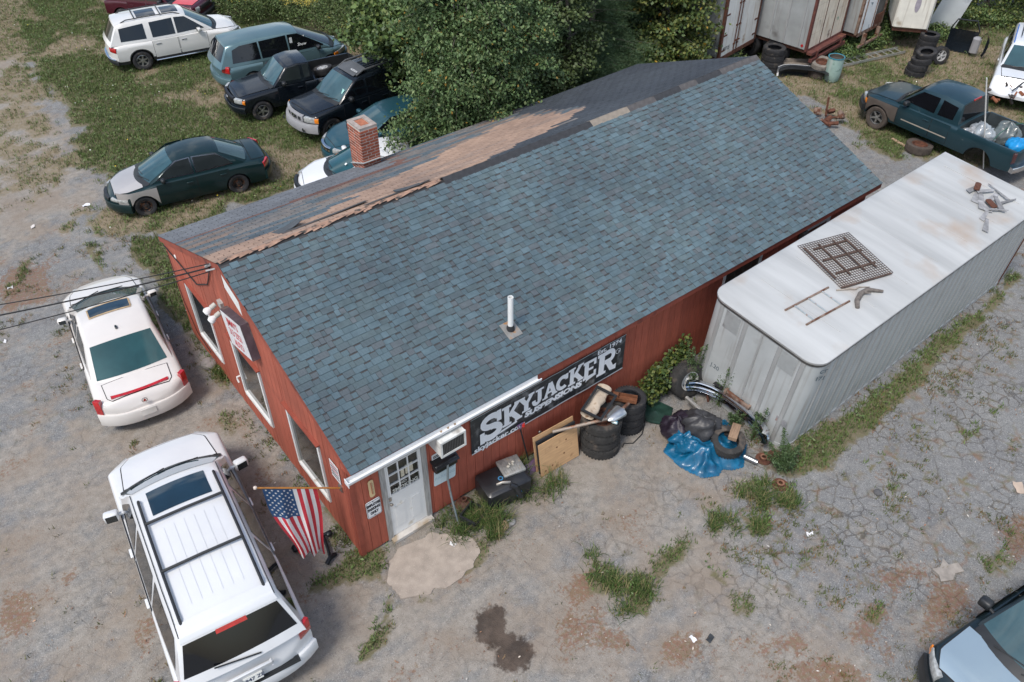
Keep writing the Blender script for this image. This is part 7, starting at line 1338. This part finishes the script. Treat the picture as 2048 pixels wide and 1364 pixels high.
# load in the dark pickup bed, junk on the wreck
PK = TR((23.42, 2.24, 0), (0, 0, R(88.6)))
def in_bed(o, x, y, z, rz=0): o.matrix_world = PK @ TR((x, y, z), (0, 0, rz)); return o
GB = mat('clear_bag', (.30, .33, .35), .25, 0, .3, 5, .9, 14, coat=.5)
in_bed(blob('plastic_bag', 'grey see-through rubbish bag in the dark pickup bed behind the cab', 'bag', (0, 0, 0), .42, .36, .34, GB, 31., .5), -1.35, .30, .98); in_bed(blob('plastic_bag', 'darker grey rubbish bag in the middle of the dark pickup bed', 'bag', (0, 0, 0), .40, .40, .36, mat('smoke_bag', (.10, .12, .12), .25, 0, .3, 5, .9, 14, coat=.5), 41., .5), -1.85, -.15, 1.0)
in_bed(blob('blue_sheet', 'bright blue sheet bunched at the tail of the dark pickup bed', 'tarp', (0, 0, 0), .40, .34, .22, mat('bright_blue', (.01, .24, .55), .35, 0, .15, 5), 51., .5), -2.45, .25, 1.02); in_bed(blob('foil_bag', 'crumpled silver bag against the cab in the dark pickup bed', 'bag', (0, 0, 0), .30, .30, .26, mat('foil', (.35, .36, .37), .3, .3, .3, 8, .9, 14), 61., .6), -1.1, .62, .92)
in_bed(tag(MB().tube([(0, -.9, 0), (.1, -.2, .1), (.05, .5, .08), (0, .95, 0)], .014, 6).build('strap', mat('green_strap', (.03, .10, .07), .7)), 'dark green strap across the dark pickup bed', 'strap'), -2.0, 0, 1.24)
o = tag(MB().bev((-.5, -.35, 0), (.4, .35, .12), .05).tube([(-.4, -.2, .12), (.2, .3, .2)], .05, 6).tube([(-.2, .3, .14), (.3, -.25, .22)], .04, 6).build('roof_junk', mat('dark_junk', (.03, .028, .028), .6, .2, .5, 9)), 'dark scrap heaped on the white wreck roof', 'scrap'); o.matrix_world = TR((29.4, 2.75, 0), (0, 0, R(203))) @ TR((-1.2, 0, 1.80))
# litter
for i, (p, lb, s_, cc) in enumerate((((-0.27,15.78,0.02), 'white plastic scrap in the grass before the green saloon', .22, (.74, .74, .76)), ((-1.85,15.56,0.02), 'pale scrap of paper on the gravel left of the green saloon', .16, (.66, .62, .58)), ((7.1,-4.93,0.01), 'white paper strip on the cracked asphalt', .14, (.74, .74, .76)), ((11.4,-6.85,0.02), 'tan cardboard piece at the right edge of the asphalt', .3, (.48, .38, .30)), ((1.47,-0.85,0.02), 'small white paper curl on the concrete pad', .13, (.74, .74, .76)), ((3.91,-5.22,0.01), 'dark rubber scrap on the ground near the bottom edge', .16, (.03, .035, .04)), ((3.67,-5.04,0.01), 'crumpled white tissue among red moss near the bottom edge', .13, (.74, .74, .76)), ((-3.12,12.93,0.01), 'white paper scrap on the gravel by the left edge', .13, (.74, .74, .76)), ((-3.78,10.74,0.01), 'small white wrapper at the left edge level with the white saloon', .11, (.74, .74, .76)))):
    m = MB(); m.grid([[((u - .5) * s_, (v - .5) * s_ * .6, .02 * math.sin(u * 6 + v * 4 + i)) for u in (0, .25, .5, .75, 1)] for v in (0, .5, 1)]); tag(m.build('litter', mat('litter_%d' % int(cc[0] * 100 + cc[2] * 10), cc, .7), loc=p, rot=(0, 0, i * 1.3), smooth=60), lb, 'litter')
# ------------------------------------------------------------------ vegetation
LEAF = mat('leaf', (1, 1, 1), .55, 0, .18, 9, attr='tint', spec=.4); BLADE = mat('grass_blade', (1, 1, 1), .7, 0, .15, 3, attr='tint', spec=.25)
for m_ in (LEAF, BLADE):
    b_ = m_.node_tree.nodes['Principled BSDF']; b_.inputs['Subsurface Weight'].default_value = 0
def unit(n):
    v = rng.normal(size=(n, 3)); return v / np.linalg.norm(v, axis=1, keepdims=True)
def leaves(P, s, pal, asp=.55, up=.35, var=.25, droop=0.):
    """one folded rhombus per point, colour picked from the palette"""
    n = len(P); nr = unit(n); nr[:, 2] = np.abs(nr[:, 2]) + up; nr /= np.linalg.norm(nr, axis=1, keepdims=True)
    a = np.cross(nr, unit(n)); a[:, 2] -= droop; a /= np.linalg.norm(a, axis=1, keepdims=True); b = np.cross(nr, a); sz = s * rng.uniform(.6, 1.3, (n, 1))
    V = np.stack([P - a * sz * .5, P + b * sz * asp * .5 + nr * sz * .08, P + a * sz * .5, P - b * sz * asp * .5 + nr * sz * .08], 1).reshape(-1, 3)
    pal = np.array(pal); c = pal[rng.integers(0, len(pal), n)] * rng.uniform(1 - var, 1 + var, (n, 1)); return V, np.arange(4 * n).reshape(n, 4), np.repeat(c, 4, 0)
def blades(P, h, w, pal, lean=.5, seg=1, var=.2, curve=.5):
    n = len(P); az = rng.uniform(0, 2 * np.pi, n); d = np.stack([np.cos(az), np.sin(az), np.zeros(n)], 1); pr = np.stack([-np.sin(az), np.cos(az), np.zeros(n)], 1); hh = h * rng.uniform(.5, 1.3, (n, 1)); ln = rng.uniform(.1, 1, (n, 1)) * lean
    pal = np.array(pal); c = pal[rng.integers(0, len(pal), n)] * rng.uniform(1 - var, 1 + var, (n, 1))
    if seg == 1:
        V = np.stack([P - pr * w, P + pr * w, P + d * hh * ln + np.array([0, 0, 1.]) * hh * np.sqrt(np.maximum(.05, 1 - ln ** 2))], 1).reshape(-1, 3); return V, np.arange(3 * n).reshape(n, 3), np.repeat(c, 3, 0)
    k = seg + 1; L = []
    for i in range(k):
        t = i / seg; ww = w * (1 - t * .92); pos = P + d * hh * ln * t ** 1.5 * 1.3 + np.array([0, 0, 1.]) * hh * (t - curve * ln * t * t * .9); L += [pos - pr * ww, pos + pr * ww]
    V = np.stack(L, 1).reshape(-1, 3); base = (np.arange(n) * 2 * k)[:, None]; F = np.concatenate([base + np.array([2 * i, 2 * i + 1, 2 * i + 3, 2 * i + 2]) for i in range(seg)]); return V, F, np.repeat(c, 2 * k, 0)
def join(parts):
    V = []; F = []; K = []; o = 0
    for v, f, c in parts: V.append(v); F.append(f + o); K.append(c); o += len(v)
    return np.concatenate(V), np.concatenate(F), np.concatenate(K)
def inview(P, mg=.12):
    q = P - np.array(cam.location); a = R(37.98); t_ = R(41.56); x = q[:, 0] * math.cos(a) - q[:, 1] * math.sin(a); y = q[:, 0] * math.sin(a) + q[:, 1] * math.cos(a); d = y * math.cos(t_) - q[:, 2] * math.sin(t_); v = y * math.sin(t_) + q[:, 2] * math.cos(t_)
    f = 1684.164; return (d > .5) & (np.abs(f * x / d) < 1024 * (1 + mg)) & (np.abs(f * v / d) < 682 * (1 + mg * 1.5))
def look(A, x, y):
    i = np.clip(np.searchsorted(gx, x) - 1, 0, len(gx) - 1); j = np.clip(np.searchsorted(gy, y) - 1, 0, len(gy) - 1); return A[j, i]
N0 = 1150000; px = rng.uniform(-11, 42, N0); py = rng.uniform(-11, 37, N0); P = np.stack([px, py, np.zeros(N0)], 1)
gd = look(GFD, px, py); dd_ = look(dry, px, py); patch = fbm(px, py, 2.2, 3); inb = (px > -.02) & (px < 15.05) & (py > -.02) & (py < 8.2)
inb |= sdist(PADP, px, py) > -.02
dens = sm(.35, .8, gd + (patch - .5) * 1.1) * (1 - .55 * dd_); fringe = .55 * ((np.abs(px + .12) < .16) & (py > -.1) & (py < 8.2)) + .35 * ((np.abs(py + .14) < .12) & (px > 1.6) & (px < 8.4)); dens = np.maximum(dens, fringe * sm(.45, .6, patch))
keep = (rng.random(N0) < dens) & ~inb & inview(P); P = P[keep]; dk = dd_[keep]; pt = patch[keep]; gk = gd[keep]; yard_ = (P[:, 1] < 9) & (P[:, 0] < 18)
GREENS = [(0.097, 0.157, 0.041), (0.121, 0.186, 0.049), (0.086, 0.138, 0.039), (0.151, 0.189, 0.065), (0.113, 0.157, 0.056)]; STRAW = [(.26, .205, .11), (.20, .165, .085), (.17, .15, .07), (.30, .24, .14)]; OLIVE = [(.13, .13, .055), (.11, .12, .05), (.15, .14, .065)]
sel = rng.random(len(P)); isdry = sel < .06 + dk * .75; isol = (~isdry) & (sel < .24 + .45 * dk)
P[:, 2] = .0
def tuft(Q, k, h, w, pal, lean): QQ = np.repeat(Q, k, 0) + np.concatenate([rng.normal(0, .035, (len(Q) * k, 2)), np.zeros((len(Q) * k, 1))], 1); return blades(QQ, h, w, pal, lean)
gr = join([tuft(P[~isdry & ~isol], 3, .10, .010, GREENS, .85), tuft(P[isol], 3, .12, .009, OLIVE, .8), tuft(P[isdry], 2, .09, .007, STRAW, .95)])
tag(link('grass', npmesh('grass', *gr[:2], BLADE, gr[2])), kind='stuff')
# leafy ground weeds and flower heads scattered in the grass
w_ = P[(rng.random(len(P)) < .035) & (~isdry) & (gk > .6)]; Q = np.repeat(w_, 5, 0) + np.concatenate([rng.normal(0, .06, (len(w_) * 5, 2)), rng.uniform(.03, .16, (len(w_) * 5, 1))], 1)
lv = join([leaves(Q, .07, GREENS + [(.09, .13, .04)], .5, .8)]); tag(link('ground_weeds', npmesh('ground_weeds', *lv[:2], LEAF, lv[2])), kind='stuff')
f_ = P[(rng.random(len(P)) < .0022) & (gk > .6) & (P[:, 1] > 5)]; Q = f_ + np.array([0, 0, .15]); fl_ = leaves(Q, .045, [(.62, .47, .04), (.66, .66, .60), (.66, .66, .6)], 1., 2.); tag(link('wildflowers', npmesh('wildflowers', *fl_[:2], LEAF, fl_[2])), kind='stuff')
# dead stalks, pale crumbs and brown leaves on the hard ground
n_ = 5200; Q = np.stack([rng.uniform(-9, 20, n_), rng.uniform(-10, 3, n_), np.full(n_, .012)], 1); k_ = inview(Q) & ((look(moss, Q[:, 0], Q[:, 1]) > rng.uniform(0, 1.3, n_)) | (rng.random(n_) < .10)) & ~((Q[:, 0] > -.05) & (Q[:, 1] > -.05)); Q = Q[k_]; ch_ = leaves(Q, .055, [(.42, .26, .17), (.55, .48, .40), (.20, .11, .07), (.28, .15, .09), (.62, .58, .52)], .45, 2.5); tag(link('leaf_litter', npmesh('leaf_litter', *ch_[:2], LEAF, ch_[2])), kind='stuff')
Q2 = np.repeat(Q[::2], 4, 0) + np.concatenate([rng.normal(0, .10, (len(Q[::2]) * 4, 2)), np.zeros((len(Q[::2]) * 4, 1))], 1); rb_ = blades(Q2, .06, .006, [(.22, .10, .055), (.17, .085, .05), (.12, .105, .04), (.30, .2, .1)], 1.0); tag(link('dry_moss', npmesh('dry_moss', *rb_[:2], BLADE, rb_[2])), kind='stuff')
def plant(name, label, cat, loc, parts, mt=LEAF, part='foliage', group=None):
    t = thing(name, label, cat, loc, 0, group); v, f, c = join(parts); tag(link(part, npmesh(part, v, f, mt, c), t), kind='stuff' if part == 'blades' else None); return t
def disc(n, r, zlo=0, zhi=0, sq=1.):
    c_ = rng.normal(0, r * .55, (6, 2)); w2 = rng.integers(0, 6, n); return np.hstack([c_[w2] + rng.normal(0, r * .26, (n, 2)), np.zeros((n, 1))])
    a = rng.uniform(0, 2 * np.pi, n); q = r * np.sqrt(rng.random(n)); return np.stack([q * np.cos(a), q * np.sin(a) * sq, rng.uniform(zlo, zhi, n)], 1)
LONG = [(.06, .105, .025), (.075, .12, .03), (.05, .09, .022), (.10, .125, .04), (.22, .19, .09)]
for loc, r, n, h, lb in (((2.62, -.88, 0), .42, 560, .40, 'tall grass clump at the front left of the black tank'), ((3.5, -.72, 0), .46, 520, .36, 'tall grass clump between the black tank and the plywood'), ((1.95, -.62, 0), .40, 460, .30, 'grass clump round the foot of the leaning pipe'), ((2.35, -1.12, 0), .28, 260, .26, 'low grass clump behind the tan rock'), ((3.55, -.22, 0), .22, 160, .5, 'thin weeds between the tank and the wall'), ((-0.03,6.31,0), .30, 260, .26, 'broad-leaved grass tuft under the gable between the first two windows'), ((7.02,-3.57,0), .32, 330, .25, 'green grass tuft in front of the tarp, nearest the brake discs'), ((7.4,-4.11,0), .30, 300, .22, 'green grass tuft right of the farthest brake disc'), ((5.94,-3.59,0), .28, 260, .2, 'lone green grass tuft below the blue tarp'), ((6.49,-4.14,0), .30, 280, .2, 'lone green grass tuft between the tarp and the cracked asphalt'), ((3.28,-3.17,0), .36, 360, .2, 'left one of two dark grass tufts beyond the oil stain'), ((3.47,-3.91,0), .42, 460, .22, 'right one of two dark grass tufts beyond the oil stain')):
    plant('grass_clump', lb, 'grass clump', loc, [blades(disc(n, r), h, .009, LONG, .95, 3, .25, .6)], BLADE, 'blades')
def feather(loc, h, r, n, lb, nst=7):
    t = thing('weed_plant', lb, 'weed', loc); Q = []; m = MB()
    for i in range(nst):
        a = rng.uniform(0, 6.28); d = np.array([math.cos(a), math.sin(a), 0]) * r * rng.uniform(.2, 1); hh = h * rng.uniform(.6, 1); pts = [d * .25, d * .6 + np.array([0, 0, hh * .6]), d + np.array([0, 0, hh])]; m.tube(pts, [.008, .006, .003], 5)
        tt = rng.uniform(.15, 1, n); Q.append(d * tt[:, None] + np.array([0, 0, 1]) * (tt * hh)[:, None] + rng.normal(0, 1, (n, 3)) * np.array([.09, .09, .04]) * (1.15 - tt)[:, None])
    m.build('stem', mat('weed_stem', (.09, .12, .04), .8), t); v, f, c = leaves(np.concatenate(Q), .055, [(.045, .085, .028), (.06, .105, .035), (.075, .12, .045)], .35, .4); link('foliage', npmesh('foliage', v, f, LEAF, c), t)
feather((8.30, -1.5, 0), 1.25, .22, 110, 'feathery weed growing over the left half of the chrome bumper'); feather((8.12, -2.62, 0), 1.15, .22, 130, 'thin feathery weed behind the right end of the chrome bumper', 4); feather((8.05, -3.55, 0), .75, .55, 260, 'ferny weed clump at the front right corner of the grey box trailer', 12); feather((8.15, -.75, 0), 1.5, .3, 170, 'tall weed against the trailer corner by the off-road tyre'); feather((8.15, -2.1, 0), .45, .3, 120, 'low weed between the chrome bumper and the tyre on the tarp', 6)
Q = np.concatenate([np.array(c_) + unit(n) * np.array(r_) * rng.random((n, 1)) ** .4 for c_, r_, n in (((0, 0, .45), (.55, .32, .45), 1100), ((.45, .05, .70), (.38, .25, .40), 700), ((-.5, -.02, .28), (.4, .3, .32), 520), ((.75, .12, .9), (.2, .15, .4), 160))])
Q[:, 2] = np.abs(Q[:, 2]); plant('vine_bush', 'small-leaved green vine bush climbing the red wall beside the off-road tyre', 'bush', (7.62, -.36, 0), [leaves(Q, .085, [(.05, .085, .02), (.075, .11, .025), (.12, .14, .03), (.035, .065, .018)], .75, .5)])
# small tufts rooted in cracks and along the lot
n_ = 90000; Q = np.stack([rng.uniform(-9, 22, n_), rng.uniform(-10, 14, n_), np.zeros(n_)], 1); cl_ = fbm(Q[:, 0], Q[:, 1], 1.3, 3) * .6 + fbm(Q[:, 0] + 50, Q[:, 1], 4.5, 2) * .4
k_ = (cl_ > .56 + .10 * rng.random(n_)) & inview(Q) & ~((Q[:, 0] > -.05) & (Q[:, 1] > -.05) & (Q[:, 1] < 8.3)) & ((sdist(YARD, Q[:, 0], Q[:, 1]) < .5) | (rng.random(n_) < .10)) & (sdist(PADP, Q[:, 0], Q[:, 1]) < 0)
Q = Q[k_]; c_ = rng.random(len(Q)); cw = join([tuft(Q[c_ < .42], 6, .07, .008, [(.20, .15, .06), (.24, .12, .06), (.16, .13, .05)], 1.), tuft(Q[c_ >= .42], 6, .085, .009, [(.10, .12, .04), (.13, .13, .05), (.08, .11, .035)], .95)])
tag(link('crack_weeds', npmesh('crack_weeds', *cw[:2], BLADE, cw[2])), kind='stuff')
# trees
BARK = mat('birch_bark', (.42, .39, .35), .85, 0, .2, 6, stain=(.06, .045, .04), sthr=.58, sscale=9); BARK2 = mat('grey_bark_tree', (.13, .115, .10), .95, 0, .3, 8, .6, 40)
def tree(name, label, base, H, r, nb, lpt, size, pal, zlo=.6, kind='leaf', trunks=1, bark=BARK2, tr=.09, droop=.4, sprd=.16, vis=True, asp=.6, group=None):
    t = thing(name, label, 'tree', base, 0, group); m = MB(); tw = MB(); Q = []
    for k in range(trunks):
        o = np.array([rng.uniform(-.5, .5) * (k > 0), rng.uniform(-.3, .3) * (k > 0), 0.]); top = np.array([rng.uniform(-.5, .5) - .4, rng.uniform(-.3, .3), H])
        pth = [o + (top - o) * s_ + np.array([math.sin(s_ * 5 + k) * .10, math.cos(s_ * 4) * .08, 0]) for s_ in np.linspace(0, 1, 9)]; m.tube(pth, [tr * (1 - .85 * s_) / (1 + .3 * k) + .012 for s_ in np.linspace(0, 1, 9)], 8)
        for i in range(nb // trunks):
            z = zlo + (H - zlo) * rng.random() ** 1.15; f = z / H; st_ = o + (top - o) * f; a = rng.uniform(0, 2 * np.pi); l = r * (1.05 - (.45 if kind == 'leaf' else .6) * f) * rng.uniform(.55, 1.1)
            if kind == 'pine': up_ = .12
            else: up_ = rng.uniform(.1, .5)
            d = np.array([math.cos(a), math.sin(a), 0]); e = [st_ + d * l * s_ + np.array([0, 0, l * (up_ * s_ - droop * s_ * s_)]) for s_ in (0, .35, .7, 1)]; (tw if bark is not BARK2 else m).tube(e, [.018, .012, .007, .003], 5)
            nt = max(4, int(l * 6)); tt = rng.uniform(.22, 1, nt)
            for s_ in tt:
                p = st_ + d * l * s_ + np.array([0, 0, l * (up_ * s_ - droop * s_ * s_)]); side = np.array([-d[1], d[0], 0]) * rng.uniform(-.35, .35) * l * (1.1 - .5 * s_); c = p + side; c[2] -= droop * .25 * abs(rng.normal()) * .6
                Q.append(c[None] + rng.normal(0, 1, (lpt, 3)) * np.array([sprd, sprd, sprd * .6]))
    m = m if bark is BARK2 else m; m.build('trunk', bark, t); tw.build('branches', BARK2, t); Q = np.concatenate(Q); Q = Q[Q[:, 2] + base[2] > .15]; W = Q + np.array(base)
    Q = Q[inview(W, .3)]
    if kind == 'pine':
        n = len(Q); dr = unit(n); dr[:, 2] = np.abs(dr[:, 2]) * .7; pr = np.cross(dr, unit(n)); pr /= np.linalg.norm(pr, axis=1, keepdims=True); s_ = size * rng.uniform(.7, 1.3, (n, 1)); V = np.stack([Q - pr * .006, Q + pr * .006, Q + dr * s_], 1).reshape(-1, 3); c = np.array(pal)[rng.integers(0, len(pal), n)] * rng.uniform(.75, 1.25, (n, 1)); link('crown', npmesh('crown', V, np.arange(3 * n).reshape(n, 3), LEAF, np.repeat(c, 3, 0)), t)
    else: v, f, c = leaves(Q, size, pal, asp, .25, .25, droop * .8); link('crown', npmesh('crown', v, f, LEAF, c), t)
    return t
BIRCH = [(0.076, 0.134, 0.046), (0.098, 0.163, 0.056), (0.122, 0.189, 0.071), (0.066, 0.117, 0.040), (0.152, 0.201, 0.078)] * 14 + [(.36, .22, .04)]
PINE = [(0.063, 0.120, 0.056), (0.081, 0.144, 0.066), (0.054, 0.100, 0.046), (0.107, 0.163, 0.068)]; MIX = [(0.083, 0.140, 0.041), (0.107, 0.168, 0.046), (0.144, 0.189, 0.055), (0.066, 0.112, 0.037)]; YEL = [(0.110, 0.140, 0.034), (0.079, 0.122, 0.032), (0.159, 0.171, 0.043), (0.061, 0.098, 0.027)] * 12 + [(.40, .24, .03)]
tree('birch_tree', 'white-barked birch with drooping leaves overhanging the rear roof edge', (9.85, 10.0, 0), 6.6, 2.5, 150, 62, .105, BIRCH, .9, trunks=3, bark=BARK, tr=.075, droop=.55, sprd=.17)
tree('birch_tree', 'younger dense birch right behind the first, over the weathered roof', (10.9, 10.1, 0), 6, 2.3, 96, 56, .105, BIRCH, .3, trunks=2, bark=BARK, tr=.06, droop=.5, sprd=.17)
for b_, H, r_, lb in (((13.6, 12.6, 0), 9, 2.9, 'pine standing nearest the birches, soft blue-green needles'), ((16.6, 12.3, 0), 9, 2.7, 'pine in the middle of the tree row behind the roof'), ((19.0, 13.6, 0), 9, 2.8, 'pine at the rear right of the tree row, by the vine-covered tree')): tree('pine_tree', lb, b_, 7, r_, 120, 80, .19, PINE, .4, 'pine', tr=.13, droop=.12, sprd=.15)
tree('poplar_tree', 'pale green young poplar in front of the pines behind the roof', (14.9, 11.2, 0), 6, 1.6, 60, 28, .11, [(.075, .11, .038), (.095, .13, .045), (.06, .09, .03)], 1.2, asp=.9, droop=.15)
tree('maple_tree', 'yellowing leafy tree against the corrugated trailer', (19.3, 11.4, 0), 6, 2.2, 100, 34, .13, YEL, .6, asp=.8, droop=.25, trunks=2)
for b_, H, r_, lb in (((11.6, 14.2, 0), 8, 2.7, 'dark leafy tree behind the black off-roader'), ((12.6, 17.6, 0), 8, 3.0, 'dark leafy tree behind the minivan and pickup'), ((15.6, 16.2, 0), 9, 3.2, 'large dark tree in the second row behind the pines'), ((18.4, 17.2, 0), 9, 3.2, 'large dark tree at the top middle edge behind the pines'), ((21.6, 15.6, 0), 9, 3.0, 'dark tree behind the corrugated trailer')): tree('dark_tree', lb, b_, 7, r_, 80, 26, .20, MIX, .3, asp=.7, droop=.25)
for b_, H, r_, lb in (((33.4, 8.6, 0), 4.5, 1.9, 'leafy bush behind the fibreglass panel'), ((35.6, 7.4, 0), 4, 2.2, 'broad bush behind the car door and fender'), ((37.8, 6.3, 0), 4, 2.2, 'bush at the top right corner above the white wreck'), ((31.0, 9.6, 0), 4, 1.6, 'bush between the box body and the fibreglass panel')): tree('bush', lb, b_, H, r_, 75, 16, .13, YEL[:4], .1, asp=.6, droop=.2, trunks=3, tr=.04)
for o in bpy.data.objects:
    if o.name.startswith('bush') and o.get('category'): o['category'] = 'bush'
# thicket of tall weeds and goldenrod behind the parked cars; undergrowth under the trees
def thicket(name, poly, n, h, pal, gold=0.):
    xs_ = [p[0] for p in poly]; ys_ = [p[1] for p in poly]; X_ = rng.uniform(min(xs_), max(xs_), n * 2); Y_ = rng.uniform(min(ys_), max(ys_), n * 2); k = (sdist(poly, X_, Y_) + (fbm(X_, Y_, .9, 3) - .5) * 1.5 > 0); X_, Y_ = X_[k], Y_[k]; hh = h * (.45 + .9 * fbm(X_, Y_, .7, 3)) * rng.uniform(.7, 1.15, len(X_)); S_ = np.stack([X_, Y_, 0 * X_], 1); S_ = S_[inview(S_ + np.array([0, 0, .8]), .3)]; hh = hh[:len(S_)] if len(hh) >= len(S_) else hh
    hh = h * (.45 + .9 * fbm(S_[:, 0], S_[:, 1], .7, 3)) * rng.uniform(.7, 1.15, len(S_)); m_ = 16; tt = rng.uniform(.25, 1, (len(S_), m_)); Q = S_[:, None, :] + np.stack([rng.normal(0, .10, tt.shape), rng.normal(0, .10, tt.shape), tt * hh[:, None]], -1); parts = [leaves(Q.reshape(-1, 3), .12, pal, .32, .3)]
    if gold: gs = S_[(fbm(S_[:, 0] + 7, S_[:, 1], .8, 2) > .52) & (rng.random(len(S_)) < gold)]; gh = h * (.45 + .9 * fbm(gs[:, 0], gs[:, 1], .7, 3)) * 1.02; G_ = np.repeat(gs, 9, 0) + np.concatenate([rng.normal(0, .06, (len(gs) * 9, 2)), (np.repeat(gh, 9) + rng.normal(0, .06, len(gs) * 9))[:, None]], 1); parts.append(leaves(G_, .06, [(.36, .28, .035), (.42, .34, .05), (.25, .22, .04)], .8, 1))
    v, f, c = join(parts); tag(link(name, npmesh(name, v, f, LEAF, c)), kind='stuff')
thicket('goldenrod_thicket', [(8.8,28.82),(8.63,25.05),(10.83,25.4),(11.57,21.13),(12.94,20.7),(13.26,18.58),(16.09,20.24),(21.71,28.33),(11.71,36.14)], 7000, 1.25, [(.085, .135, .036), (.105, .155, .042), (.07, .115, .03), (.135, .16, .055)], .45)
thicket('undergrowth', [(9.5, 9.0), (22, 9.0), (23, 12), (23, 21), (13, 21), (10.5, 15), (9.8, 12)], 4500, .9, MIX)
thicket('yard_weeds', [(26, 8.3), (30, 7.9), (30.6, 7.0), (33, 6.6), (35, 5.4), (36, 6.5), (31, 10), (26, 10)], 1600, .7, MIX)
